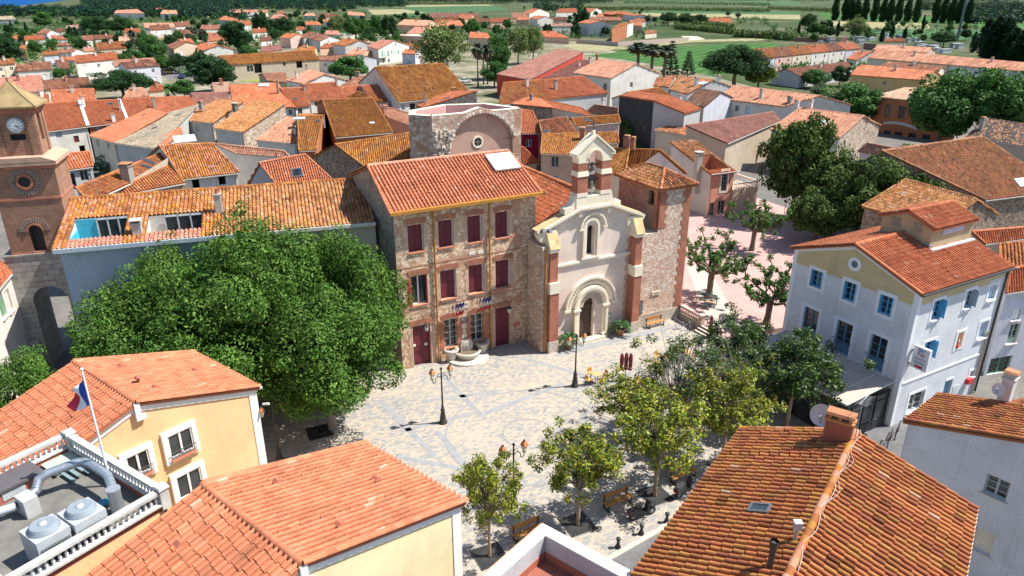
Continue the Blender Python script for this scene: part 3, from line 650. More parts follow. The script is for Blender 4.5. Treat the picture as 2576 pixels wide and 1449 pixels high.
def flat_ink(col):
 if col not in INK:
  m,n,l,b=newmat('ink_%d'%len(INK)); tc=n.new('ShaderNodeTexCoord'); f=noise(n,l,tc.outputs['Object'],20.0,2)
  r=ramp(n,[(0.2,tuple(c*0.85 for c in col)),(0.8,col)]); l.new(f.outputs[0],r.inputs[0]); l.new(r.outputs[0],b.inputs['Base Color']); b.inputs['Roughness'].default_value=0.7; INK[col]=m
 return INK[col]
build_hall()
def flag(base,d,s,label,group=None,big=False,size=(0.95,0.62),droop=0.55,pole=1.3):
 """tricolour on a slanting staff. base point, staff direction d, cloth hangs down"""
 base=np.array(base,float); d=unit(d); t=thing('flag',label,'flag',base,group)
 m=MB(base); tip=base+d*pole; m.tube([base,tip],0.016,6,0,(0.35,0.30,0.25)); m.lathe([(0.0,-.03),(0.03,0),(0.0,.05)],tip,6,0,(0.6,0.45,0.12)); m.build('flagpole',[PAINT],t)
 m=MB(base); K=12; side=unit(np.cross(d,(0,0,1))); L=size[1]; cols=((0.015,0.03,0.22),(0.78,0.78,0.78),(0.55,0.015,0.03))
 top=tip-d*0.05; bot=tip-d*(0.05+L)
 for c in range(3):
  V=[]; n=5
  for i in range(n+1):
   f=(c+i/n)/3
   for j in range(5):
    g=j/4; p=top*(1-g)+bot*g; w_=0.05*sin(f*9+g*3+s)*(.3+f)
    V.append(p+np.array([0,0,-1.])*f*size[0]*0.92+(top-bot)*(-f*droop*(1-g)*0.55)+side*w_)
  F=[(i*5+j,i*5+j+1,(i+1)*5+j+1,(i+1)*5+j)for i in range(n)for j in range(4)]
  m.add(V,np.array(F),0,cols[c],None,True)
 m.build('flag_cloth',[PAINT],t); return t
def hall_extras():
 for i,(a,z,la)in enumerate(((3.05,4.7,-.35),(3.28,4.72,-.12),(3.52,4.72,.05),(3.72,4.72,.2),(3.9,4.72,.42))):
  flag(SQ(a,-0.05,z-.25),SQ.u*la*.6-SQ.n*0.75+np.array([0,0,.8]),i,'French flag in the cluster above the left barred window','flags left of the name stone',size=(1.05,0.66),pole=1.15)
 for i,(a,z,la)in enumerate(((5.52,4.7,-.4),(5.72,4.72,-.2),(5.95,4.72,.0),(6.15,4.72,.2),(6.35,4.72,.4))):
  flag(SQ(a,-0.05,z-.25),SQ.u*la*.6-SQ.n*0.75+np.array([0,0,.8]),i+2,'French flag in the cluster above the right barred window','flags right of the name stone',size=(1.05,0.66),pole=1.15)
 for a,z,lb in((0.72,4.5,'iron bracket lantern over the left maroon door of the town hall'),(8.02,4.5,'iron bracket lantern over the right maroon door of the town hall')):
  b=SQ(a,0,z); t=thing('wall_lantern',lb,'wall lamp',b); ir=(0.05,0.04,0.04); m=MB(b)
  m.tube([SQ(a,-.02,z),SQ(a+.05,-.35,z-.02),SQ(a+.08,-.70,z-.18),SQ(a+.1,-.85,z-.45)],0.025,6,0,ir); m.tube([SQ(a,-.02,z-.45),SQ(a+.03,-.3,z-.3),SQ(a+.06,-.55,z-.10)],0.02,6,0,ir); m.build('bracket',[PAINT],t)
  p=SQ(a+.1,-.87,z-1.05); m=MB(b); m.lathe([(0.10,0),(0.20,.38)],p,6,0,(0.55,0.56,0.5),False); m.build('lamp_glass',[PAINT],t)
  m=MB(b); m.lathe([(0.24,.38),(0.20,.46),(0.08,.58),(0.03,.68)],p,6,0,ir,False); m.build('lamp_cap',[PAINT],t)
 c=SQ(4.45,-0.30); t=thing('fountain','grey stone wall fountain with three basins on a round step','fountain',c); st=(0.50,0.46,0.40)
 a0,a1=SQ.h-pi-.0,SQ.h
 m=MB(c); m.lathe([(0.0,0.17),(1.78,0.17),(1.80,0.15),(1.82,0.0)][::-1],c,28,0,(0.56,0.51,0.43),False,a0,a1); m.build('step',[PAINT],t)
 m=MB(c); b=SQ(4.45,-0.34); m.lathe([(0.85,0.17),(0.98,.22),(1.02,.42),(1.16,.55),(1.16,.68),(0.98,.70),(0.92,.55),(0.0,.50)],b,24,0,st,True,a0,a1); m.build('main_basin',[PAINT],t)
 m=MB(c); m.lathe([(0.93,.58),(0.0,.58)],b,24,0,(0.16,0.12,0.08),True,a0,a1); m.build('water',[PAINT],t)
 for s in(-1.38,1.42):
  b=SQ(4.45+s,-0.32); m=MB(c); m.lathe([(0.34,0.1),(0.42,.35),(0.40,.55),(0.48,.75),(0.60,.92),(0.62,1.05),(0.46,1.06),(0.40,.92),(0.0,.9)],b,16,0,st,True,a0-.4,a1+.4); m.build('side_basin',[PAINT],t)
 m=MB(c); K=12; pts=[(3.95,0.5)]+[(4.47+.52*-cos(pi*i/K),1.15+.42*sin(pi*i/K))for i in range(K+1)]+[(4.99,0.5)]
 m.extr(pts[::-1],SQ(0,-.34),SQ.u,(0,0,1),SQ.n,0.30,0,st)
 for R,q in((0.34,.40),(0.2,.43),(0.09,.47)):m.tube([SQ(4.47,-q+.06,1.12),SQ(4.47,-q,1.12)],R,18,0,tuple(x*(1.1 if R!=.2 else .8)for x in st),True,False)
 m.build('backplate',[PAINT],t)
hall_extras()
plaster('facade',(0.80,0.66,0.56),0.35,0.25,(0.35,0.28,0.24)); plain('cream_stone',(0.80,0.71,0.55),0.9,0.12,0.9); plain('lichen_stone',(0.56,0.42,0.22),0.95,0.5,1.3)
rubble('church_stone',[(0.66,0.50,0.38),(0.56,0.39,0.29),(0.72,0.60,0.48),(0.60,0.42,0.31),(0.80,0.72,0.62),(0.52,0.34,0.25)],(0.64,0.46,0.35),4.2,0.08)
brick('ashlar',(0.60,0.53,0.44),(0.52,0.45,0.37),(0.38,0.31,0.25),0.62,0.30,0.018,0.25)
def arc(cx,cz,r,a0,a1,n):return[(cx+r*cos(a0+(a1-a0)*i/n),cz+r*sin(a0+(a1-a0)*i/n))for i in range(n+1)]
def ringarch(mb,fr,cx,cz,r0,r1,t0,t1,a0=0.0,a1=pi,n=20,mat=0,col=(0.5,0.5,0.5),legs=None):
 """half-ring moulding between radii, from depth t0 (front) to t1; legs: how far it runs straight down"""
 A=arc(cx,cz,r1,a0,a1,n); B=arc(cx,cz,r0,a0,a1,n)
 for i in range(n):mb.extr([B[i],A[i],A[i+1],B[i+1]],fr(0,t0),fr.u,(0,0,1),fr.n,t1-t0,mat,col)
 if legs:
  for s in(-1,1):
   x0,x1=sorted((cx+s*r0,cx+s*r1)); fr.box(mb,x0,x1,t0,t1,legs,cz,mat,col)
def build_church():
 F=SQ; o=F(15.3,4); r=thing('church','church with pale plaster front, brick buttresses and a bell gable','church',o); TW=-2.0; ws=11.0; we=19.95
 mb=MB(o); L=we-ws; top=[(0,10.45),(13.7-ws,11.72),(16.9-ws,11.72),(L,10.3)]
 wallface(mb,F.xy(ws,TW),F.xy(we,TW),top,[(14.35-ws,15.77-ws,0.0,4.02,0.71),(14.72-ws,15.47-ws,7.72,10.52,0.375)],0,0,0.45)
 wallface(mb,F.xy(ws-.35,10),F.xy(ws,TW),[(0,9.3),(12,9.3)],[],1); wallface(mb,F.xy(we,TW),F.xy(we-.2,10),[(0,9.3),(12,9.3)],[],1); wallface(mb,F.xy(we,11),F.xy(ws,11),[(0,9.3),(4.4,12.3),(L,9.3)],[],1)
 mb.build('wall',['facade','church_stone'],r)
 m=MB(o); F.box(m,11.7,13.9,TW-.03,TW+.1,0,0.95,0); F.box(m,16.9,19.1,TW-.03,TW+.1,0,0.95,0); m.build('plinth',['ashlar'],r)
 m=MB(o)
 F.box(m,11.5,19.2,TW-.16,TW+.05,7.18,7.36); F.box(m,11.5,19.2,TW-.10,TW+.05,7.06,7.18)
 m.build('string_course',['cream_stone'],r)
 m=MB(o)
 for(s0,z0),(s1,z1)in(((9.95,10.38),(13.8,11.86)),((13.8,11.86),(16.85,11.86)),((16.85,11.86),(20.3,10.45))):
  m.beam(F(s0,TW-.10,z0+.02),F(s1,TW-.10,z1+.02),0.62,0.20,0); m.beam(F(s0,TW-.02,z0-.16),F(s1,TW-.02,z1-.16),0.40,0.16,0)
  m.beam(F(s0,TW+.25,z0+.15),F(s1,TW+.25,z1+.15),0.9,0.07,1)
 for s in(13.9,16.7):F.box(m,s-.16,s+.16,TW-.3,TW,11.25,11.62,0)
 m.build('cornice',['cream_stone','lichen_stone'],r)
 m=MB(o); cx=15.36; cz=3.15
 ringarch(m,F,cx,cz-.1,0.72,1.25,TW-.04,TW+.3,n=22,mat=1,legs=0.0); m.build('door_surround',['cream_stone','ashlar'],r)
 m=MB(o)
 for r0,r1,t in((1.25,1.48,-.26),(1.48,1.72,-.34),(1.72,1.80,-.2)):ringarch(m,F,cx,cz,r0,r1,TW+t,TW+.2,n=24,legs=0.35 if r1<1.75 else None)
 for s in(-1,1):F.box(m,cx+s*1.48-.34,cx+s*1.48+.34,TW-.42,TW+.1,cz-.28,cz-.10); F.box(m,cx+s*1.48-.32,cx+s*1.48+.32,TW-.40,TW+.1,0.0,0.35)
 m.build('portal_arch',['cream_stone'],r)
 m=MB(o); ringarch(m,F,cx,cz+.02,1.92,2.42,TW-.14,TW+.1,n=28); ringarch(m,F,cx,cz+.02,2.42,2.60,TW-.30,TW+.1,n=28)
 for i in range(26):a=pi*(i+.5)/26; m.box(F(cx+2.17*cos(a),TW-.17,cz+2.17*sin(a)),(0.13,0.1,0.13),0,ax=F.ax)
 for s in(-1,1):F.box(m,cx+s*2.42-.30,cx+s*2.42+.30,TW-.33,TW+.1,cz-.20,cz+.02)
 m.build('hood_mould',['cream_stone'],r)
 m=MB(o); F.box(m,14.30,15.80,TW+.35,TW+.42,0,3.98,0,(0.075,0.045,0.03))
 for k in range(9):F.box(m,14.36+k*.16,14.49+k*.16,TW+.32,TW+.36,0.05,3.0,0,(0.085,0.052,0.034))
 F.box(m,14.32,15.78,TW+.28,TW+.36,3.0,3.12,0,(0.06,0.036,0.025)); d=m.build('door',[PAINT],r)
 m=MB(o); F.box(m,15.22,15.28,TW+.26,TW+.33,1.0,1.2,0,(0.2,0.16,0.08)); m.build('handle',[METAL],d)
 m=MB(o); F.box(m,13.6,16.9,TW-.75,TW-.05,0.0,0.12,0); m.build('door_step',['ashlar'],r)
 m=MB(o); cx2,cz2=15.10,10.14
 ringarch(m,F,cx2,cz2,0.40,0.54,TW-.10,TW+.1,n=16,legs=7.6); ringarch(m,F,cx2,cz2,0.58,0.80,TW-.20,TW+.1,n=16,legs=7.6)
 F.box(m,14.2,16.0,TW-.22,TW+.1,7.42,7.60); m.build('window_surround',['cream_stone'],r)
 m=MB(o); ringarch(m,F,cx2+.15,cz2+.0,0.98,1.12,TW-.14,TW+.1,n=20); ringarch(m,F,cx2+.15,cz2,1.12,1.28,TW-.26,TW+.1,n=20)
 for s in(-1,1):F.box(m,cx2+.15+s*1.16-.2,cx2+.15+s*1.16+.2,TW-.26,TW+.1,cz2-.16,cz2)
 m.build('hood_mould',['cream_stone'],r)
 m=MB(o); m.add([F(14.68,TW+.4,7.7),F(15.5,TW+.4,7.7),F(15.5,TW+.4,10.6),F(14.68,TW+.4,10.6)],[(0,1,2,3)],0)
 w_=m.build('window',[GLASS],r); m=MB(o)
 for k in range(8):F.box(m,14.7,15.48,TW+.36,TW+.38,7.95+k*.32,7.97+k*.32,0,(0.03,0.03,0.03))
 F.box(m,15.08,15.11,TW+.36,TW+.38,7.72,10.5,0,(0.03,0.03,0.03)); m.build('glazing_bar',[PAINT],w_)
 for a0,a1 in((10.75,11.58),(19.17,19.93)):
  m=MB(o); F.box(m,a0-.06,a1+.06,-3.06,TW+.4,0,1.0,1)
  F.box(m,a0,a1,-3.0,TW+.4,1.0,5.32,0); F.box(m,a0-.05,a1+.05,-3.05,TW+.4,5.32,6.25,2,top=(1,1))
  F.box(m,a0+.04,a1-.04,-2.82,TW+.4,6.25,8.85,0)
  F.box(m,a0-.10,a1+.10,-2.98,TW+.4,8.85,9.12,2)
  m.extr([(-3.0,9.12),(-2.35,10.35),(-1.6,10.35),(-1.6,9.12)][::-1],F(a0-.05,0),F.n,(0,0,1),F.u,a1-a0+.1,2)
  m.extr([(-3.04,9.13),(-2.39,10.36),(-2.32,10.36),(-2.97,9.13)][::-1],F(a0-.06,0),F.n,(0,0,1),F.u,a1-a0+.12,3)
  for k in range(12):
   e=0.16*(k%2); z=1.1+k*.42
   if 5.2<z<6.3:continue
   F.box(m,a0-.02-e*.0,a1+.0,-2.95,TW+.42,z,z+.4,0)
  m.build('buttress',['red_brick','ashlar','cream_stone','lichen_stone'],r)
 for a0,a1 in((11.58,11.95),(18.75,19.17)):
  m=MB(o)
  for k in range(18):
   z=1.0+k*.42; e=0.14*(k%2); F.box(m,a0,a1-.2+e,TW-.025,TW+.1,z,z+.42)if a0<15 else F.box(m,a0+.2-e,a1,TW-.025,TW+.1,z,z+.42)
  m.build('quoin',['pale_brick'],r)
 m=MB(o); F.box(m,10.2,10.8,-2.6,-.2,0,9.3,0); m.build('side_pier',['church_stone'],r)
 m=MB(o); m.tube([F(10.45,-2.7,9.2),F(10.45,-2.7,.1)][::-1],0.08,8); m.build('downpipe',['gutter_glaze'],r)
 m=MB(o); m.extr([(9.9,10.30),(10.3,9.55),(11.6,9.55),(11.6,10.55)][::-1][::-1],F(0,TW-.25),F.u,(0,0,1),F.n,0.6,0); m.extr([(18.7,10.55),(18.7,9.7),(20.0,9.7),(20.45,10.4)],F(0,TW-.25),F.u,(0,0,1),F.n,0.6,0); m.build('kneeler',['cream_stone'],r)
 m=MB(o); tb0,tb1=TW-.25,TW+.65
 F.box(m,13.45,16.78,tb0,tb1,11.95,12.85,0)
 for a0,a1 in((13.52,14.45),(15.76,16.68)):
  F.box(m,a0-.04,a1+.04,tb0-.03,tb1+.03,12.85,13.15,0); F.box(m,a0,a1,tb0,tb1,13.15,14.55,1); F.box(m,a0-.07,a1+.07,tb0-.06,tb1+.06,14.5,14.9,0,top=(.9,.9)); F.box(m,a0+.02,a1-.02,tb0+.02,tb1-.02,14.9,15.55,1); F.box(m,a0,a1,tb0,tb1,15.55,15.85,0)
 pts=arc(15.10,15.85,0.64,0,pi,16); outl=[(16.70,15.85),(16.70,16.05),(16.92,16.12),(16.92,16.30),(15.14,17.62),(13.28,16.30),(13.28,16.12),(13.52,16.05),(13.52,15.85)]
 top=[(16.70,15.85),(16.70,16.25),(15.10,17.5),(13.52,16.25),(13.52,15.85)]
 for i in range(16):
  a,b=pts[i],pts[i+1]; f=lambda x:min(16.25+(x-13.52)*1.25/1.58,16.25+(16.70-x)*1.25/1.60)
  m.extr([b,a,(a[0],f(a[0])),(b[0],f(b[0]))],F(0,tb0),F.u,(0,0,1),F.n,tb1-tb0,0)
 for x0,x1 in((13.52,14.46),(15.74,16.70)):
  f=lambda x:min(16.25+(x-13.52)*1.25/1.58,16.25+(16.70-x)*1.25/1.60)
  m.extr([(x0,15.85),(x1,15.85),(x1,f(x1)),(x0,f(x0))],F(0,tb0),F.u,(0,0,1),F.n,tb1-tb0,0)
 ringarch(m,F,15.10,15.85,0.62,0.76,tb0-.05,tb1+.05,n=16)
 for s0,z0,s1,z1 in((13.30,16.22,15.10,17.66),(16.92,16.22,15.10,17.66)):m.beam(F(s0,TW+.2,z0),F(s1,TW+.2,z1),1.12,0.14,0)
 for s in(13.42,16.80):F.box(m,s-.17,s+.17,tb0-.08,tb1+.08,16.02,16.24,0)
 F.box(m,14.98,15.22,TW+.08,TW+.32,17.5,17.95,0)
 m.build('bell_gable',['cream_stone','red_brick'],r)
 for sgn,x in((-1,13.45),(1,16.78)):
  m=MB(o); P=[(x,11.85),(x+sgn*1.05,11.55),(x+sgn*1.05,12.05),(x+sgn*.75,12.05),(x+sgn*.45,12.2),(x+sgn*.2,12.5),(x+sgn*.08,13.0),(x,13.0)]
  m.extr(P if sgn>0 else P[::-1],F(0,tb0+.05),F.u,(0,0,1),F.n,0.75,0); m.build('shoulder',['cream_stone'],r)
 m=MB(o); p=F(15.10,TW+.2,17.95); m.tube([p,p+(0,0,.85)],0.045,6,0,(0.08,0.08,0.08)); m.beam(p+F.u*-.27+(0,0,.55),p+F.u*.27+(0,0,.55),0.07,0.08,0,(0.08,0.08,0.08)); m.build('cross',[PAINT],r)
 for z,s in((14.72,0.75),(13.35,1.0)):
  m=MB(o); p=F(15.10,TW+.2,z); m.lathe([(0.40*s,0),(0.36*s,.06*s),(0.26*s,.25*s),(0.21*s,.45*s),(0.17*s,.56*s),(0.0,.62*s)],p,16,0,(0.20,0.19,0.13)); m.tube([p+(0,0,-.08),p+(0,0,.1)],.05*s,6,0,(.1,.1,.1)); b=m.build('bell',[METAL],r)
  m=MB(o); m.beam(p-F.u*.70+(0,0,.70*s),p+F.u*.70+(0,0,.70*s),0.1,0.1,0,(0.07,0.06,0.06)); m.box(p+(0,0,.80*s),(.4*s,.14,.28*s),0,(0.09,0.08,0.07),ax=F.ax); m.build('headstock',[PAINT],b)
 m=MB(o); E1,E2=F(10.75,11,9.75),F(10.95,-1.55,9.75); R1,R2=F(15.5,11.0,12.6),F(15.5,-1.55,12.6); G1,G2=F(20.2,-1.55,9.8),F(20.2,11,9.8)
 slope(m,[E1,E2,R2,R1],'red',0,0.28,0.42); slope(m,[G1,G2,R1,R2],'red',1); ridge(m,R1,R2,0.2,'red')
 m.build('roof',[TILE],r)
 m=MB(o); tt=-2.35; wallface(m,F.xy(20.0,tt),F.xy(21.85,tt),[(0,8.7),(1.85,8.7)],[],0); F.box(m,20.0,21.86,tt+.02,1.5,8.5,8.72,2)
 wallface(m,F.xy(21.85,tt),F.xy(25.2,tt),[(0,12.6),(3.35,12.6)],[],0)
 wallface(m,F.xy(25.2,tt),F.xy(25.2,3.6),[(0,12.6),(5.95,12.6)],[],0)
 wallface(m,F.xy(21.85,3.6),F.xy(21.85,tt),[(0,12.6),(5.95,12.6)],[(4.35,5.15,10.9,12.2,.3)],1,8.0,0.4); wallface(m,F.xy(25.2,3.6),F.xy(21.85,3.6),[(0,12.6),(3.35,12.6)],[],0)
 wallface(m,F.xy(20.0,3.0),F.xy(20.0,tt),[(0,8.7),(5.35,8.7)],[],0)
 m.build('tower_wall',['church_stone','tower_side','ashlar'],r)
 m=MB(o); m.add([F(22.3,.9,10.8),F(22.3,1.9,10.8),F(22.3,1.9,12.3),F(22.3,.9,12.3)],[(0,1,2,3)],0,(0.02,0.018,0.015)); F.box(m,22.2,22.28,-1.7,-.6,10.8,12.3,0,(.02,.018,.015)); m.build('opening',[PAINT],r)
 for side in(0,1):
  m=MB(o)
  for k in range(29):
   z=.0+k*.43; e=0.22*(k%2)
   if side:F.box(m,24.55-e,25.23,tt-.03,tt+.3,z,min(z+.43,12.55),0); F.box(m,24.9,25.23,tt-.02,tt+.45+e,z,min(z+.43,12.55),0)
   elif z>8.7:F.box(m,21.82,22.45+e,tt-.03,tt+.3,z,min(z+.43,12.55),0); F.box(m,21.82,22.0,tt-.02,tt+.55+e,z,min(z+.43,12.55),0)
  m.build('quoin',['red_brick'],r)
 m=MB(o); F.box(m,20.3,25.0,tt-.05,tt+.1,0,1.15,0); m.build('plinth',['ashlar'],r)
 m=MB(o); z0,z1=12.62,13.75; a0,a1,t0,t1=21.45,25.6,tt-.4,4.0; c=[F(a0,t0,z0),F(a1,t0,z0),F(a1,t1,z0),F(a0,t1,z0)]; q1,q2=F(23.52,-.55,z1),F(23.52,1.9,z1)
 slope(m,[c[0],c[1],q1],'old',0,lichen=.2); slope(m,[c[3],c[0],q1,q2],'oldy',0); slope(m,[c[1],c[2],q2,q1],'ochre',0,lichen=.3); slope(m,[c[2],c[3],q2],'old',1)
 for a,b in((c[0],q1),(c[1],q1),(c[2],q2),(c[3],q2),(q1,q2)):ridge(m,a+(0,0,.06),b+(0,0,.06),0.13,'lichen')
 m.build('tower_roof',[TILE],r)
 m=MB(o); F.box(m,21.7,22.65,tt-.08,tt+.05,2.85,3.18,0,(0.64,0.56,0.42)); p=m.build('street_sign',[PAINT],r)
 m=MB(o); F.box(m,21.9,22.4,tt-.09,tt-.081,2.98,3.05,0,(0.1,0.09,0.1)); m.build('sign_mark',[PAINT],p)
 m=MB(o); F.box(m,20.36,20.74,tt-.1,tt-.06,1.25,2.62,0,(0.16,0.07,0.05)); F.box(m,20.42,20.68,tt-.115,tt-.101,1.4,2.45,0,(0.12,0.16,0.2)); m.build('notice_board',[PAINT],r)
 m=MB(o); F.box(m,17.18,17.56,TW-.08,TW,1.38,1.9,0,(0.10,0.06,0.05)); F.box(m,17.23,17.51,TW-.09,TW-.081,1.43,1.85,0,(0.7,0.72,0.74)); m.build('notice_board',[PAINT],r)
 for a,t in((10.3,-2.45),(10.75,-2.7)):
  m=MB(o); m.box(F(a,t,10.62),(.34,.3,.26),0,(0.10,0.11,0.12),ax=F.ax); m.box(F(a+.03,t-.16,10.62),(.3,.03,.22),0,(0.4,0.45,0.5),ax=F.ax); m.build('floodlight',[PAINT],r)
rubble('tower_side',[(0.40,0.29,0.22),(0.34,0.22,0.16),(0.46,0.35,0.28),(0.36,0.24,0.17)],(0.38,0.25,0.18),2.6,0.12)
build_church()
brick('tower_brick',(0.24,0.10,0.062),(0.32,0.15,0.095),(0.34,0.23,0.16),0.42,0.105,0.022,0.35)
brick('gate_stone',(0.40,0.38,0.34),(0.33,0.31,0.28),(0.20,0.17,0.14),0.85,0.42,0.02,0.35); plain('tower_cornice',(.46,.31,.22),.9,.25); plain('roof_render',(0.30,0.22,0.11),0.95,0.35,1.5)
TG=Frame(-33.3,52.0,17.0)
def build_gate_tower():
 F=TG; o=F(-2.1,1.4); r=thing('clock_tower','brick gate tower with a white clock face and an arched stone gateway','clock tower',o); D=3.6
 m=MB(o); L=5.2; x0=-4.7
 wallface(m,F.xy(x0,0),F.xy(x0+L,0),[(0,9.7),(L,9.7)],[(x0*-1-3.55,-x0-1.15,0.0,7.12,1.2)],1,0,D)
 wallface(m,F.xy(x0+L,0),F.xy(x0+L,D),[(0,9.7),(D,9.7)],[],1); wallface(m,F.xy(x0,D),F.xy(x0,0),[(0,9.7),(D,9.7)],[],1)
 wallface(m,F.xy(x0+L,D),F.xy(x0,D),[(0,9.7),(L,9.7)],[(L+x0*1+0-(-1.15)*-1+.0-.15,4.05,0.0,7.12,1.2)]if False else[(1.65,4.05,0.0,7.12,1.2)],1,0,.05)
 ringarch(m,F,-2.35,5.92,1.2,1.65,-.04,.1,n=14,mat=1)
 F.box(m,-6.0,-3.6,-1.2,1.4,0,2.9,1,top=(.8,.35)); F.box(m,x0-.05,x0+L+.05,-.06,D+.06,9.62,9.78,1)
 m.build('gateway',['tower_brick','gate_stone'],r)
 m=MB(o); a0,a1=-4.15,-.02
 wallface(m,F.xy(a0,.08),F.xy(a1,.08),[(0,16.4),(a1-a0,16.4)],[(-2.68-a0,-1.80-a0,9.85,11.95,.44)],0,9.7,.5)
 wallface(m,F.xy(a1,.08),F.xy(a1,D),[(0,16.4),(D-.08,16.4)],[],0,9.7); wallface(m,F.xy(a0,D),F.xy(a0,.08),[(0,16.4),(D-.08,16.4)],[],0,9.7); wallface(m,F.xy(a1,D),F.xy(a0,D),[(0,16.4),(a1-a0,16.4)],[],0,9.7)
 m.build('wall',['tower_brick'],r)
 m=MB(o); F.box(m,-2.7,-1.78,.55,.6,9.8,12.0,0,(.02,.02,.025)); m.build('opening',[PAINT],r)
 m=MB(o); ringarch(m,F,-2.24,11.5,.46,.60,-.02,.2,n=12); m.build('window_arch',['red_brick'],r)
 m=MB(o)
 for i in range(18):
  a=pi*(i+.5)/18; m.box(F(-2.24+.86*cos(a),.05,11.5+.86*sin(a)),(0.34,.05,.08),0,(.32,.25,.19),ax=(F.u*cos(a)+np.array([0,0,sin(a)]),F.n,-F.u*sin(a)+np.array([0,0,cos(a)])))
 m.build('brick_fan',[PAINT],r); m=MB(o)
 for i in range(30):
  a=2*pi*i/30; m.box(F(-2.1+.86*cos(a),.05,15.22+.86*sin(a)),(0.34,.05,.09),0,(.26,.22,.19),ax=(F.u*cos(a)+np.array([0,0,sin(a)]),F.n,-F.u*sin(a)+np.array([0,0,cos(a)])))
 m.build('brick_fan',[PAINT],r)
 m=MB(o)
 ringarch(m,F,-2.1,15.22,.40,.56,-.06,.2,0,2*pi,26,0); m.build('round_frame',['red_brick'],r)
 m=MB(o); m.add([F(-2.1+.41*cos(2*pi*i/20),.07,15.22+.41*sin(2*pi*i/20))for i in range(20)],[tuple(range(20))],0,(.012,.012,.014)); m.build('round_window',[PAINT],r)
 for q in((a0-.05,a1+.05,.02,D+.06,13.85,14.0),(a0-.12,a1+.12,-.08,D+.12,16.15,16.40),(a0-.02,a1+.04,.04,.5,9.72,9.9)):m=MB(o); F.box(m,*q); m.build('brick_band',['red_brick'],r)
 m=MB(o); F.box(m,a0-.28,a1+.28,-.22,D+.28,16.40,16.66,0); m.extr([(a0-.3,16.66),(a1+.3,16.66),(a1-.6,17.0),(a0+.6,17.0)],F(0,-.24),F.u,(0,0,1),F.n,D+.5,0); m.build('cornice',['tower_cornice'],r)
 b0,b1,t0,t1=-3.42,-.72,.62,2.95
 m=MB(o)
 wallface(m,F.xy(b0,t0),F.xy(b1,t0),[(0,20.45),(b1-b0,20.45)],[(.95,1.95,18.12,18.55)],0,16.9,.3)
 wallface(m,F.xy(b1,t0),F.xy(b1,t1),[(0,20.45),(t1-t0,20.45)],[(.8,1.5,17.9,19.9,.35)],0,16.9,.4); wallface(m,F.xy(b0,t1),F.xy(b0,t0),[(0,20.45),(t1-t0,20.45)],[],0,16.9); wallface(m,F.xy(b1,t1),F.xy(b0,t1),[(0,20.45),(b1-b0,20.45)],[],0,16.9)
 for a in(b0-.02,b1-.5):F.box(m,a,a+.52,t0-.10,t0+.2,16.95,20.0,0)
 for t in(t0,t1-.45):F.box(m,b1-.2,b1+.08,t,t+.45,16.95,20.0,0)
 m.build('belfry_wall',['tower_brick'],r)
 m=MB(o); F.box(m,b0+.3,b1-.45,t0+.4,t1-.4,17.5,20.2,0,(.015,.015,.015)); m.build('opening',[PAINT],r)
 m=MB(o); F.box(m,b0-.14,b1+.14,t0-.18,t1+.14,20.0,20.2); F.box(m,b0-.24,b1+.24,t0-.28,t1+.24,20.2,20.46); m.build('brick_band',['red_brick'],r)
 m=MB(o); c=[F(b0-.42,t0-.45,20.5),F(b1+.42,t0-.45,20.5),F(b1+.42,t1+.42,20.5),F(b0-.42,t1+.42,20.5)]; ce=F((b0+b1)/2,(t0+t1)/2,22.15)
 for i in range(4):
  a,b=c[i],c[(i+1)%4]; ma,mb_=a*.45+ce*.55-(0,0,.14),b*.45+ce*.55-(0,0,.14); m.add([a,b,mb_,ma],[(0,1,2,3)]); m.add([ma,mb_,ce],[(0,1,2)])
  m.add([a,b,b-(0,0,.12),a-(0,0,.12)],[(3,2,1,0)]); m.tube([a,ma,ce],.05,5)
 m.add([p-(0,0,.12)for p in c],[(0,1,2,3)]); m.tube([ce-(0,0,.1),ce+(0,0,.2)],.09,8); m.tube([ce,ce+(0,0,1.1)],.02,5)
 m.build('tower_roof',['roof_render'],r)
 q=F(-1.93,t0-.16,19.17); m=MB(o); ax=(F.u,np.array([0,0,1.]))
 def disc(R,d,col,n=32,rin=0):
  P=[q+ax[0]*R*cos(2*pi*i/n)+ax[1]*R*sin(2*pi*i/n)-F.n*d for i in range(n)]; m.add(P,[tuple(range(n))],0,col)
 m.tube([q+F.n*.16,q-F.n*.02],.54,32,0,(.62,.66,.70),True,False); disc(.54,.02,(.62,.66,.70)); disc(.47,.024,(.30,.34,.38)); disc(.45,.028,(.86,.87,.86)); disc(.24,.032,(.88,.89,.88)); ck=m.build('clock_face',[PAINT],r)
 m=MB(o)
 for h in range(12):
  a=pi/2-2*pi*h/12
  for k in((0,)if h%3 else(-.03,.03)):m.box(q+ax[0]*(.345*cos(a)-k*sin(a))+ax[1]*(.345*sin(a)+k*cos(a))-F.n*.036,(.13,.01,.022),0,(.02,.02,.025),ax=(ax[0]*cos(a)+ax[1]*sin(a),F.n,-ax[0]*sin(a)+ax[1]*cos(a)))
 m.build('numerals',[PAINT],ck)
 for a,l,wd in((-.62,.40,.03),(-.22,.26,.045)):
  m=MB(o); d=ax[0]*cos(a)+ax[1]*sin(a); m.box(q+d*(l/2-.05)-F.n*.045,(l,.01,wd),0,(.02,.02,.02),ax=(d,F.n,np.cross(d,F.n))); m.build('clock_hand',[PAINT],ck)
build_gate_tower()
plaster('w_blue',(0.42,0.50,0.56),0.2,0.12); plaster('w_bluegreen',(0.10,0.36,0.48),0.2,0.1)
AN=Frame(-31.61,47.32,17.2)
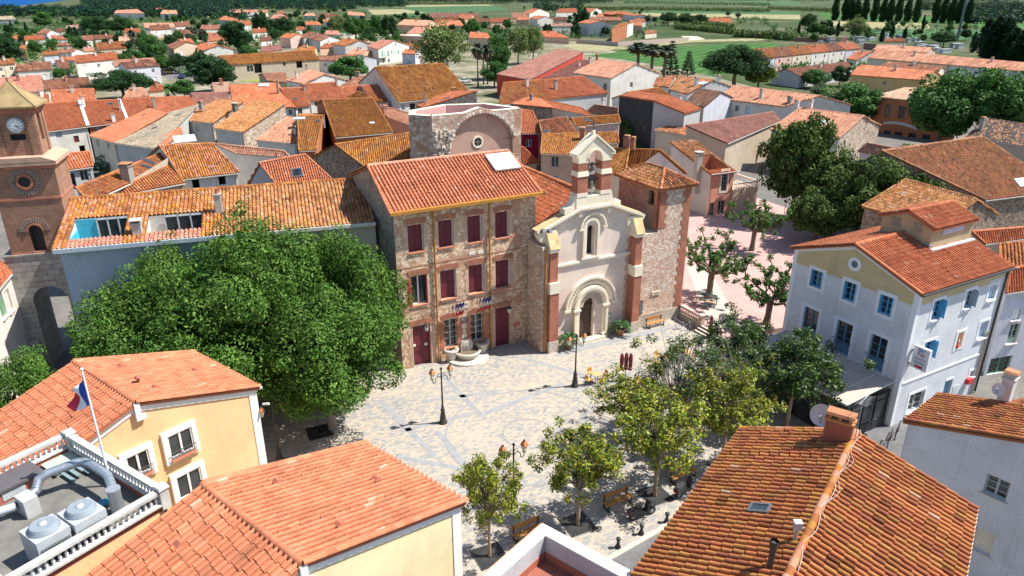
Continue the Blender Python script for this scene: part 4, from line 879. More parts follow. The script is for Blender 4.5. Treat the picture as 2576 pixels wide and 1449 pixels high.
def build_annex():
 F=AN; o=F(11,6); r=thing('long_house','long blue-grey house with an ochre tiled roof cut by two sunken terraces','house',o)
 zf=lambda t:11.6+t*(13.3-11.6)/6.85
 m=MB(o); wallface(m,F.xy(.15,.3),F.xy(13.2,.3),[(0,11.4),(13.05,11.4)],[(2.0,2.9,5.2,6.9),(6,6.9,5.2,6.9),(10,10.9,5.2,6.9)],0); wallface(m,F.xy(13.2,.3),F.xy(22.0,.3),[(0,11.4),(8.8,11.4)],[(7.3,8.2,6.6,9.4)],1)
 wallface(m,F.xy(.15,12),F.xy(.15,.3),[(0,11.6),(5.2,13.1),(11.7,11.5)],[],0); wallface(m,F.xy(22,12),F.xy(.15,12),[(0,11.6),(21.8,11.6)],[],0); wallface(m,F.xy(22,.3),F.xy(22,12),[(0,11.4),(6.5,13.1),(11.7,11.5)],[],1)
 m.build('wall',['w_blue','w_cream'],r)
 p=np.array([*F.xy(.15,.3),0.])
 for a in(2.0,6.0,10.0):fill_opening(r,o,p,F.u,F.n,a,a+.9,5.2,6.9,'shut:grey')
 fill_opening(r,o,np.array([*F.xy(13.2,.3),0.]),F.u,F.n,7.3,8.2,6.6,9.4,'tall:brown')
 m=MB(o); m.beam(F(-.1,-.12,11.40),F(13.2,-.12,11.40),.5,.30,0,(.46,.53,.58)); m.beam(F(13.2,-.12,11.40),F(22,-.12,11.40),.5,.26,0,(.66,.62,.54))
 for i in range(60):F.box(m,.1+i*.22,.2+i*.22,.0,.29,11.08,11.22,0,(.40,.47,.52))
 m.build('cornice',[PAINT],r)
 m=MB(o); m.tube([F(5.3,.2,11.2),F(5.3,.2,.1)][::-1],.06,6,0,(.30,.38,.43)); m.tube([F(4.5,.2,10.55),F(5.3,.2,10.35)],.04,6,0,(.30,.38,.43)); m.build('downpipe',[PAINT],r)
 m=MB(o)
 def patch(a0,a1,t0,t1,pal,li=0.0,lod=0):slope(m,[F(a0,t0,zf(t0)),F(a1,t0,zf(t0)),F(a1,t1,zf(t1)),F(a0,t1,zf(t1))],pal,lod,.285,.40,.085,lichen=li,slab=.2)
 patch(-.2,.62,-.25,6.85,'lichen',.0); patch(.62,4.2,-.25,.85,'pink'); patch(.62,4.2,3.75,6.85,'lichen',.35); patch(4.2,5.6,-.25,6.85,'lichen',.05); patch(5.6,9.4,-.25,.95,'pink'); patch(5.6,9.4,3.4,6.85,'lichen',.25); patch(9.4,10.7,-.25,6.85,'lichen',.45); patch(10.7,22.0,-.25,6.85,'oldy',.12)
 slope(m,[F(22,12.2,11.7),F(-.2,12.2,11.7),F(-.2,6.85,13.3),F(22,6.85,13.3)],'ochre',1)
 ridge(m,F(-.2,6.85,13.32),F(22,6.85,13.32),.17,'ochre'); roof=m.build('roof',[TILE],r)
 for a0,a1,t0,t1,split in((.62,4.2,.85,3.75,2.05),(5.6,9.4,.95,3.4,0)):
  m=MB(o); zb=10.1
  m.add([F(a0,t0,zb),F(a1,t0,zb),F(a1,t1,zb),F(a0,t1,zb)],[(0,1,2,3)],0,(.4,.3,.22))
  for(p0,p1)in(((a0,t1),(a1,t1)),((a0,t0),(a0,t1)),((a1,t1),(a1,t0)),((a1,t0),(a0,t0))):
   m.add([F(*p0,zb),F(*p1,zb),F(*p1,zf(p1[1])-.05),F(*p0,zf(p0[1])-.05)],[(0,1,2,3)],0,(.62,.60,.55))
  if split:F.box(m,a0,split,t1-.06,t1-.01,zb,zf(t1)-.1,0,(.05,.42,.56)); F.box(m,a0+.01,a0+.06,t0,t1,zb,zf(t0)-.1,0,(.05,.42,.56)); F.box(m,a0+.02,a1,t0+.1,t0+.2,zb,zb+.4,0,(.62,.60,.55))
  m.build('sunken_terrace',[PAINT],r)
  s0=split or a0+1.1; m=MB(o); zt=zf(t1)-.12
  for k in range(4):a=s0+(a1-s0)*k/3; F.box(m,a-.05,a+.05,t1-.16,t1-.08,zb,zt,0,(.55,.57,.57))
  F.box(m,s0,a1,t1-.16,t1-.08,zt-.08,zt,0,(.55,.57,.57)); f=m.build('terrace_window',[PAINT],r)
  m=MB(o); m.add([F(s0,t1-.11,zb),F(a1,t1-.11,zb),F(a1,t1-.11,zt),F(s0,t1-.11,zt)],[(0,1,2,3)]); m.build('pane',[GLASS],f)
 for a,t,h,wd,cap in((10.62,3.1,1.35,.5,'pot'),(5.15,1.0,.75,.62,'slab')):add_chimney(roof,o,*F(a,t,zf(t)),wd,wd,h,(.45,.42,.37),cap,F.h)
build_annex()
plaster('bar_wall',(0.66,0.68,0.705),0.4,0.4,(.30,.33,.36)); plaster('bar_gold',(0.60,0.48,0.27),0.2,0.1); plain('bar_trim',(0.74,0.75,0.77),.9,.07); plain('awning_cloth',(0.50,0.42,0.35),.9,.16)
BL=Frame(26.23,42.84,119.0); BR_=Frame(26.23,42.84,29.0)
def build_bar():
 F,G=BL,BR_; o=F(5,-5); r=thing('bar_building','pale blue-grey bar building with golden gable band, blue windows and a red tiled roof','bar',o); ZE,ZR,W=10.05,11.95,10.0
 lf=[(7.28,8.25,7.70,9.0),(4.45,5.40,7.68,9.06),(1.64,2.58,7.72,9.06),(7.05,8.36,3.6,5.98),(4.15,5.45,3.58,6.04),(1.42,2.70,3.62,6.08)]
 rt=[(1.85,2.85,7.72,9.10),(5.47,6.45,7.78,9.08),(8.27,9.15,7.82,8.9),(1.90,3.0,4.70,6.05),(8.35,9.38,4.76,6.08),(5.65,6.60,0.0,2.03),(1.62,3.35,.58,2.06),(8.72,9.24,1.55,2.05)]
 m=MB(o); a=F.xy(10.05,0); b=F.xy(0,0)
 wallface(m,a,b,[(0,ZE),(5.05,ZR-.1),(10.05,ZE)],[(10.05-s1,10.05-s0,z0,z1)for s0,s1,z0,z1 in lf],0,0,.26)
 wallface(m,G.xy(0,0),G.xy(10.05,0),[(0,ZE),(10.05,ZE)],rt,0,0,.26); wallface(m,G.xy(10.05,0),G.xy(10.05,10.05),[(0,ZE),(5.05,ZR-.1),(10.05,ZE)],[],0); wallface(m,G.xy(10.05,10.05),G.xy(0,10.05),[(0,ZE),(10.05,ZE)],[],0)
 m.build('wall',['bar_wall'],r)
 m=MB(o)
 P=[(0.35,9.07),(1.4,9.07),(1.4,9.36),(2.88,9.36),(2.88,9.07),(4.2,9.07),(4.2,9.36),(5.58,9.36),(5.58,9.07),(7.05,9.07),(7.05,9.26),(8.45,9.26),(8.45,9.0),(9.7,9.0),(9.7,9.9),(5.05,11.55),(.35,9.85)]
 A=[F(s,.008,z)for s,z in P];
 def fanpoly(m,pts):m.add(pts,[tuple(range(len(pts)-1,-1,-1))],0,(.5,.5,.5),[(i,0)for i in range(len(pts))])
 fanpoly(m,A)
 for s0,s1 in((.32,1.6),(3.05,5.2),(6.7,8.05)):m.add([G(s0,-.008,9.12),G(s1,-.008,9.12),G(s1,-.008,9.95),G(s0,-.008,9.95)],[(0,1,2,3)],0)
 for s0,s1 in((1.6,3.05),(5.2,6.7),(8.05,9.7)):m.add([G(s0,-.008,9.36),G(s1,-.008,9.36),G(s1,-.008,9.95),G(s0,-.008,9.95)],[(0,1,2,3)],0)
 m.build('gable_band',['bar_gold'],r)
 m=MB(o)
 for(s0,z0),(s1,z1)in(((0,9.98),(5.05,11.72)),((5.05,11.72),(10.05,9.98))):m.beam(F(s0,.0,z0-.02),F(s1,.0,z1-.02),.06,.36)
 for s0,s1,z0,z1 in((0,.34,0,9.9),(9.72,10.05,0,9.9)):F.box(m,s0,s1,-.02,.022,z0,z1)
 G.box(m,-.02,.32,-.022,.02,0,9.95); G.box(m,9.72,10.05,-.022,.02,0,9.95); G.box(m,.3,9.75,-.05,.02,3.28,3.42)
 for s0,s1,z0,z1 in lf:
  for q in((s0-.26,s0,z0-.25,z1+.26),(s1,s1+.26,z0-.25,z1+.26),(s0,s1,z1,z1+.26),(s0,s1,z0-.25,z0)):F.box(m,q[0],q[1],-.02,.018,q[2],q[3])
 for s0,s1,z0,z1 in rt:
  for q in((s0-.22,s0,z0-.28,z1+.2),(s1,s1+.22,z0-.28,z1+.2),(s0,s1,z1,z1+.2),(s0,s1,z0-.28,z0)):
   if z0>.3 or q[2]>1:G.box(m,q[0],q[1],-.018,.02,q[2],q[3])
  if z0>.3:G.box(m,s0-.06,s1+.06,-.14,.2,z0-.10,z0-.003)
 m.build('trim',['bar_trim'],r)
 m=MB(o); ringarch(m,F,4.93,10.45,.26,.50,-.02,.05,0,2*pi,28); m.build('round_frame',['bar_trim'],r)
 m=MB(o); m.add([F(4.93+.27*cos(2*pi*i/20),.012,10.45+.27*sin(2*pi*i/20))for i in range(20)][::-1],[tuple(range(20))],0,(.10,.15,.17)); m.build('round_window',[PAINT],r)
 p=np.array([*a,0.]); e=-F.u; n=unit(np.array([-e[1],e[0],0]))
 for i,(s0,s1,z0,z1)in enumerate(lf):fill_opening(r,o,p,e,n,10.05-s1,10.05-s0,z0,z1,'fold:blue' if i<3 else 'tall:dblue',.24)
 p=np.array([*G.xy(0,0),0.]); st=['two:blue','two:lblue','shut:lblue','two:blue','shut:lblue','door:dblue','bars:white','two:grey']
 for i,(s0,s1,z0,z1)in enumerate(rt):
  fill_opening(r,o,p,G.u,G.n,s0,s1,z0,z1,st[i],.24)
  if st[i]in('two:blue','two:lblue'):
   m=MB(o); G.box(m,s1-.05,s1-.01,-.30,.2,z0+.03,z1-.03,0,(.08,.36,.62)if st[i]=='two:blue' else(.32,.44,.50)); m.build('shutter',[PAINT],r)
 m=MB(o); G.box(m,5.72,6.45,-.012,.02,4.68,5.86,0,(.36,.17,.07)); G.box(m,6.36,6.46,-.018,.0,4.7,5.85,0,(.70,.62,.48)); m.lathe([(.20,4.70),(.16,4.95),(.05,5.1)],G(6.0,.07,0),10,0,(.55,.10,.05)); m.lathe([(.10,5.1),(.12,5.22),(.05,5.34)],G(6.0,.04,0),10,0,(.65,.52,.40)); tag(m.build('painted_window',[PAINT],r),'mock window painted with a figure')
 m=MB(o)
 for s0,s1,z0,z1 in((5.48,5.70,4.45,6.08),(6.48,6.70,4.45,6.08),(5.70,6.48,5.88,6.08),(5.62,6.56,4.48,4.64)):G.box(m,s0,s1,-.03,.02,z0,z1)
 m.build('trim',['bar_trim'],r)
 for s in(4.8,2.06):
  m=MB(o); s0,s1=s-.75,s+.75
  for z in(3.66,4.62):m.beam(F(s0,.16,z),F(s1,.16,z),.03,.04,0,(.10,.20,.28))
  for k in range(9):q=s0+(s1-s0)*k/8; m.beam(F(q,.16,3.64),F(q,.16+.001,4.62),.018,.018,0,(.10,.20,.28))
  for q in(s0,s1):m.beam(F(q,.0,4.62),F(q,.16,4.62),.03,.03,0,(.10,.20,.28))
  m.build('balcony_rail',[PAINT],r)
 q=G(.62,-.75,0); m=MB(o); G.box(m,.50,.74,-1.22,-.12,4.72,6.30,0,(.72,.72,.74)); G.box(m,.47,.77,-.12,.0,5.9,5.98,0,(.3,.3,.3)); G.box(m,.47,.77,-.12,.0,4.9,4.98,0,(.3,.3,.3)); s=m.build('hanging_sign',[PAINT],r)
 SF=Frame(*G(.49,-.67)[:2],119.0); SF2=Frame(*G(.494,-.67)[:2],119.0-180)
 for z,b,c,h in((6.10,'Bar',(.02,.10,.32),.36),(5.80,'Pub',(.50,.02,.04),.36),(5.45,'SANTA',(.10,.20,.30),.25),(5.18,'MARIA',(.10,.20,.30),.25)):text(s,o,SF2,b,0,z,-.004,h,c)
 m=MB(o); G.box(m,.484,.495,-.95,-.42,4.82,5.0,0,(.5,.03,.05)); m.build('sign_mark',[PAINT],s)
 m=MB(o); G.box(m,8.3,8.85,-.28,.0,1.15,1.55,0,(.55,.03,.03)); m.build('letter_box',[PAINT],r)
 m=MB(o)
 for s0 in(6.9,7.25,7.9,8.3):G.box(m,s0,s0+.3,-.03,.02,.7 if s0<7.5 else .25,1.3 if s0<7.5 else .8,0,(.58,.60,.60))
 m.build('meter_box',[PAINT],r)
 for s,rr,c in((9.86,.07,(.03,.035,.04)),(9.55,.05,(.36,.30,.22)),(9.38,.04,(.45,.36,.28))):
  m=MB(o); m.tube([G(s,-.1,.1),G(s,-.1,9.9 if rr>.06 else 5.2)],rr,7,0,c); m.build('downpipe',[PAINT],r)
 m=MB(o); E1,E2=G(-.25,-.3,ZE+.06),G(10.25,-.3,ZE+.06); R1,R2=G(-.25,5.05,ZR),G(10.25,5.05,ZR); B1,B2=G(-.25,10.3,ZE+.06),G(10.25,10.3,ZE+.06)
 slope(m,[E1,E2,R2,R1],'red',0,.25,.38); slope(m,[B2,B1,R1,R2],'red',0,.25,.38); ridge(m,R1,R2,.15,'red')
 for p_,q_ in((E1,R1),(R1,B1)):ridge(m,p_+(0,0,.03),q_+(0,0,.03),.11,'red')
 roof=m.build('roof',[TILE],r)
 m=MB(o); m.beam(E1-G.n*.06-(0,0,.08),E2-G.n*.06-(0,0,.08),.12,.12,0,(.05,.055,.06)); m.build('gutter',[PAINT],r)
 m=MB(o); s0,s1,t0,t1=5.15,10.0,3.05,6.95
 wallface(m,G.xy(s0,t1),G.xy(s0,t0),[(0,12.8),(1.95,13.5),(3.9,12.8)],[],0,10.9); wallface(m,G.xy(s0,t0),G.xy(s1,t0),[(0,12.8),(s1-s0,12.8)],[],0,10.9); wallface(m,G.xy(s1,t0),G.xy(s1,t1),[(0,12.8),(1.95,13.5),(3.9,12.8)],[],0,10.9); wallface(m,G.xy(s1,t1),G.xy(s0,t1),[(0,12.8),(s1-s0,12.8)],[],0,10.9)
 lw=m.build('roof_lantern',['lantern_wall'],r)
 m=MB(o)
 for a_,b_ in((3.85,4.5),(5.5,6.2)):
  for k in range(7):G.box(m,s0-.05,s0+.0,a_,b_,12.22+k*.09,12.27+k*.09,0,(.42,.36,.26))
  G.box(m,s0-.012,s0+.01,a_,b_,12.2,12.85,0,(.05,.045,.035))
 for k in range(5):G.box(m,6.35,8.75,t0-.06,t0,12.14+k*.085,12.19+k*.085,0,(.68,.70,.74))
 G.box(m,6.3,8.8,t0-.015,t0+.01,12.1,12.56,0,(.2,.25,.34)); m.build('louvre',[PAINT],lw)
 m=MB(o); e1,e2,r1,r2,b1,b2=G(s0-.2,t0-.25,12.78),G(s1+.2,t0-.25,12.78),G(s0-.2,5,13.62),G(s1+.2,5,13.62),G(s0-.2,t1+.25,12.78),G(s1+.2,t1+.25,12.78)
 slope(m,[e1,e2,r2,r1],'red',0,.25,.38); slope(m,[b2,b1,r1,r2],'red',0,.25,.38); ridge(m,r1,r2,.13,'red'); m.build('lantern_roof',[TILE],r)
 m=MB(o); G.box(m,s0-.1,s1+.1,t0-.35,t0+.02,11.20,11.32,0,(.60,.62,.64)); G.box(m,s0-.12,s0+.02,t0-.2,t1,11.5,11.56,0,(.2,.25,.27)); m.build('flashing',[PAINT],lw)
 t=thing('glass_veranda','dark framed glass veranda with a beige awning roof in front of the bar','veranda',F(2,2.2)); o=F(2,2.2); k1=(.03,.032,.034)
 S0,S1,T0,T1=.35,9.6,.05,4.75
 m=MB(o); zi,zo=3.42,2.95; V=[F(S0,T1,zo),F(S1,T1,zo),F(S1,T0,zi),F(S0,T0,zi)]; m.add(V,[(3,2,1,0)]); m.add([v-(0,0,.08)for v in V],[(0,1,2,3)])
 for k in range(4):m.add([V[k],V[(k+1)%4],V[(k+1)%4]-(0,0,.08),V[k]-(0,0,.08)],[(0,1,2,3)])
 m.build('awning',['awning_cloth'],t)
 m=MB(o)
 for k in range(8):s=S0+(S1-S0)*k/7; m.beam(F(s,T1,zo+.03),F(s,T0,zi+.03),.06,.05,0,(.62,.62,.60))
 m.beam(F(S0,T1,zo),F(S1,T1,zo),.12,.14,0,(.62,.60,.56)); m.build('awning_rail',[PAINT],t)
 m=MB(o)
 for s in(S0+.05,2.6,5,7.3,S1-.05):F.box(m,s-.05,s+.05,T1-.15,T1-.05,0,zo-.1,0,k1)
 for tt in(.3,1.55,2.8,4.0,T1-.1):F.box(m,S0,S0+.1,tt-.05,tt+.05,0,zo-.05,0,k1)
 for z in(.04,.75,2.25,2.72):
  m.beam(F(S0+.05,T1-.1,z),F(S1-.05,T1-.1,z),.08,.08,0,k1); m.beam(F(S0+.05,.2,z),F(S0+.05,T1-.1,z),.08,.08,0,k1)
 m.box(F(S0+.05,2.45,.38),(.05,4.6,.66),0,(.03,.03,.032),ax=F.ax); f=m.build('frame',[PAINT],t)
 m=MB(o); m.add([F(S0+.06,.2,.1),F(S0+.06,T1-.1,.1),F(S0+.06,T1-.1,2.8),F(S0+.06,.2,2.8)],[(0,1,2,3)]); m.add([F(S0,T1-.1,.1),F(S1,T1-.1,.1),F(S1,T1-.1,2.8),F(S0,T1-.1,2.8)],[(0,1,2,3)]); m.build('pane',[GLASS],f)
plaster('lantern_wall',(.46,.36,.22),.9,.8,(.03,.03,.03))
build_bar()
def win_trim(par,o,F,s0,s1,z0,z1,wd=.22,mat='white_trim',t=-.03):
 m=MB(o)
 for q in((s0-wd,s0,z0-wd,z1+wd),(s1,s1+wd,z0-wd,z1+wd),(s0,s1,z1,z1+wd),(s0,s1,z0-wd,z0)):F.box(m,q[0],q[1],t,.02,q[2],q[3])
 m.build('window_surround',[mat],par)
plain('white_trim',(.72,.71,.68),.85,.07); plaster('yb_wall',(.78,.52,.28),.22,.12,(.5,.34,.18)); plaster('yb_wall_pale',(.80,.66,.40),.15,.08,(.6,.45,.28))
def yellow_house(label,px,ze,zr,wallm,wins,name='yellow_house',extra=9.0,vents=()):
 near_e,far_e,far_r,near_r=px
 E1,E2,R2,R1=U(*near_e,ze),U(*far_e,ze),U(*far_r,zr),U(*near_r,zr)
 e=unit((E2-E1)*[1,1,0]); n=np.array([-e[1],e[0],0]); run=float(((R1+R2-E1-E2)/2)@n); R1=E1+n*run+(0,0,zr-ze); R2=E2+n*run+(0,0,zr-ze)
 r,g=house(name,label,'house',E1,E2,R2,R1,wallm,'new','gable',.22,.18,0,gutter=True,backlod=0,fpal='new',pitch=.262,course=.42,fascia=(.7,.7,.68))
 o=g['o']; p,q,_=g['sides']['l']; F=Frame(*p,math.degrees(atan2(q[1]-p[1],q[0]-p[0]))); L=hypot(*(q-p))
 m=MB(o); zt=lambda s:zr-.16-abs(s-L/2)*(zr-ze)/run
 for s0,s1 in((-.02,L/2),(L/2,L+.02)):m.beam(F(s0,-.02,zt(s0)-.17),F(s1,-.02,zt(s1)-.17),.09,.34)
 F.box(m,L-.42,L+.03,-.035,.3,0,ze-.2); F.box(m,-.03,.4,-.035,.3,0,ze-.2); m.build('trim',['white_trim'],r)
 m=MB(o); m.box(F(L/2,-.12,zr-.5),(.26,.22,.9),0,(.66,.66,.66),ax=F.ax); m.box(F(L/2+.16,-.12,zr-.85),(.34,.16,.24),0,(.7,.7,.7),ax=F.ax); m.build('ridge_box',[PAINT],r)
 for(s0,s1,z0,z1)in wins:
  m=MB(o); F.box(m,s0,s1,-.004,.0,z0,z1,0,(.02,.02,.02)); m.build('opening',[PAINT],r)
  fill_opening(r,o,np.array([*p,0.])-F.n*.12,F.u,F.n,s0,s1,z0,z1,'two:white',.10); win_trim(r,o,F,s0,s1,z0,z1,.22,t=-.14)
  m=MB(o); F.box(m,s0-.02,s1+.02,-.30,.0,z0-.06,z0,0,(.50,.17,.10)); m.build('sill',[PAINT],r)
  m=MB(o)
  for z in(z0+.12,z0+.42):m.beam(F(s0,-.24,z),F(s1,-.24,z),.025,.025,0,(.06,.08,.08))
  for k in range(8):s=s0+(s1-s0)*k/7; m.beam(F(s,-.24,z0+.12),F(s,-.241,z0+.42),.018,.018,0,(.06,.08,.08))
  m.build('flower_rail',[PAINT],r)
 for(tx,ty)in vents:
  x=hitplane(tx,ty,g['E1'],g['nf'])+g['nf']*.14; m=MB(o); m.box(x,(.3,.34,.14),0,(.40,.13,.07),ax=(g['ee'],g['vv'],g['nf']),top=(.75,.4)); m.build('vent_tile',[PAINT],g['roof'])
 return r,g,F,L
Y1,Y1g,Y1F,Y1L=yellow_house('orange-yellow house behind the flagpole, three windows under its pink-red gable roof',((655,972),(490,885),(183,910),(335,1007)),8.6,10.6,'yb_wall',[],vents=((305,925),(490,935),(390,978)))
L=Y1L
for(z0,z1,s0,s1)in((6.85,8.15,L-5.0,L-3.75),(6.85,8.05,L-7.0,L-5.95),(4.4,5.75,L-5.0,L-3.7)):
 o=Y1g['o']; p=Y1g['sides']['l'][0]; F=Y1F
 fill_opening(Y1,o,np.array([*p,0.])-F.n*.14,F.u,F.n,s0,s1,z0,z1,'win:white',.10); win_trim(Y1,o,F,s0,s1,z0,z1,.24,t=-.15)
 m=MB(o); F.box(m,s0-.02,s1+.02,-.34,.0,z0-.07,z0,0,(.50,.17,.10)); m.build('sill',[PAINT],Y1)
 if z0>5:
  m=MB(o)
  for z in(z0+.10,z0+.42):m.beam(F(s0,-.28,z),F(s1,-.28,z),.03,.03,0,(.06,.08,.08))
  for k in range(8):s=s0+(s1-s0)*k/7; m.beam(F(s,-.28,z0+.1),F(s,-.281,z0+.42),.02,.02,0,(.06,.08,.08))
  m.build('flower_rail',[PAINT],Y1)
m=MB(Y1g['o']); x=hitplane(350,967,Y1g['E1'],Y1g['nf']); m.tube([x,x+(0,0,.38)],.08,8,0,(.38,.10,.06)); m.lathe([(.15,.36),(.15,.42),(.0,.5)],x,10,0,(.40,.11,.07)); m.build('vent_pipe',[PAINT],Y1g['roof'])
Y2,Y2g,Y2F,Y2L=yellow_house('yellow house at bottom centre with broad pink-red roof and plain sunlit gable',((1174,1259),(921,1113),(515,1216),(764,1429)),10.0,12.0,'yb_wall_pale',[],vents=((697,1217),(946,1210),(854,1325),(452,1375)))
m=MB(Y1g['o']); e=Y1g['E1']; m.tube([e+(0,0,-1.1),e+(.35,-.1,-1.0)],.07,8,0,(.7,.7,.7)); m.build('camera_unit',[PAINT],Y1)
def lower_left_terrace():
 F=Frame(-12.9,21.92,-33.3); o=F(-3.2,-2.5); LS,LT=-6.75,-5.6
 r=thing('roof_terrace','flat roof terrace ringed by white stone balusters above a yellow wall','terrace',o); zf,zr=10.05,11.0
 m=MB(o)
 wallface(m,F.xy(0,LT),F.xy(0,0),[(0,10.1),(-LT,10.1)],[],0); wallface(m,F.xy(0,0),F.xy(LS,0),[(0,10.1),(-LS,10.1)],[],0); wallface(m,F.xy(LS,LT),F.xy(0,LT),[(0,10.1),(-LS,10.1)],[],0); wallface(m,F.xy(LS,0),F.xy(LS,LT),[(0,10.1),(-LT,10.1)],[],0)
 m.build('wall',['yb_wall'],r)
 m=MB(o); F.box(m,LS+.12,-.12,LT+.12,-.12,zf-.2,zf,0); m.build('floor',['terrace_slab'],r)
 m=MB(o)
 for q in((LS,0,-.14,-.02),(-.14,-.02,LT,-.14),(LS,-.14,LT+.02,LT+.14),(LS+.02,LS+.14,LT+.14,-.14)):F.box(m,q[0],q[1],q[2],q[3],zf-.1,10.38,0)
 m.build('parapet',['terrace_red'],r)
 m=MB(o)
 for q in((LS,.12,-.20,.12),(-.20,.12,LT-.12,-.20),(LS,-.2,LT-.12,LT+.2),(LS-.12,LS+.2,LT+.2,-.2)):F.box(m,q[0],q[1],q[2],q[3],10.38,10.46,0); F.box(m,q[0]+.02,q[1]-.02,q[2]+.03,q[3]-.03,10.88,zr,0)
 m.build('coping',['weathered_stone'],r)
 prof=[(.055,0),(.055,.035),(.03,.05),(.055,.12),(.06,.17),(.045,.24),(.028,.31),(.032,.36),(.05,.38),(.05,.42)]
 bm_=None; pts=[F(-.06-0.0,-.30-k*.215,10.46)for k in range(25)]+[F(-.32-k*.215,-.05,10.46)for k in range(30)]+[F(LS+.03,-.32-k*.215,10.46)for k in range(25)]
 for p in pts:
  if bm_ is None:
   mm=MB((0,0,0)); mm.lathe(prof,(0,0,0),10,0,(.66,.66,.64)); bm_=mm.build('baluster',[PAINT],r); bm_.location=p-o
  else:c=bm_.copy(); C.objects.link(c); c.parent=r; c.location=p-o
 for s,t in((-.04,-.04),(-.04,LT+.04),(LS+.2,-.04)):
  m=MB(o); F.box(m,s-.17,s+.17,t-.17,t+.17,10.2,11.05,0); F.box(m,s-.22,s+.22,t-.22,t+.22,11.05,11.15,0,top=(.85,.85)); m.build('pier',['weathered_stone'],r)
 for s,t,nm in((-1.02,-3.62,'left'),(-.88,-2.46,'right')):
  b=F(s,t,zf); a=thing('air_conditioner','grey rooftop cooling unit with a round fan, %s'%('the nearer of the pair' if nm=='left' else 'the one next to the standing duct'),'cooling unit',b,'cooling units on the roof terrace')
  m=MB(b); F.box(m,s-.58,s+.58,t-.54,t+.54,zf+.05,zf+1.22,0,(.38,.40,.43)); F.box(m,s-.55,s+.55,t-.5,t+.5,zf,zf+.05,0,(.2,.2,.2)); m.build('casing',[PAINT],a)
  m=MB(b); m.lathe([(.50,0),(.50,.05),(.43,.08),(.43,.17),(.39,.20)],F(s-.02,t,zf+1.22),24,0,(.22,.26,.30)); m.lathe([(.13,.0),(.12,.04),(.0,.05)],F(s-.02,t,zf+1.42),16,0,(.45,.46,.47)); m.build('fan_cowl',[PAINT],a)
  m=MB(b)
  F.box(m,s+.58,s+.586,t-.48,t+.48,zf+.12,zf+.90,0,(.03,.035,.04))
  for k in range(10):F.box(m,s+.586,s+.596,t-.48+k*.105,t-.472+k*.105,zf+.12,zf+.90,0,(.30,.38,.38))
  for k in range(10):F.box(m,s+.587,s+.597,t-.48,t+.48,zf+.14+k*.08,zf+.148+k*.08,0,(.30,.38,.38))
  m.build('grille',[PAINT],a)
 b=F(-3.6,-2.4,zf); a=thing('air_duct','silver ventilation duct bending across the terrace from a box to an upright stub','air duct',b); gv=(.44,.48,.52)
 m=MB(b); P=[F(-4.3,-2.75,zf+.55),F(-4.35,-2.45,zf+.6),F(-4.5,-2.2,zf+.9),F(-4.45,-1.9,zf+1.0),F(-4.1,-.95,zf+1.05),F(-3.9,-.78,zf+1.05),F(-3.5,-.72,zf+1.05),F(-2.4,-.72,zf+1.0),F(-1.55,-1.0,zf+.8)]; m.tube(P,.17,12,0,gv)
 for i in range(len(P)-1):
  for f in(.25,.5,.75):q=P[i]*(1-f)+P[i+1]*f; d=unit(P[i+1]-P[i])*.015; m.tube([q-d,q+d],.178,12,0,(.36,.40,.44))
 m.build('duct_run',[METAL],a)
 m=MB(b); m.tube([F(-1.35,-1.1,zf),F(-1.35,-1.1,zf+1.05)],.23,14,0,(.46,.49,.52)); m.tube([F(-1.35,-1.1,zf+1.03),F(-1.35,-1.1,zf+1.1)],.25,14,0,(.56,.58,.60)); m.build('duct_stub',[METAL],a)
 m=MB(b); F.box(m,-4.45,-3.75,-3.15,-2.65,zf,zf+.75,0,(.44,.45,.44)); m.tube([F(-4.3,-3.2,zf+.4),F(-4.5,-3.7,zf+.4)],.16,10,0,gv); m.build('fan_box',[PAINT],a)
 b=F(-6.0,-.7,zf); a=thing('roof_hatch','pale green flat hatch lying on the terrace behind the duct','roof hatch',b); m=MB(b); F.box(m,-6.5,-5.42,-1.28,-.2,zf,zf+.16,0,(.30,.40,.33)); F.box(m,-6.55,-5.37,-1.33,-.15,zf+.16,zf+.20,0,(.36,.46,.38)); m.build('lid',[PAINT],a)
 b=F(-6.6,-3.2,zf); a=thing('roof_shed','low dark-roofed brick plant housing with a louvre at the left edge','roof housing',b); m=MB(b); F.box(m,-6.5,-5.45,-4.9,-1.75,zf,zf+.5,0,(.36,.12,.08)); m.build('wall',[PAINT],a)
 m=MB(b); F.box(m,-6.55,-5.36,-5.0,-1.65,zf+.5,zf+.60,0,(.10,.09,.095)); m.build('roof',[PAINT],a)
 m=MB(b)
 for k in range(5):F.box(m,-5.45,-5.42,-3.2,-2.4,zf+.12+k*.07,zf+.16+k*.07,0,(.50,.56,.58))
 m.build('louvre',[PAINT],a)
 for i,(s,t)in enumerate(((-4.9,-.75),(-1.9,-1.3))):
  b=F(s,t,zf); a=thing('pallet','weathered grey-blue timber pallet by the hatch' if i==0 else 'blue timber slats stacked behind the cooling unit','pallet',b); cc=(.20,.27,.29)if i==0 else(.04,.26,.36)
  for k in range(5 if i==0 else 4):
   m=MB(b); z=zf+.06+.1*k*(i==0); F.box(m,s-.5+.16*k,s-.4+.16*k,t-.45,t+.45,zf+.1+.05*k,zf+.14+.05*k,0,cc)if i else F.box(m,s-.45,s+.45,t-.4+.2*k,t-.28+.2*k,zf+.12+.12*(k%3),zf+.16+.12*(k%3),0,cc); m.build('slat',[PAINT],a)
  m=MB(b); F.box(m,s-.4,s+.4,t-.35,t-.25,zf,zf+.1,0,cc); m.build('bearer',[PAINT],a)
 b=np.array([-15.73,23.33,zf]); a=thing('flag','large French flag hanging on a white mast over the roof terrace','flag',b)
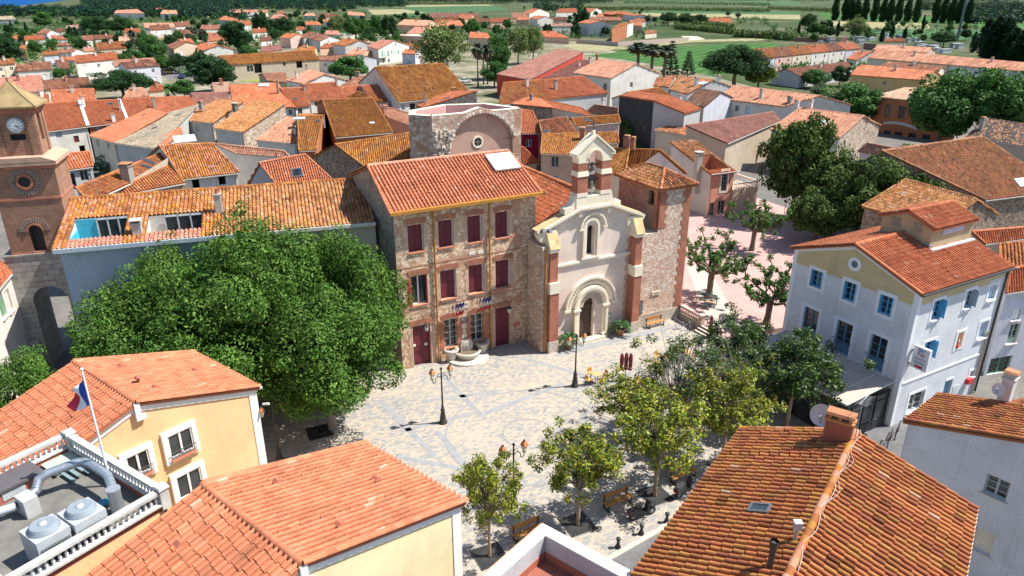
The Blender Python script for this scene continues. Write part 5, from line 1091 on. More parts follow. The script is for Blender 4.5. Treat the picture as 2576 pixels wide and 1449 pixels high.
 m=MB(b); tip=b+(0,0,5.15); m.tube([b,b+(0,0,2),tip],[.05,.045,.03],8,0,(.72,.74,.78)); m.lathe([(.06,0),(.07,.05),(.0,.09)],tip,8,0,(.6,.62,.6)); m.build('mast',[PAINT],a)
 m=MB(b); V=[]; cols=((.012,.045,.34),(.78,.78,.80),(.62,.015,.05)); n=8; d=unit(np.array([-1,.15,0])); K=9
 for c in range(3):
  V=[]
  for i in range(n+1):
   f=(c+i/n)/3
   for j in range(K):
    g=j/(K-1); top=tip-(0,0,.28); x=d*(f*.80+.08*sin(g*4+f*5)*f)+np.array([0,0,-1])*(g*1.25*(1-.55*f)+f*1.0-f*f*.10+.06*sin(f*7+g*4)); y=np.array([.15,1,0])*(.14*sin(f*8+g*5)*(.25+f)); V.append(top+x+y)
  F_=[(i*K+j,i*K+j+1,(i+1)*K+j+1,(i+1)*K+j)for i in range(n)for j in range(K-1)]
  m.add(V,np.array(F_),0,cols[c],None,True)
 m.build('flag_cloth',[PAINT],a)
plain('terrace_slab',(.16,.155,.14),.95,.35,1.2); plain('terrace_red',(.34,.11,.08),.9,.2); plain('weathered_stone',(.50,.49,.46),.95,.35,2.5)
lower_left_terrace()
ze,zr=10.0,11.65
E1=U(1860,1080,ze); e=unit(U(1600,1430,ze)-E1); n=np.array([-e[1],e[0],0]); run=float((U(2460,1275,ze)-E1)@n)/2
E2=E1+e*15.0; R1=E1+n*run+(0,0,zr-ze); R2=R1+e*15.0
rt,g=house('corner_house','house in the lower right whose long orange tiled roof fills the corner','house',E1,E2,R2,R1,'w_white','warm','gable',.3,.15,0,gutter=False,backlod=0,fpal='warm',ridge_pal='lichen',pitch=.27,course=.40,lichen=.05,zback=ze)
o=g['o']
m=MB(o); m.beam(E1+(0,0,-.05),E2+(0,0,-.05),.08,.1,0,(.7,.68,.62)); m.build('gutter',[PAINT],rt)
B1=E1+n*run*2; m=MB(o); m.beam(B1+(0,0,-.05),B1+e*15+(0,0,-.05),.08,.1,0,(.6,.6,.56)); m.build('gutter',[PAINT],rt)
x=hitplane(2105,1108,E1,g['nf']); rot=atan2(e[1],e[0])
m=MB(o); x2=x-(0,0,.3); m.box(x2+(0,0,.62),(.5,1.0,1.25),0,(.26,.08,.05),rot); m.box(x2+(0,0,1.28),(.6,1.1,.10),0,(.40,.18,.06),rot)
for k in(-.38,0,.38):m.box(x2+n*k+(0,0,1.42),(.5,.12,.2),0,(.42,.16,.05),rot)
m.box(x2+(0,0,1.56),(.62,1.05,.10),0,(.40,.16,.06),rot,(.8,1)); m.build('chimney',[PAINT],g['roof'])
def dish(b,d,R,label,mast=.5):
 b=np.array(b,float); t=thing('satellite_dish',label,'satellite dish',b); d=unit(d); c=b+(0,0,mast)+d*.12; x=unit(np.cross((0,0,1),d)); y=np.cross(d,x); m=MB(b); V=[]; n=24
 for k in range(5):
  rr=R*k/4
  for i in range(n):a=2*pi*i/n; V.append(c+x*rr*cos(a)+y*rr*sin(a)*1.06+d*(.22*R*(k/4)**2))
 m.add(V,np.array([(k*n+i,k*n+(i+1)%n,(k+1)*n+(i+1)%n,(k+1)*n+i)for k in range(4)for i in range(n)]),0,(.55,.54,.56),None,True); m.build('reflector',[PAINT],t)
 m=MB(b); m.tube([b,b+(0,0,mast)],.03,6,0,(.2,.2,.2)); m.tube([c-y*R*.9,c+d*R*.9],.015,5,0,(.2,.2,.2)); m.box(c+d*R*.9,(.1,.08,.1),0,(.3,.3,.3)); m.build('feed_arm',[PAINT],t); return t
def aerial(b,h,heading,label,n=7,L=.9,tilt=0.0):
 b=np.array(b,float); t=thing('tv_aerial',label,'aerial',b); m=MB(b); c=(.28,.29,.30); m.tube([b,b+(0,0,h)],.02,6,0,c); m.build('mast',[PAINT],t)
 m=MB(b); d=np.array([cos(heading),sin(heading),tilt]); s=np.array([-sin(heading),cos(heading),0]); p=b+(0,0,h-.05); m.tube([p-d*L*.4,p+d*L*.6],.012,5,0,(.5,.52,.54))
 for k in range(n):q=p-d*L*.35+d*L*.9*k/(n-1); w_=.28-.018*k; m.tube([q-s*w_,q+s*w_],.008,4,0,(.5,.52,.54))
 m.build('antenna_rods',[PAINT],t); return t
dish(x2-e*.3-n*.75+(0,0,.55),(-.5,-.85,.25),.44,'white satellite dish on the red chimney of the lower right roof',.55)
aerial(x+n*.62+(0,0,-.2),2.3,.8,'rake aerial standing beside the red chimney of the lower right roof')
def pipe_cowl(tx,ty,h,kind,label):
 x=hitplane(tx,ty,g['E1'],g['nf']); m=MB(o)
 if kind:m.tube([x,x+(0,0,h*.7)],.07,8,0,(.4,.3,.22)); m.box(x+(0,0,h*.85),(.24,.2,h*.35),0,(.36,.36,.37)); m.box(x+(0,0,h*1.04),(.26,.22,.04),0,(.5,.5,.5))
 else:m.tube([x,x+(0,0,h)],.10,8,0,(.05,.04,.035)); m.tube([x+(0,0,h*.8),x+(0,0,h*1.1)],.14,8,0,(.045,.035,.03),False)
 m.build('flue',[PAINT],g['roof'])
pipe_cowl(1999,1362,.75,1,''); pipe_cowl(1937,1427,.95,0,'')
x=hitplane(1912,1284,E1,g['nf']); add_skylight(g['roof'],o,x,g['ee'],g['vv'],g['nf'],.55,.75,'dark')
m=MB(o); P=[]
for k in range(26):f=k/25; q=R1*(1-f*.62)+R2*f*.62; P.append(q+n*(.14+.10*sin(k*1.1)+.03*sin(k*2.3))+np.array([0,0,.13-.03*abs(sin(k*1.1))]))
m.tube(P,.010,5,0,(.50,.44,.40)); m.tube([p+n*.16*abs(sin(i*.55))-np.array([0,0,.04*abs(sin(i*.55))])for i,p in enumerate(P[3:18])],.008,5,0,(.5,.44,.4)); m.build('ridge_cable',[PAINT],rt)
ze=8.5; E1=U(2357,993,ze); E2=U(2273,1057,ze); e=unit(E2-E1); n=np.array([-e[1],e[0],0]); run=5.5
r3,g3=house('side_house','tall pale house at the right edge with rust-red roof and shaded lilac wall','house',E1,E2,E2+n*run+(0,0,1.6),E1+n*run+(0,0,1.6),'w_lilac','warm','gable',.25,.12,0,gutter=True,wins=[('r',(33,2300,560),.95,1.0,'two:grey'),('r',(33,2160,1100),.85,1.2,'blind:cream')],pitch=.27)
x=hitplane(2525,1010,E1,g3['nf']); add_chimney(g3['roof'],g3['o'],*x,.55,.5,1.3,(.55,.53,.50),'tile',atan2(e[1],e[0]))
dish(x+(-.5,-.2,.5),(-.8,-.5,.3),.30,'grey dish fixed to the white chimney at the right edge',.3)
def parapet_roof():
 F=Frame(1.18,22.3,-39.2); o=F(4,-4,0); r=thing('flat_roof_house','white parapet and red tiled floor of a flat roof at the bottom edge','flat-roofed house',o); z1=9.0
 m=MB(o); wallface(m,F.xy(0,-8),F.xy(0,0),[(0,z1),(8,z1)],[],0)if False else None
 L,D=9.0,7.0
 for a,b in(((L,0),(0,0)),((0,0),(0,-D)),((L,-D),(L,0)),((0,-D),(L,-D))):wallface(m,F.xy(*a),F.xy(*b),[(0,z1),(hypot(a[0]-b[0],a[1]-b[1]),z1)],[],0)
 t=.45
 for a,b in(((t,-t),(L-t,-t)),((t,-D+t),(t,-t)),((L-t,-t),(L-t,-D+t)),((L-t,-D+t),(t,-D+t))):wallface(m,F.xy(*a),F.xy(*b),[(0,z1),(hypot(a[0]-b[0],a[1]-b[1]),z1)],[],0,z1-1.05)
 m.build('wall',['parapet_grey'],r)
 m=MB(o)
 for q in((-.02,L,-t,.0),(-.02,t,-D,-t),(L-t,L,-D,-t)):F.box(m,q[0],q[1],q[2],q[3]+.02,z1,z1+.06,0)
 m.build('coping',['white_trim'],r)
 m=MB(o); F.box(m,-.14,5.8,.03,.14,z1-.2,z1-.06,0,(.60,.30,.18)); F.box(m,-.16,-.03,-D,.14,z1-.2,z1-.06,0,(.60,.30,.18)); m.build('edge_tile',[PAINT],r)
 m=MB(o); F.box(m,t,L-t,-D+t,-t,z1-1.2,z1-1.05,0,(.30,.12,.08)); m.build('floor',['roof_floor'],r)
 m=MB(o); F.box(m,t,L-t,-t-.03,-t,z1-1.05,z1-.72,0,(.36,.13,.08)); F.box(m,t,t+.03,-D+t,-t,z1-1.05,z1-.72,0,(.36,.13,.08)); m.build('skirting',[PAINT],r)
plaster('parapet_grey',(.52,.53,.55),.4,.3); brick('roof_floor',(.32,.12,.08),(.28,.10,.07),(.2,.1,.08),.3,.3,.01)
parapet_roof()
def H(label,t,a,b,c,d,ze=7.0,wall='w_white',pal='old',auto='',st='win:white',zr=None,ww=.95,wh=1.15,name='house',cat='house',pitch_=.30,zs=None,**k):
 E1,E2,R2,R1=survey(t,a,b,c,d,ze,zr,pitch_)
 wins=list(k.pop('wins',())); dist=hypot(E1[0],E1[1])
 if auto:
  lens={'f':hypot(*(E2-E1)[:2]),'r':2*hypot(*(R2-E2)[:2]),'l':2*hypot(*(R1-E1)[:2]),'b':9}
  for i in range(0,len(auto),2):
   s,n=auto[i],int(auto[i+1])
   for z in(zs or([1.6]if ze<4 else[1.5,ze-1.55]if ze<8.5 else[1.5,4.3,ze-1.5])):
    for j in range(n):
     L=lens[s]; wins.append((s,(L*(j+.5)/n+RNG.normal(0,.15),z),ww,wh,st if RNG.random()<.75 else 'shut:'+(st.split(':')+['white'])[1]))
 if dist>90:k.setdefault('gutter',dist<150)
 return house(name,label,cat,E1,E2,R2,R1,wall,pal,wins=wins,**k)
LB=(.50,.46,.42); CW=(.62,.60,.56); CB=(.34,.14,.08); CD=(.30,.27,.23)
OT='houses of the old town'
T1=H('cream terraced house right behind the clock tower with bright orange tiles',0,(440,1328),(888,1272),(795,1020),(385,1048),7,'w_aged','red',wins=[('f',(0,590,1350),.9,1.1,'shut:grey'),('f',(0,770,1400),.8,1.1,'shut:maroon'),('f',(0,830,1500),.9,1.2,'open')])
T2=H('terraced house with white party wall, skylight and orange tiles, second from the clock tower',0,(888,1272),(1290,1225),(1200,1003),(800,1018),7,'w_terra','red',chim=[((0,845,1075),.5,.4,1.5,CW),((0,1145,1225),.55,.45,1.1,CW)],sky=[((0,1110,1050),.9,.8)],wins=[('f',(0,990,1300),.8,.7,'shut:grey')])
m=MB(T2[1]['o']); g=T2[1]; m.beam(g['E1']+(0,0,.12),g['R1']+(0,0,.12),.5,.22,0,(.70,.70,.68)); m.beam(g['E2']+(0,0,.12),g['R2']+(0,0,.12),.45,.22,0,(.62,.62,.60)); m.build('party_wall',[PAINT],T2[0])
T3=H('terraced house with two grey chimneys and orange tiles, third from the clock tower',0,(1290,1225),(1650,1190),(1495,983),(1200,1003),7,'w_aged','red',chim=[((0,1215,1110),.4,.35,1.7,CD),((0,1560,1090),.5,.4,1.7,CD)])
T4=H('terraced house with plain orange tiles at the end of the row behind the clock tower',0,(1650,1190),(2060,1150),(1910,968),(1495,983),7,'w_aged','red')
H('low house with striped mauve-brown tiles beyond the terraced row',0,(1975,1090),(2320,1060),(2285,925),(1920,938),7,'w_tan','mauve')
T5=H('long roof half orange, half weathered grey, running down to the left',0,(895,1368),(1150,1440),(1690,1138),(1515,1092),6.4,'w_cream','new',zr=8.8,back='shed',sky=[((0,1450,1160),.5,.7)],wins=[('f',(0,985,1440),.8,1.0,'shut:grey'),('f',(0,1090,1462),.7,.8,'win:grey')])
H('weathered grey-tiled half of the long roof with two small skylights',0,(1150,1440),(1560,1500),(2005,1050),(1690,1138),6.4,'w_grey','grey',zr=8.8,back='shed',sky=[((0,1790,1165),.6,.9),((0,1560,1290),.6,.9)],chim=[((0,2030,1090),.7,.6,.9,CD)])
H('rustic house with straw-coloured tiles and a broken chimney above grey wooden walls',0,(1790,1202),(2135,1240),(2450,1020),(2210,998),7.5,'w_grey','oldy',zr=9.6,back='shed',sidemat='stone',wins=[('f',(0,1990,1290),.9,1.0,'shut:grey')],lichen=.15)
H('rustic stone-sided house with straw-coloured tiles beside the one with the broken chimney',0,(2150,1290),(2440,1330),(2872,1045),(2570,1000),7.5,'w_grey','oldy',zr=9.8,back='shed',sidemat='stone',lichen=.2,chim=[((0,2370,1110),.8,.7,1.0,(.16,.14,.12),'slab')])
H('house with pale orange tiles below the stone-sided rustic house',1,(-10,1410),(412,1449),(386,1188),(320,1175),7.0,'w_white','pale',zr=9.2,back='shed',chim=[((1,400,1350),.5,.45,.8,LB)])
H('narrow house with yellow-brown tiles, a glass roof light and a flue',1,(430,1522),(604,1512),(676,1165),(420,1165),7.6,'w_terra','ochre',zr=9.8,lichen=.25,sky=[((1,437,1200),1.7,1.1,'white'),((1,622,1222),.7,.6)],chim=[((1,690,1270),.25,.25,1.3,LB,'pot')])
H('tall house with a steep yellow-brown roof in the middle of the old town',1,(797,1385),(1378,1334),(1170,985),(668,1003),8.0,'w_terra','ochre',zr=11.0,lichen=.3,sky=[((1,1168,1245),.8,.6,'white')])
H('low house with faded pink roof and a square chimney beside the steep yellow-brown roof',1,(1330,1180),(1600,1278),(1642,1165),(1250,1060),7.4,'w_grey','pale',zr=8.6,back='shed',chim=[((1,1300,1155),.75,.7,1.3,(.5,.28,.2))],sidemat='w_aged')
GA=H('house with a rough rubble gable and a yellow-brown roof left of the ruined apse',1,(1110,1690),(1900,1650),(1655,1318),(795,1452),8.2,'darkstone','ochre',zr=11.0,lichen=.3,gutter=False)
H('house with clean orange-pink tiles and one dark skylight behind the long blue-grey house',11,(215,425),(760,352),(492,103),(32,188),8.6,'w_grey','new',zr=11.2,sky=[((11,410,288),1.2,.95)],gutter=False)
H('white house with a shallow salmon roof between the skylight roofs',10,(2385,100),(2930,140),(2850,70),(2140,-6),9.4,'w_white','pale',zr=10.2,back='shed')
TW_=H('white house with an ochre roof, a glass box skylight and two small square windows',10,(1845,352),(2412,288),(2130,-8),(1600,15),8.8,'w_white','lichen',zr=11.4,lichen=.2,wins=[('f',(10,1972,402),.75,.95,'open'),('f',(10,2236,368),.75,.95,'open')],sky=[((10,1860,-40),2.4,1.5,'white')])
H('strip of orange roof squeezed between the grey roof and the rustic house',0,(1490,1460),(1640,1480),(1835,1335),(1815,1282),6.4,'w_grey','new',zr=7.6,back='shed')
TB=H('house with flat orange-brown tiles, two slot skylights and a thick chimney beside the clock tower',10,(1010,552),(1862,392),(1718,203),(1000,540),8.9,'w_tan','warm',zr=9.7,back='shed',pitch=.3,course=.5)
H('flat-tiled lean-to roof with two narrow skylights above the long blue-grey house',10,(900,585),(1712,207),(1612,92),(760,440),9.6,'w_tan','warm',zr=10.5,back='shed',pitch=.3,course=.5,sky=[((10,1485,180),.6,1.7),((10,1500,245),.6,1.7)],chim=[((10,1295,370),1.0,.9,1.5,CD)])
H('small white house with ridged orange tiles and a balcony, right of the clock tower',10,(625,270),(935,228),(905,78),(598,100),8.2,'w_grey','red',zr=9.6,back='shed',pitch=.32,wins=[('f',(10,665,390),.9,2.0,'tall:dark'),('f',(10,850,320),.9,1.3,'win:grey')])
H('terraced house with orange tiles and a glass roof light behind the rustic houses',1,(-230,1075),(395,1080),(220,832),(-271,858),7,'w_white','red',sky=[((1,80,860),2.0,1.5,'white')],chim=[((1,225,940),.35,.35,2.2,CD,'pot')],wins=[('f',(1,345,1130),.8,1.1,'win:white')])
H('terraced house with red tiles and one blue-grey skylight',1,(395,1078),(548,1058),(470,880),(240,888),7,'w_white','red',sky=[((1,402,997),.9,.7)],wins=[('f',(1,445,1125),1.0,1.4,'win:grey')])
H('terraced house with wine-red tiles left of the steep yellow-brown roof',1,(545,1018),(900,985),(800,825),(465,845),7.2,'w_white','red',wins=[('f',(1,620,1045),1.2,1.0,'win:white')],chim=[((1,490,950),.35,.6,1.6,CD),((1,812,860),.35,.35,1.0,CD)])
H('low house with red-brown tiles tucked between chimneys',1,(860,1000),(1090,985),(1030,862),(830,870),7,'w_tan','red',chim=[((1,1070,925),1.0,.6,1.0,CD)])
H('house with dark orange tiles in front of the big ochre barn',1,(1190,1010),(1415,985),(1330,842),(1050,860),7,'w_tan','red')
H('big barn-like house with a broad ochre roof',1,(1435,1030),(2180,955),(1890,635),(1195,675),7.5,'w_aged','ochre',lichen=.25,chim=[((1,1990,940),.9,.6,.8,CB),((1,1668,640),.5,.4,.6,CD)],wins=[('f',(1,1575,1080),1.3,1.5,'win:dark'),('f',(1,1480,1080),.7,1.1,'shut:grey')])
H('narrow lean-to with orange tiles and a skylight beside the ruined apse',1,(1590,1047),(1668,1085),(2228,912),(1950,920),6.5,'stone','red',zr=9.2,back='shed',sky=[((1,1920,990),.9,1.2)],chim=[((1,1700,1055),.4,.4,2.0,CD,'pot')])
H('low house with a tawny roof hidden behind the steep yellow-brown roof',1,(870,1000),(1345,1030),(1130,955),(1020,920),6.8,'w_tan','ochre',zr=8.2,back='shed')
H('small pale-roofed house behind the wine-red tiles',1,(848,862),(1195,872),(1140,780),(1030,757),5.5,'w_white','brown',chim=[((1,1020,770),1.2,.6,.9,CD)])
H('house with salmon-brown roof, two white chimneys and a white gable',1,(295,808),(480,842),(692,746),(530,696),5.6,'w_white','pale',chim=[((1,412,790),.6,.5,1.6,CW),((1,512,705),.5,.45,1.3,CD)],auto='f2')
H('low outbuilding with a grey-brown roof next to the bright lawn',1,(110,812),(335,835),(290,725),(60,742),3,'w_tan','brown')
H('long stone barn with an ochre roof and dark openings',1,(-260,650),(637,597),(575,505),(-380,560),5.4,'w_tan','ochre',wins=[('f',(1,435,645),2.2,2.6,'open'),('f',(1,286,645),.8,1.0,'open'),('f',(1,20,685),2.6,3.2,'open'),('f',(1,-60,690),2.2,2.2,'win:white')],lod=2,lichen=.3)
H('white-fronted annex with brown tiles beside the stone barn',1,(635,606),(860,612),(1040,545),(620,570),4.6,'w_lilac','brown',auto='f2')
H('sports hall with a vast faded pink roof and red side wall',2,(-160,745),(178,806),(718,524),(470,490),6.0,'w_redwall','mauve',zr=10.5,back='shed',sidemat='w_redwall',name='hall',cat='hall',lod=2,pitch=.34)
H('red-brown annex below the sports hall with a white chimney',2,(262,797),(600,772),(800,600),(630,598),5.6,'w_redwall','mauve',zr=8.4,back='shed',chim=[((2,675,665),.5,.5,1.0,CW),((2,583,625),.4,.4,.9,CW)])
H('large white house with a pediment gable and a pale orange roof',2,(610,732),(992,787),(1256,640),(870,597),7.4,'w_aged','pale',wins=[('f',(2,935,880),1.4,2.0,'win:grey'),('r',(2,1200,855),1.2,1.4,'win:white')],chim=[((2,783,640),.7,.5,1.4,LB),((2,855,605),.7,.4,1.2,CB)],sidemat='w_white')
H('house with a wide clean orange roof and a tall grey chimney',2,(320,1002),(972,935),(715,765),(325,800),6.8,'w_grey','red',chim=[((2,440,900),.7,.5,1.8,CD)])
H('house with a brown-orange roof left of the wide clean orange one',2,(-140,1060),(322,1000),(332,798),(-90,830),6.8,'w_grey','warm',chim=[((2,152,868),.6,.4,1.4,LB)])
H('rubble-walled house with a thin red roof edge behind the ruined apse',2,(-60,1040),(418,1085),(300,1000),(20,940),6.8,'darkstone','red',zr=7.4,back='shed',chim=[((2,195,1010),.6,.5,.9,CD)])
H('white lean-to with a thin terracotta roof edge',2,(425,1092),(815,1172),(700,1085),(250,985),6.0,'w_white','red',zr=6.9,back='shed',chim=[((2,915,1055),.6,.5,.9,CW)])
H('small house with a faded pink tiled roof beside the black gable',2,(735,1132),(1062,1175),(1065,1085),(835,1052),6.2,'w_white','pale',zr=7.8,back='shed')
H('white-gabled house with orange-brown tiles behind the black gable',2,(1300,1092),(1748,1047),(1475,878),(1150,930),6.2,'w_white','warm',chim=[((2,1690,1010),.6,.5,.9,CW),((2,1310,975),.9,.7,.5,CB)])
H('house with scorched dark brown tiles next to the long pale-orange one',2,(1735,1042),(1930,1077),(2110,925),(1870,890),6.6,'w_tan','dark',sidemat='w_lilac',wins=[('f',(2,1780,1110),1.2,1.5,'shut:sage')])
U8=H('long white house with pale orange tiles, three windows and an iron balcony',2,(2065,988),(2726,1072),(3096,962),(2227,857),6.6,'w_aged','pale',wins=[('f',(2,2155,1090),1.0,2.1,'shut:white'),('f',(2,2262,1090),.9,1.3,'win:lblue'),('f',(2,2368,1120),1.0,2.1,'shut:lblue')],chim=[((2,2505,985),.6,.5,1.5,LB),((3,215,1035),.8,.7,1.0,CD),((3,280,1085),.6,.5,.9,CW)])
H('white gable house with a mottled brown-orange roof',2,(1420,862),(1582,878),(1650,757),(1455,785),6.4,'w_white','old')
H('house with mottled orange tiles, a solar panel and two white chimneys',2,(1590,902),(1760,945),(2032,800),(1668,765),6.4,'w_white','oldy',sidemat='w_grey',sky=[((2,1725,830),1.2,.9),((2,1920,840),2.6,1.6,'white')],chim=[((2,1850,860),.9,.6,1.6,CW),((2,2075,815),.8,.5,1.0,CW)])
H('long shed with a purple-red tiled roof and ivy below',2,(2170,1442),(2700,1215),(2625,1125),(1750,1262),6.0,'w_tan','mauve',back='shed',pitch=.3)
H('low wall house grown over with ivy beside the purple-red shed',2,(1430,1310),(1990,1405),(1760,1262),(1700,1235),6.0,'w_cream','old',zr=6.6,back='shed')
H('house with orange-brown tiles and a skylight capped by ivy',2,(648,1272),(1092,1228),(1070,1155),(600,1188),7.2,'w_pink','ochre',sky=[((2,752,1212),1.2,.9)],lichen=.1)
H('house with mixed orange tiles and a low skylight right of the crimson house',2,(305,1362),(642,1332),(545,1175),(270,1215),6.8,'w_tan','old',sky=[((2,342,1322),1.1,.8)])
H('crimson-walled house with orange tiles right of the ruined apse',2,(95,1345),(303,1340),(205,1115),(92,1100),6.6,'w_crimson','red',zr=9.4,wins=[('f',(2,168,1440),.9,1.2,'win:white')])
TN=H('tan rendered house with ochre tiles and a shuttered blue window behind the church',12,(285,98),(660,112),(740,-118),(305,-95),6.8,'w_tan','ochre',wins=[('f',(12,432,180),1.1,1.5,'win:lblue'),('f',(12,425,350),1.0,.9,'shut:blue')],lichen=.2,chim=[((2,705,1400),.7,.6,1.3,CB)])
H('low house with red tiles under the crimson wall',12,(95,212),(280,195),(110,30),(20,45),4.6,'w_tan','red',zr=7.0,back='shed')
H('house with ochre tiles seen through the bell gable',12,(985,300),(1125,345),(1180,50),(990,40),7.2,'w_cream','ochre',zr=9.6,lichen=.2)
H('house with streaked ochre tiles between the stair tower and the salmon house',12,(1130,230),(1765,300),(1490,60),(1000,50),7.0,'w_aged','ochre',zr=9.6,lichen=.15,chim=[((12,1150,40),.7,.6,1.2,CB),((12,1215,40),.5,.5,1.0,CB)])
H('wing with ochre tiles behind the tan rendered house',2,(880,1440),(1075,1440),(1060,1330),(860,1335),6.4,'w_tan','ochre',lichen=.2)
H('brick-gabled house with pale orange tiles and one roof window',3,(20,1302),(715,1392),(965,1163),(325,1083),6.8,'w_lilac','pale',sidemat='stone',sky=[((3,568,1238),1.1,1.5,'white')],chim=[((3,285,1085),.7,.6,1.0,CW),((3,425,1075),.6,.6,.9,CW)],lod=1)
H('low white annex with pale tiles beside the brick-gabled house',13,(900,75),(1130,118),(1290,45),(1000,-10),4.2,'w_lilac','pale',zr=5.6,back='shed')
H('great barn with a vast weathered brown roof',13,(2190,566),(2960,470),(2152,-76),(1142,68),6.4,'darkstone','barn',zr=11.5,back='shed',name='barn',cat='barn',lod=1,lichen=.08,sky=[((13,2545,395),1.6,1.2,'white')])
H('stone outhouse with straw-coloured tiles behind the roof lantern of the bar',13,(940,628),(1745,855),(2105,556),(1385,355),6.6,'darkstone','oldy',zr=9.0,lod=0,lichen=.05,gutter=False,pitch=.3,course=.45)
H('low building with orange-brown tiles right behind the bar',13,(2185,1005),(2900,905),(2600,835),(2045,880),7.6,'w_tan','red',zr=8.6,back='shed')
H('house with brown-orange tiles right of the bar roof',13,(2330,1210),(3000,1300),(2900,960),(2330,1005),7.8,'w_tan','warm',zr=8.9,back='shed')
PH=H('lilac house with green windows beyond the bar',13,(2395,1500),(3060,1400),(2900,1150),(2440,1260),7.2,'w_lilac','red',zr=9.0,pitch=.25,wins=[('f',(23,2470,460),1.0,1.7,'tall:sage'),('f',(23,2330,780),2.2,1.5,'two:green'),('f',(23,2500,270),.8,.9,'shut:white')])
H('dark-tiled house with scattered pale tiles behind the great barn',3,(1990,1380),(2800,1500),(2900,1300),(2200,1190),6.0,'w_tan','spotty',zr=8.4,chim=[((3,2140,1300),.6,.6,1.6,CD)])
H('low roof of ribbed red tiles at the right edge behind the dark-tiled house',3,(2190,1240),(2800,1330),(2800,1220),(2330,1150),5.0,'w_white','mauve',zr=6.4,back='shed')
H('small house with pale orange tiles at the right edge beyond the plane tree',3,(2410,1110),(2900,1140),(2900,1040),(2450,1015),5.2,'w_pink','oldy')
HB=H('red-walled little building with rust tiles behind the right-hand chimney',33,(2050,-70),(3100,-20),(3000,-400),(2390,-285),5.6,'w_redwall','warm',zr=7.2)
SC=H('brown school building with tall arched windows behind the plane trees',3,(1050,968),(1960,1062),(1800,905),(1380,880),7.4,'w_terra','cream',zr=8.6,back='shed',name='school',cat='school',sidemat='w_terra',wins=[('f',(3,x,1120+(x-1210)*.08),1.3,2.5,'two:brown')for x in(1210,1345,1480,1610)]+[('f',(3,x,1390+(x-1210)*.1),1.5,3.0,'two:dark')for x in(1190,1300,1440,1580)])
g=SC[1]; p,q,_=g['sides']['f']; F=Frame(*p,math.degrees(atan2(q[1]-p[1],q[0]-p[0])))
def plane_sz(px):x=hitplane(*T(*px),F.O,F.n); return float((x-F.O)@F.u),float(x[2])
A_,B_,M_=plane_sz((3,1160,1240)),plane_sz((3,1500,1300)),plane_sz((3,1330,1225)); sg=MB(g['o']); K=16; pts=[]
for i in range(K+1):
 f=i/K; s=A_[0]+(B_[0]-A_[0])*f; z=A_[1]+(B_[1]-A_[1])*f+.55*(1-(2*f-1)**2); pts.append((s,z))
for i in range(K):(s0,z0),(s1,z1)=pts[i],pts[i+1]; sg.extr([(s0,z0-.26),(s1,z1-.26),(s1,z1+.26),(s0,z0+.26)],F(0,-.10),F.u,(0,0,1),F.n,.08,0,(.55,.55,.52))
sb=sg.build('school_sign',[PAINT],SC[0]); W_='ECOLE PRIMAIRE JULES FERRY'
for i,chh in enumerate(W_):
 if chh==' ':continue
 f=(i+.7)/(len(W_)+.4); k=min(K-1,int(f*K)); fr_=f*K-k; s=pts[k][0]*(1-fr_)+pts[k+1][0]*fr_; z=pts[k][1]*(1-fr_)+pts[k+1][1]*fr_
 t_=text(sb,g['o'],F,chh,s,z,-.105,.42,(.03,.05,.05)); t_.rotation_euler=(pi/2,-atan2(pts[k+1][1]-pts[k][1],pts[k+1][0]-pts[k][0]),F.h)
A=U(*T(2,1080,972),10.6); B=U(*T(2,1452,1008),10.4); Dp=U(*T(2,1735,1140),8.8)
e=unit((Dp-A)*[1,1,0]); n=np.array([-e[1],e[0],0]); L1=float((B-A)@e); L2=float((Dp-A)@e); r=thing('house','house with a soot-black gable and grey side above the ivy','house',A); m=MB(A)
wallface(m,A[:2],(A+e*L1)[:2],[(0,10.6),(L1*.1,10.75),(L1,10.4)],[(L1*.72,L1*.72+.8,5.0,6.0)],0,0,.2); wallface(m,(A+e*L1)[:2],(A+e*L2)[:2],[(0,10.4),(L2-L1,8.8)],[((L2-L1)*.32,(L2-L1)*.32+.8,4.9,5.7)],1,0,.2)
wallface(m,(A+e*L2)[:2],(A+e*L2+n*7)[:2],[(0,8.8),(7,8.8)],[],1); wallface(m,(A+n*7)[:2],A[:2],[(0,10.6),(7,10.6)],[],0); wallface(m,(A+e*L2+n*7)[:2],(A+n*7)[:2],[(0,8.8),(L2,10.6)],[],1); m.build('wall',['w_black','w_grey'],r)
for off,w0,z0,z1 in((0,L1*.72,5.0,6.0),(L1,(L2-L1)*.32,4.9,5.7)):fill_opening(r,A,np.array([*(A+e*off)[:2],0.]),e,n,w0,w0+.8,z0,z1,'win:dark')
m=MB(A); up=np.array([0,0,1.]); a0=A+e*L1; slope(m,[A+e*(L2+.2)+n*7+up*(8.82-10.6),A+e*(L2+.2)-n*.15+up*(8.82-10.6),A+e*L1-n*.15+up*(10.45-10.6),A+e*L1+n*7+up*(10.45-10.6)],'red',1); slope(m,[A+n*7+up*.2,A-n*.15+up*.2,A+e*L1-n*.15+up*(10.44-10.6),A+e*L1+n*7+up*(10.44-10.6)][::1],'red',1); m.build('roof',[TILE],r)
Cn=U(*T(12,1960,730),0.4); SH=Frame(Cn[0],Cn[1],24.0)
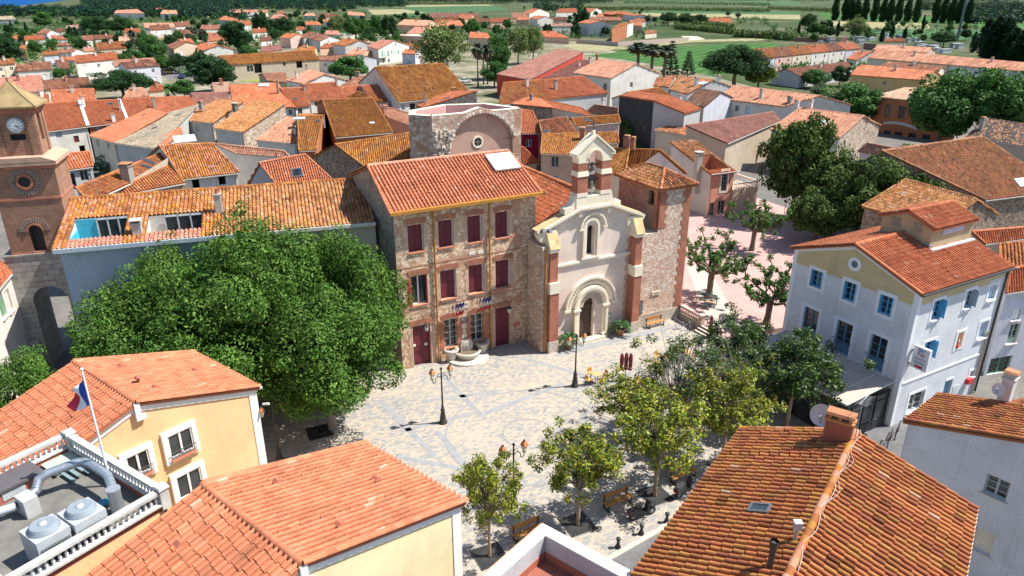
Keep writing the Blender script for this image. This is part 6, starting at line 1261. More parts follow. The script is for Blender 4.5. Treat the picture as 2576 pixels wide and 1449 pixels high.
def build_salmon():
 F=SH; A=hitplane(*T(12,1990,300),F.O,F.n); B=hitplane(*T(12,2240,262),F.O,F.n); L=float((B-F.O)@F.u); z1=float(A[2]); o=F(L/2,4); D=9.0
 r=thing('salmon_house','narrow salmon house with a sunken roof terrace and a barred blue window','house',o); m=MB(o)
 wallface(m,F.xy(0,0),F.xy(L,0),[(0,z1-.1),(L,z1-.1)],[(L*.48,L*.48+.95,3.6,6.3),(L*.08,L*.08+.8,.3,2.2),(L*.45,L*.45+1.1,.2,2.3)],0)
 wallface(m,F.xy(L,0),F.xy(L,D),[(0,z1-.1),(D,z1+2.3)],[],0); wallface(m,F.xy(0,D),F.xy(0,0),[(0,z1+2.3),(D,z1-.1)],[],1); wallface(m,F.xy(L,D),F.xy(0,D),[(0,z1+2.3),(L,z1+2.3)],[],1); m.build('wall',['w_salmon','w_aged'],r)
 p=np.array([*F.xy(0,0),0.])
 for s,w_,a,b,st in((L*.48,.95,3.6,6.3,'bars:lblue'),(L*.08,.8,.3,2.2,'two:grey'),(L*.45,1.1,.2,2.3,'two:grey')):fill_opening(r,o,p,F.u,F.n,s,s+w_,a,b,st)
 m=MB(o)
 for q in((L*.48-.25,L*.48,3.35,6.55),(L*.48+.95,L*.48+1.2,3.35,6.55),(L*.48,L*.48+.95,6.3,6.55),(L*.48,L*.48+.95,3.35,3.6)):F.box(m,q[0],q[1],-.04,.02,q[2],q[3])
 m.build('window_surround',['cream_stone'],r)
 zf=lambda t:z1+t*.27; m=MB(o)
 def patch(a0,a1,t0,t1,pal='oldy'):slope(m,[F(a0,t0,zf(t0)),F(a1,t0,zf(t0)),F(a1,t1,zf(t1)),F(a0,t1,zf(t1))],pal,0,.27,.4)
 patch(-.2,L+.2,-.3,.8,'red'); patch(-.2,.15,.8,4.6); patch(L-.3,L+.2,.8,4.6); patch(-.2,L+.2,4.6,D+.2); rf=m.build('roof',[TILE],r)
 m=MB(o)
 for(a,b)in(((.15,4.6),(.15,.8)),((.15,4.6),(L-.3,4.6)),((L-.3,4.6),(L-.3,.8)),((L-.3,.8),(.15,.8))):m.add([F(*a,z1-1.0),F(*b,z1-1.0),F(*b,zf(b[1])-.02),F(*a,zf(a[1])-.02)],[(0,1,2,3)],0,(.42,.15,.08))
 m.add([F(.15,.8,z1-1.0),F(L-.3,.8,z1-1.0),F(L-.3,4.6,z1-1.0),F(.15,4.6,z1-1.0)],[(0,1,2,3)],0,(.35,.2,.14)); F.box(m,L*.25,L*.25+.9,3.4,3.8,z1-1,z1-.2,0,(.6,.6,.58)); F.box(m,.3,L*.4,4.5,4.56,z1-.9,z1+.9,0,(.6,.6,.6)); m.build('sunken_terrace',[PAINT],r)
 m=MB(o); F.box(m,L*.72,L*.72+.5,-.02,.0,z1-1.6,z1-1.1,0,(.05,.06,.07)); m.build('vent',[PAINT],r)
 add_chimney(rf,o,*F(-.35,2.4,0)[:2],zf(2)-3.4,.8,.75,5.0,(.42,.38,.33),'slab',F.h)
 m=MB(o); m.beam(F(-.2,-.36,z1-.06),F(L+.2,-.36,z1-.06),.1,.1,0,(.55,.58,.58)); m.build('gutter',[PAINT],r)
 m=MB(o); m.tube([F(.1,-.1,z1-.3),F(.1,-.1,.1)][::-1],.06,6,0,(.42,.16,.09)); m.build('downpipe',[PAINT],r)
 b=F(L+2.2,1); t=thing('side_terrace','small stone terrace with balusters beside the salmon house','terrace',b); m=MB(b); F.box(m,L+.02,L+4.2,-.2,4.2,0,3.6,0,(.55,.42,.30)); m.build('wall',[PAINT],t); m=MB(b)
 F.box(m,L+.05,L+4.25,-.25,0,4.35,4.5,0,(.60,.55,.44)); F.box(m,L+4.0,L+4.25,0,4.2,4.35,4.5,0,(.60,.55,.44)); F.box(m,L+4.0,L+4.3,-.28,.02,3.6,4.6,0,(.60,.55,.44)); m.build('coping',[PAINT],t); mm=MB(b)
 for k in range(14):mm.lathe([(.05,0),(.08,.2),(.03,.5),(.06,.75)],F(L+.3+k*.27,-.12,3.6),6,0,(.60,.55,.44))
 tag(mm.build('balustrade',[PAINT],t))
build_salmon()
plaster('apse_plaster',(.52,.34,.26),.5,.3); plaster('apse_pink',(.58,.36,.33),.4,.9,(.16,.07,.06)); rubble('apse_stone',[(.56,.47,.38),(.44,.35,.28),(.64,.56,.46),(.36,.26,.2),(.50,.36,.27)],(.46,.35,.27),2.2,.08,.5)
def build_apse():
 vx=lambda x,y:((1600+x*500/1456)/1.5528,(380+y*500/1456)/1.5528)
 a,b=U(*vx(250,212),15.0),U(*vx(1268,125),15.0); F=Frame(a[0],a[1],math.degrees(atan2(b[1]-a[1],b[0]-a[0]))); L=hypot(*(b-a)[:2]); o=F(L/2,3); z1=15.0
 r=thing('ruined_apse','roofless stone apse with a walled-up arch and a round window','ruin',o)
 def q(x,y,t=0):p=hitplane(*vx(x,y),F.O+F.n*t,F.n); return float((p-F.O)@F.u),float(p[2])
 cl=q(450,640); cr=q(1190,640); ct=q(820,200); cx=(cl[0]+cr[0])/2; R=(cr[0]-cl[0])/2; cz=ct[1]-R; pk=q(795,115); wc=q(790,505)
 back=[F(L,0),F(L+.2,1.2),F(L*.86,6.2),F(L*.42,7.6),F(-.5,5.2),F(-1.9,2.2),F(0,0)]; th=.75
 m=MB(o)
 top=lambda s:z1+max(0,(pk[1]-z1)*(1-abs(s-pk[0])/1.9))
 K=40; S=sorted(set(list(np.linspace(0,L,K+1))+[cl[0],cr[0]])); arch=lambda s:cz+math.sqrt(max(0,R*R-(s-cx)**2))if abs(s-cx)<R else 0
 for s0,s1 in zip(S[:-1],S[1:]):
  b0,b1=(arch(s0),arch(s1))if abs((s0+s1)/2-cx)<R else(0,0)
  m.add([F(s0,0,b0),F(s1,0,b1),F(s1,0,top(s1)),F(s0,0,top(s0))],[(0,1,2,3)],0,(.5,)*3,[(s0,b0),(s1,b1),(s1,top(s1)),(s0,top(s0))])
  m.add([F(s0,0,top(s0)),F(s1,0,top(s1)),F(s1,th,top(s1)),F(s0,th,top(s0))],[(0,1,2,3)],2)
  m.add([F(s1,th,z1-3),F(s0,th,z1-3),F(s0,th,top(s0)),F(s1,th,top(s1))],[(0,1,2,3)],1,(.5,)*3,[(s1,0),(s0,0),(s0,3),(s1,3)])
  if b0 or b1:m.add([F(s0,.45,b0),F(s1,.45,b1),F(s1,0,b1),F(s0,0,b0)],[(0,1,2,3)],3)
 for i in range(len(back)-1):
  p,p2=back[i],back[i+1]; d=unit(p2-p); nn=np.array([-d[1],d[0],0]); w_=hypot(*(p2-p)[:2]); mt=0
  m.add([p,p2,p2+(0,0,z1),p+(0,0,z1)],[(0,1,2,3)],mt,(.5,)*3,[(0,0),(w_,0),(w_,z1),(0,z1)]); pi_,pj=p+nn*th+d*.3,p2+nn*th-d*.3
  m.add([pj+(0,0,z1-4),pi_+(0,0,z1-4),pi_+(0,0,z1),pj+(0,0,z1)],[(0,1,2,3)],1,(.5,)*3,[(w_*.9,0),(0,0),(0,4),(w_*.9,4)]); m.add([p+(0,0,z1),p2+(0,0,z1),pj+(0,0,z1),pi_+(0,0,z1)],[(0,1,2,3)],2)
 m.add([v+(0,0,z1-3.5)for v in back[:-1]],[tuple(range(6))],1); m.build('wall',['apse_stone','apse_pink','cream_stone','apse_plaster'],r)
 m=MB(o); m.add([F(cx+R*cos(t),.45,cz+R*sin(t))for t in np.linspace(0,pi,24)]+[F(cl[0],.45,0),F(cr[0],.45,0)],[tuple(range(26))],0); m.build('arch_infill',['apse_plaster'],r)
 m=MB(o); rr=random.Random(4)
 for k in range(150):
  s=rr.uniform(0.1,cl[0]+1.4); z=rr.uniform(8.5,13.2)
  if arch(s)>z-.2:continue
  m.box(F(s,-.02,z),(rr.uniform(.2,.6),rr.uniform(.2,.5),rr.uniform(.15,.4)),0,rr.choice([(.56,.48,.38),(.46,.37,.3),(.62,.55,.46)]),rr.uniform(0,3))
 for k in range(26):t=pi*(.12+.76*k/25); m.box(F(cx+(R+.35)*cos(t),-.03,cz+(R+.35)*sin(t)),(.3,.2,.36),0,rr.choice([(.62,.56,.48),(.5,.36,.28),(.66,.6,.52)]),ax=(F.u*cos(t)+np.array([0,0,sin(t)]),F.n,-F.u*sin(t)+np.array([0,0,cos(t)])))
 m.build('broken_masonry',[PAINT],r)
 m=MB(o); ringarch(m,F,wc[0]+.05,wc[1]-.1,.52,.72,.36,.5,0,2*pi,26); m.build('round_frame',['cream_stone'],r)
 m=MB(o); m.add([F(wc[0]+.05+.53*cos(2*pi*i/24),.43,wc[1]-.1+.53*sin(2*pi*i/24))for i in range(24)],[tuple(range(24))]); w_=m.build('round_window',[GLASS],r); m=MB(o); F.box(m,wc[0]+.03,wc[0]+.07,.40,.42,wc[1]-.6,wc[1]+.4,0,(.5,.45,.3)); F.box(m,wc[0]-.45,wc[0]+.55,.40,.42,wc[1]-.12,wc[1]-.08,0,(.5,.45,.3)); m.build('glazing_bar',[PAINT],w_)
build_apse()
H('white house with green shutters cut by the left edge beside the gate tower',10,(-330,1840),(145,1262),(-20,1180),(-620,1600),8.4,'w_white','red',zr=10.0,wins=[('f',(20,20,170),1.1,1.9,'shut:green'),('f',(20,90,130),1.0,1.7,'shut:cream')])
FAR=[('pink-orange tiled roof in two tones at the left edge above the clock tower',0,(-40,948),(440,917),(412,757),(-40,787),4.5,'w_white','pink',''),('brown-tiled bungalow behind the silvery olive tree',0,(462,905),(908,862),(886,775),(440,810),4,'w_aged','brown',''),('small orange-roofed house just right of the clock tower cap',0,(390,1052),(500,1036),(480,945),(325,955),5.5,'w_tan','red',''),('orange-roofed house with two grey chimneys below the umbrella pine',0,(520,1032),(962,1002),(946,890),(508,905),5.5,'w_tan','red',''),('two-storey pale house cut by the left edge',0,(-60,655),(152,640),(145,588),(-60,602),5.4,'w_cream','warm','f2'),('long lavender-white house with brown tiles and a chimney at the left',0,(165,718),(527,697),(505,620),(158,645),3.6,'w_white','brown','f2'),('narrow blue-white house with rust tiles',0,(433,556),(592,547),(580,507),(426,517),5.6,'w_lilac','warm','f1'),('beige house with a white side gable next to the narrow blue-white one',0,(588,533),(718,530),(775,490),(600,492),4.5,'w_white','brown','f1r1'),('small raised beige house with a low brown roof',0,(560,459),(722,453),(665,424),(605,424),5.4,'w_tan','brown','f1'),('large white two-storey house with bright orange tiles left of the umbrella pine',0,(760,633),(1190,593),(1166,525),(750,560),5.8,'w_white','red','f3'),('low annex with dusty brown tiles beside the large white house',0,(600,692),(706,686),(682,598),(560,605),3.2,'w_white','brown','f1'),('tan house with deep orange tiles and a porch in front of the tall palm',0,(985,500),(1275,482),(1240,413),(960,432),4.8,'w_tan','warm','f3'),('white house with chestnut roof whose blank wall rises behind the umbrella pine',0,(1262,684),(1614,656),(1500,596),(1215,630),5.6,'w_lilac','brown','f2'),('pale orange roof just behind the chestnut-roofed white house',0,(1145,668),(1572,628),(1545,580),(1140,605),5.0,'w_white','pale',''),('grey-brown roofed bungalow, the left one of the pair below the dark pines',0,(825,412),(950,400),(940,352),(822,362),3.4,'w_white','brown','f1'),('wider grey-brown roofed bungalow below the dark pines',0,(955,398),(1196,384),(1182,345),(950,352),3.6,'w_white','brown','f3'),('straw-roofed white house beside the tall palm',0,(1195,425),(1312,415),(1300,358),(1195,370),4.4,'w_white','cream','f1'),('pale straw-tiled roof running behind the tall palm',0,(1300,405),(1545,392),(1540,340),(1250,350),4,'w_white','cream','f2'),('white house with a bright red roof at far left',0,(248,406),(456,396),(440,350),(243,362),4.6,'w_white','red','f2'),('low pale house with a rust roof at the left margin',0,(55,388),(238,400),(230,352),(20,375),3.4,'w_white','warm','f1'),('white gabled house with a thin orange verge, second row from the woods',0,(515,400),(682,394),(610,362),(510,350),4.2,'w_white','red','f1'),('lavender house with a stepped gable near the woods',0,(365,337),(472,341),(515,300),(440,290),4.6,'w_lilac','brown','f1r1'),('beige-roofed house with dark wall facing the pines',0,(672,297),(860,290),(850,245),(662,257),5,'w_grey','cream','f1'),('salmon-roofed villa row in front of the woods',0,(1455,280),(1762,276),(1740,228),(1445,232),5.4,'w_white','pale','f2'),('white villa with a brown roof and a terrace in front of the salmon-roofed row',0,(1510,306),(1718,294),(1696,245),(1500,256),5,'w_white','brown','f2'),('house with a grey-pink roof at the end of the salmon-roofed row',0,(1765,272),(1916,262),(1905,212),(1750,225),5.2,'w_white','brown','f1'),('pink cottage with a dusty roof behind the three palms',0,(1735,352),(1936,340),(1900,298),(1760,298),4,'w_pink','brown','f1'),('tall beige house with two white roller blinds on its gable',0,(1668,462),(1745,497),(1875,425),(1800,410),6.4,'w_tan','brown',''),('house with a coral-red roof and a pale gable right of the beige one',0,(1925,465),(2045,510),(2195,455),(2085,425),5.6,'w_white','red',''),('bright orange low roof left of the three palms',0,(1810,452),(1960,440),(1920,385),(1790,395),3.6,'w_peach','new',''),('orange villa behind the three palms',0,(2090,415),(2292,402),(2240,352),(2100,320),4.5,'w_peach','new','f2'),('white villa with a pink roof standing alone among the far trees',0,(1145,132),(1452,134),(1380,92),(1170,103),5.4,'w_white','pink','f3'),('small villa with pink roof half hidden in the far woods',0,(1550,106),(1705,106),(1680,80),(1575,80),5,'w_white','pink','f1'),('twin-roofed white villa below the small pink-roofed one',0,(1610,138),(1790,138),(1770,104),(1640,100),5,'w_white','pale','f2'),('grey barn on the far left by the sea',0,(-20,198),(160,196),(130,158),(-20,166),4,'w_grey','grey',''),('dark red villa near the top of the town',0,(2290,128),(2440,130),(2400,96),(2330,94),5,'w_redwall','pink',''),('blue-white blocky house beside the dark red villa',0,(2445,128),(2600,122),(2590,96),(2440,100),6,'w_lilac','pale',''),('orange bungalow below the dark red villa',0,(2195,196),(2430,220),(2380,190),(2260,160),3.4,'w_white','new',''),('stucco cottage with cream roof in the far woods',0,(2080,142),(2186,140),(2170,120),(2090,120),3.6,'w_tan','cream',''),('white villa with green shutters and a balcony',1,(1115,465),(1228,499),(1388,408),(1258,400),6.0,'w_white','pink',''),('white house with orange roof in the lane left of the green-shuttered villa',1,(762,447),(892,462),(1040,404),(905,383),5.4,'w_white','warm','r1'),('peach house with a double gable behind the stone barn',1,(375,516),(592,520),(600,470),(470,455),4.8,'w_peach','warm',''),('low orange roof behind the peach double gable',1,(640,487),(770,478),(800,424),(690,438),4,'w_peach','new',''),('narrow shaded house, leftmost of three joined grey-brown roofs',1,(415,368),(478,383),(602,330),(540,320),5,'w_grey','brown',''),('narrow shaded house in the middle of three joined grey-brown roofs',1,(500,376),(562,392),(682,350),(620,338),5,'w_grey','brown',''),('narrow house with a white gable, rightmost of three joined grey-brown roofs',1,(562,398),(642,415),(742,365),(682,352),5,'w_white','brown',''),('pink house with orange roof and a porch left of the three joined roofs',1,(235,376),(342,388),(422,340),(310,333),5,'w_pink','red','r1'),('terrace of peach steps with a pale roof by the villa',1,(895,547),(1055,552),(1122,500),(990,488),3.6,'w_peach','pale',''),('straw-coloured flat roof behind the peach steps',1,(1010,458),(1092,468),(1172,420),(1040,414),4,'w_peach','cream',''),('little white house with orange roof right of the green-shuttered villa',1,(1465,537),(1602,546),(1628,500),(1500,492),4.8,'w_lilac','new','f1'),('orange roof tucked between the villa and the pale plane tree',1,(1460,492),(1645,478),(1602,440),(1520,436),4,'w_white','red',''),('long two-storey house with balconies and a salmon roof near the field',1,(1415,250),(1702,262),(1772,207),(1490,195),5.6,'w_peach','pale','f3'),('broad low house with a rosy roof by the pyramid skylight',1,(1510,338),(1742,348),(1802,276),(1600,270),4,'w_peach','pink',''),('large reddish roof at the edge of the fields',1,(1745,183),(2240,168),(2230,131),(1740,128),4.6,'w_terra','mauve',''),('orange house in front of the large reddish roof',1,(1800,256),(2092,260),(2050,205),(1870,210),4.2,'w_pink','new','f2'),('coral roof right of the large reddish one',1,(2040,198),(2165,192),(2182,150),(2050,145),4.6,'w_peach','new',''),('house with dusky roof between coral roof and plane trees',1,(2235,222),(2362,220),(2345,182),(2240,180),4.4,'w_tan','brown','f1'),('peach house with bright orange roof above the plane tree',1,(2365,224),(2552,220),(2540,177),(2365,181),5,'w_peach','new','f2'),('rusty roof half hidden by the pale plane tree',1,(2140,382),(2372,386),(2320,330),(2150,320),4,'w_tan','red',''),('white bungalow with salmon hip roof on the left of the far quarter',1,(140,186),(330,190),(285,150),(180,148),4,'w_white','pink',''),('cream gabled house at the edge of the far wood',1,(55,128),(122,126),(118,100),(60,98),4.6,'w_cream','pale',''),('dusty pink roof left of the four far palms',1,(200,138),(295,136),(280,110),(212,112),3.6,'w_white','pink',''),('small white house right of the far palms',1,(480,158),(600,160),(580,134),(500,134),4,'w_white','pale',''),('long roof partly red and partly grey near the far palms',1,(605,180),(850,172),(830,138),(640,136),4,'w_white','brown','f2'),('white hall with a pale pink roof beside the straw field',1,(905,150),(1098,162),(1090,132),(930,112),4.4,'w_white','pale',''),('white house with orange roof and deep porch above the car park',1,(495,250),(665,252),(622,213),(492,217),4.4,'w_white','red','f2'),('small white cube house with red roof above the car park',1,(672,218),(742,218),(735,192),(675,192),5,'w_white','warm','f1'),('orange lean-to left of the deep-porch house',1,(402,305),(498,300),(480,268),(405,272),3,'w_white','new',''),('three-storey house, half brick-red and half white, at the field wall',2,(1008,288),(1162,248),(1195,232),(1078,235),8,'w_terra','warm','f2r2'),('white cube house with an orange roof left of the brick-red one',2,(662,230),(778,238),(890,210),(740,200),8,'w_white','new','f2r2'),('cream villa with solar panels on its flat hip roof',2,(283,268),(640,262),(585,235),(395,235),5.4,'w_white','cream','f4'),('low orange house below the solar-panel villa',2,(330,372),(580,382),(430,315),(280,312),3.2,'w_peach','red',''),('white gabled house with a coral roof, upper left of the solar villa',2,(108,130),(172,142),(278,90),(205,85),5.4,'w_white','new','r2'),('white house with dark red tiles at the edge of the reeds',2,(445,128),(662,122),(640,82),(480,85),5,'w_white','red','f3'),('white gable with a coral roof beside the dark cypress',2,(728,112),(792,128),(852,84),(738,81),5.2,'w_white','new','r1'),('slim white tower house with a coral roof',2,(175,182),(257,194),(338,162),(220,160),6.5,'w_white','new','f1r1'),('pinkish house with brown tiles beside the slim white tower',2,(335,205),(556,202),(545,170),(335,172),4,'w_pink','brown','f2'),('white two-storey house with coral roof next to the reeds',2,(1112,145),(1228,160),(1320,150),(1165,122),5.4,'w_white','new','f1r1'),('brick-red house left of the ochre one near the reeds',2,(918,138),(1028,150),(1032,113),(942,113),4.6,'w_redwall','new',''),('ochre house between the brick-red and the white one',2,(1035,138),(1150,142),(1148,112),(1055,110),4.8,'w_ochre','warm',''),('long brown roof behind the white cube house',2,(765,202),(1108,206),(1090,170),(780,168),3.6,'w_tan','brown',''),('orange house with a glazed roof box behind the brick-red tower',2,(1185,252),(1310,262),(1312,226),(1180,200),5,'w_peach','new',''),('peach house at the left of the white houses',2,(-10,185),(160,182),(150,125),(0,128),4.8,'w_peach','pale','f2'),('tiny orange cube house under the coral gable',2,(42,200),(170,200),(160,168),(70,168),4.5,'w_peach','new','f1'),('lone farmhouse with an orange roof in the green fields',2,(1970,208),(2228,236),(2195,178),(1990,178),3.6,'w_peach','red','f1'),('orange-roofed end house of the pastel row',3,(790,502),(942,486),(836,420),(685,432),5.4,'w_lilac','new','f1'),('white garage with a pale coral roof beside the pastel row',3,(785,592),(890,604),(1048,520),(905,510),3,'w_white','new',''),('low white house with a brown roof and two roof lights below the pastel row',3,(325,768),(852,692),(802,622),(185,692),3.6,'w_lilac','brown',''),('mustard-yellow hall with a bright orange tiled roof',3,(825,752),(1562,806),(1682,712),(930,650),5.6,'w_ochre','new','f1'),('brown-tiled roof directly behind the mustard-yellow hall',3,(1130,664),(1722,712),(1762,668),(1200,618),5.6,'w_cream','brown',''),('long pale-brown tiled terrace with cream walls behind the hall',3,(1000,584),(1820,652),(1900,570),(1095,500),5.6,'w_cream','pale','f6'),('continuation of the long terrace with lilac walls at the right edge',3,(1820,652),(2640,724),(2640,634),(1900,570),5.8,'w_lilac','pale','f5'),('pale-brown terrace with a pink gable by the cemetery',3,(1050,500),(1592,532),(1652,478),(1110,450),5.4,'w_pink','pale',''),('pale orange roof glimpsed under the umbrella pine',0,(1235,988),(1505,968),(1440,882),(1300,886),4.4,'w_tan','pale',''),('orange roof edge beside the date palm',0,(1490,925),(1650,905),(1640,855),(1530,860),4.2,'w_tan','red',''),('pale straw roof with grey streaks left of the glass roof light',0,(2165,930),(2325,918),(2310,826),(2130,836),6.2,'w_tan','cream',''),('small orange-yellow house near the left dark trees',0,(195,482),(262,500),(255,452),(205,448),4.6,'w_ochre','warm',''),('flat orange shed behind the large white two-storey house',0,(602,612),(752,606),(748,566),(610,572),3.4,'w_white','new',''),('low white house between the tall palm and the palm trio',0,(1590,402),(1762,406),(1742,364),(1600,362),3.6,'w_white','cream','f1'),('white porch house right of the raised beige one',0,(832,522),(955,510),(940,470),(840,476),3.2,'w_white','pale','f1'),('grey-roofed cottage left of the pink porch house',1,(50,414),(162,406),(142,360),(50,374),4,'w_white','brown','f1'),('long low house with a faded roof behind the stone barn',1,(60,524),(268,502),(240,452),(45,468),3.6,'w_grey','mauve','f1'),('low coral roof at the foot of the brick-red tower house',2,(1340,340),(1458,330),(1440,307),(1345,309),3,'w_cream','new',''),('coral-roofed house behind the glazed roof box',2,(1225,220),(1348,216),(1335,189),(1235,187),4.4,'w_white','new','f1'),('low orange roofs clustered before the brick-red house',2,(860,166),(925,168),(915,138),(868,136),3.6,'w_peach','new',''),('brown-roofed chapel hut inside the cemetery',3,(1168,422),(1388,414),(1362,384),(1185,387),3.4,'w_tan','warm',''),('white house with a dusty roof among the far-left pines',0,(560,322),(650,318),(640,286),(566,290),4,'w_white','brown','f1'),('cream house with an orange roof under the far dark pines',0,(1240,330),(1420,322),(1400,282),(1260,288),4.4,'w_cream','red','f2'),('salmon bungalow between the dark red villa and the palms',0,(2010,300),(2230,292),(2200,250),(2030,254),3.8,'w_white','pink','f2'),('red-roofed white house above the tall dark tree',0,(2330,262),(2540,250),(2510,205),(2350,212),4.6,'w_white','red','f2'),('pink-tiled house at the corner of the car park',1,(690,345),(840,352),(830,310),(705,306),4.2,'w_white','pink','f1'),('pale house with orange roof left of the car-park pine',1,(-40,330),(110,322),(95,282),(-30,288),4.6,'w_white','red','f2'),]
for lb,t,a,b,c,d,ze,wl,pl,au in FAR:H(lb,t,a,b,c,d,ze,wl,pl,au,sidemat='w_white' if wl=='w_terra' else None,chim=[((t,(c[0]*2+d[0]+a[0])/4,(c[1]*2+d[1]+a[1])/4),.7,.5,1.1,random.Random(lb).choice([LB,CW,CB]))])
ws=[('w_lilac','blue-white'),('w_pink','pink'),('w_cream','cream'),('w_white','white'),('w_white','bright white')]; sp=[-140,75,250,440,620,785]; pr=[-150,60,215,385,560,682]
for i,(wl,nm)in enumerate(ws):
 ye=lambda x:600-(x+140)*102/925; yr=lambda x:492-(x+150)*60/832
 H('%s house in the pastel row facing the plane trees, %s'%(nm,('at its left end','second from the left','in its middle','second from the right','at its right end')[i]),3,(sp[i],ye(sp[i])),(sp[i+1],ye(sp[i+1])),(pr[i+1],yr(pr[i+1])),(pr[i],yr(pr[i])),5.6,wl,('warm','brown','warm','red','brown')[i],'f2',st='win:brown',chim=[((3,pr[i]+90,yr(pr[i])+22),.6,.5,1.2,CD)],group='pastel row houses')
def face(g,k):p,q,_=g['sides'][k]; return Frame(*p,math.degrees(atan2(q[1]-p[1],q[0]-p[0])))
def on_gable(nm,t,lst):
 r=[o for o in C.objects if o.get('label','').startswith(nm)][0]; kid=[c for c in r.children if c.name.startswith('wall')][0]; o=np.array(r.location)
 return r,o
for nm,t,a,b,lst in(('tall beige house',0,(1745,497),(1945,475),[((1822,545),1.3,1.3,(.7,.7,.7)),((1835,628),1.3,1.6,(.7,.7,.7))]),('house with a coral-red roof',0,(2045,510),(2340,480),[((2212,532),.8,.9,(.03,.03,.04))]),('white villa with green',1,(1225,499),(1515,460),[((1300,535),.9,2.2,(.62,.64,.62)),((1270,540),.6,2.2,(.16,.34,.22)),((1330,537),.6,2.2,(.16,.34,.22)),((1393,520),.9,1.4,(.62,.64,.62)),((1365,522),.5,1.4,(.16,.34,.22)),((1432,520),.7,1.4,(.16,.34,.22)),((1402,445),.8,1.0,(.16,.34,.22)),((1282,607),1.1,1.3,(.1,.12,.1)),((1335,605),1.1,1.3,(.1,.12,.1))])):
 r,o=on_gable(nm,t,lst); ze={0:6.4,1:6.0}[t]if 'coral' not in nm else 5.6; A,B=U(*T(t,*a),ze),U(*T(t,*b),ze); F=Frame(A[0],A[1],math.degrees(atan2(B[1]-A[1],B[0]-A[0])))
 for(px,py),w_,h_,cc in lst:
  x=hitplane(*T(t,px,py),F.O,F.n); m=MB(o); m.box(x,(w_,.5,h_),0,cc,ax=F.ax); m.build('window' if cc[0]>.5 or cc[0]<.12 else 'shutter',[PAINT],r)
 if t==1:
  x=hitplane(*T(1,1270,575),F.O,F.n); m=MB(o); m.box(x-F.n*.6,(6.0,1.3,.15),0,(.6,.6,.55),ax=F.ax); m.build('balcony_slab',[PAINT],r); m=MB(o)
  for k in range(24):m.box(x-F.n*1.15+F.u*(-2.9+k*.25)+(0,0,.55),(.03,.03,1.0),0,(.2,.4,.32),ax=F.ax)
  m.box(x-F.n*1.15+(0,0,1.05),(5.9,.05,.05),0,(.2,.4,.32),ax=F.ax); m.build('balcony_rail',[PAINT],r)
a,b=U(*T(1,1415,440)),U(*T(1,1700,455)); F=Frame(a[0],a[1],math.degrees(atan2(b[1]-a[1],b[0]-a[0]))); L=hypot(*(b-a)[:2]); o=F(L/2,6); r=thing('flat_roof_building','flat-roofed peach building with a glass pyramid on top','building',o); m=MB(o)
for p,q in(((0,0),(L,0)),((L,0),(L,13)),((L,13),(0,13)),((0,13),(0,0))):wallface(m,F.xy(*p),F.xy(*q),[(0,4.4),(hypot(p[0]-q[0],p[1]-q[1]),4.4)],[(1.5,5,.1,2.8),(L*.55,L*.55+1,.1,2.2)]if p==(0,0)else[],0)
m.build('wall',['w_peach'],r); m=MB(o); F.box(m,-.2,L+.2,-.2,13.2,4.4,4.7,0,(.6,.5,.4)); m.build('roof',[PAINT],r)
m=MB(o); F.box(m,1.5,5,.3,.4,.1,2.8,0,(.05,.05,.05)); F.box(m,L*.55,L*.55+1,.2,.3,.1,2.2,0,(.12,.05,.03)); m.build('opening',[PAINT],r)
m=MB(o); F.box(m,L*.62,L*.62+4,4,8,4.7,7.0,0,(.55,.6,.66),top=(.04,.04)); m.build('glass_pyramid',['frosted'],r)
HPOS=[o.location for o in C.objects if o.parent is None and o.get('category')in('house','hall','building','school','barn')]
GREENS=dict(nettle=[(.050,.120,.016),(.066,.150,.021),(.090,.185,.030),(.032,.082,.012),(.12,.205,.038)],plane=[(.045,.125,.028),(.065,.165,.036),(.035,.095,.022),(.09,.20,.05)],dark=[(.018,.055,.018),(.028,.075,.022),(.04,.095,.028),(.014,.042,.014)],pine=[(.020,.060,.020),(.032,.085,.024),(.046,.108,.030),(.014,.045,.016)],magnolia=[(.21,.27,.022),(.29,.34,.032),(.14,.20,.02),(.09,.14,.018),(.36,.37,.05),(.26,.18,.02),(.06,.09,.012)],magdark=[(.045,.095,.02),(.07,.13,.025),(.03,.065,.016),(.11,.16,.035),(.02,.05,.014)],holm=[(.065,.120,.026),(.095,.160,.034),(.035,.075,.018),(.12,.17,.045),(.075,.095,.03)],airy=[(.13,.20,.06),(.17,.24,.075),(.10,.15,.045),(.16,.18,.07)],far=[(.008,.034,.022),(.012,.045,.026),(.018,.058,.03),(.006,.026,.018)],cypress=[(.012,.035,.018),(.018,.05,.022),(.026,.065,.026)],olive=[(.12,.16,.10),(.16,.20,.13),(.08,.12,.07)],yellow=[(.14,.20,.03),(.18,.24,.04),(.10,.15,.025)],ivy=[(.05,.12,.022),(.08,.17,.03),(.03,.08,.016)],tuft=[(.05,.13,.025),(.075,.17,.035),(.03,.085,.018),(.10,.2,.04)],reed=[(.13,.19,.06),(.10,.15,.05),(.16,.21,.08),(.07,.12,.04)])
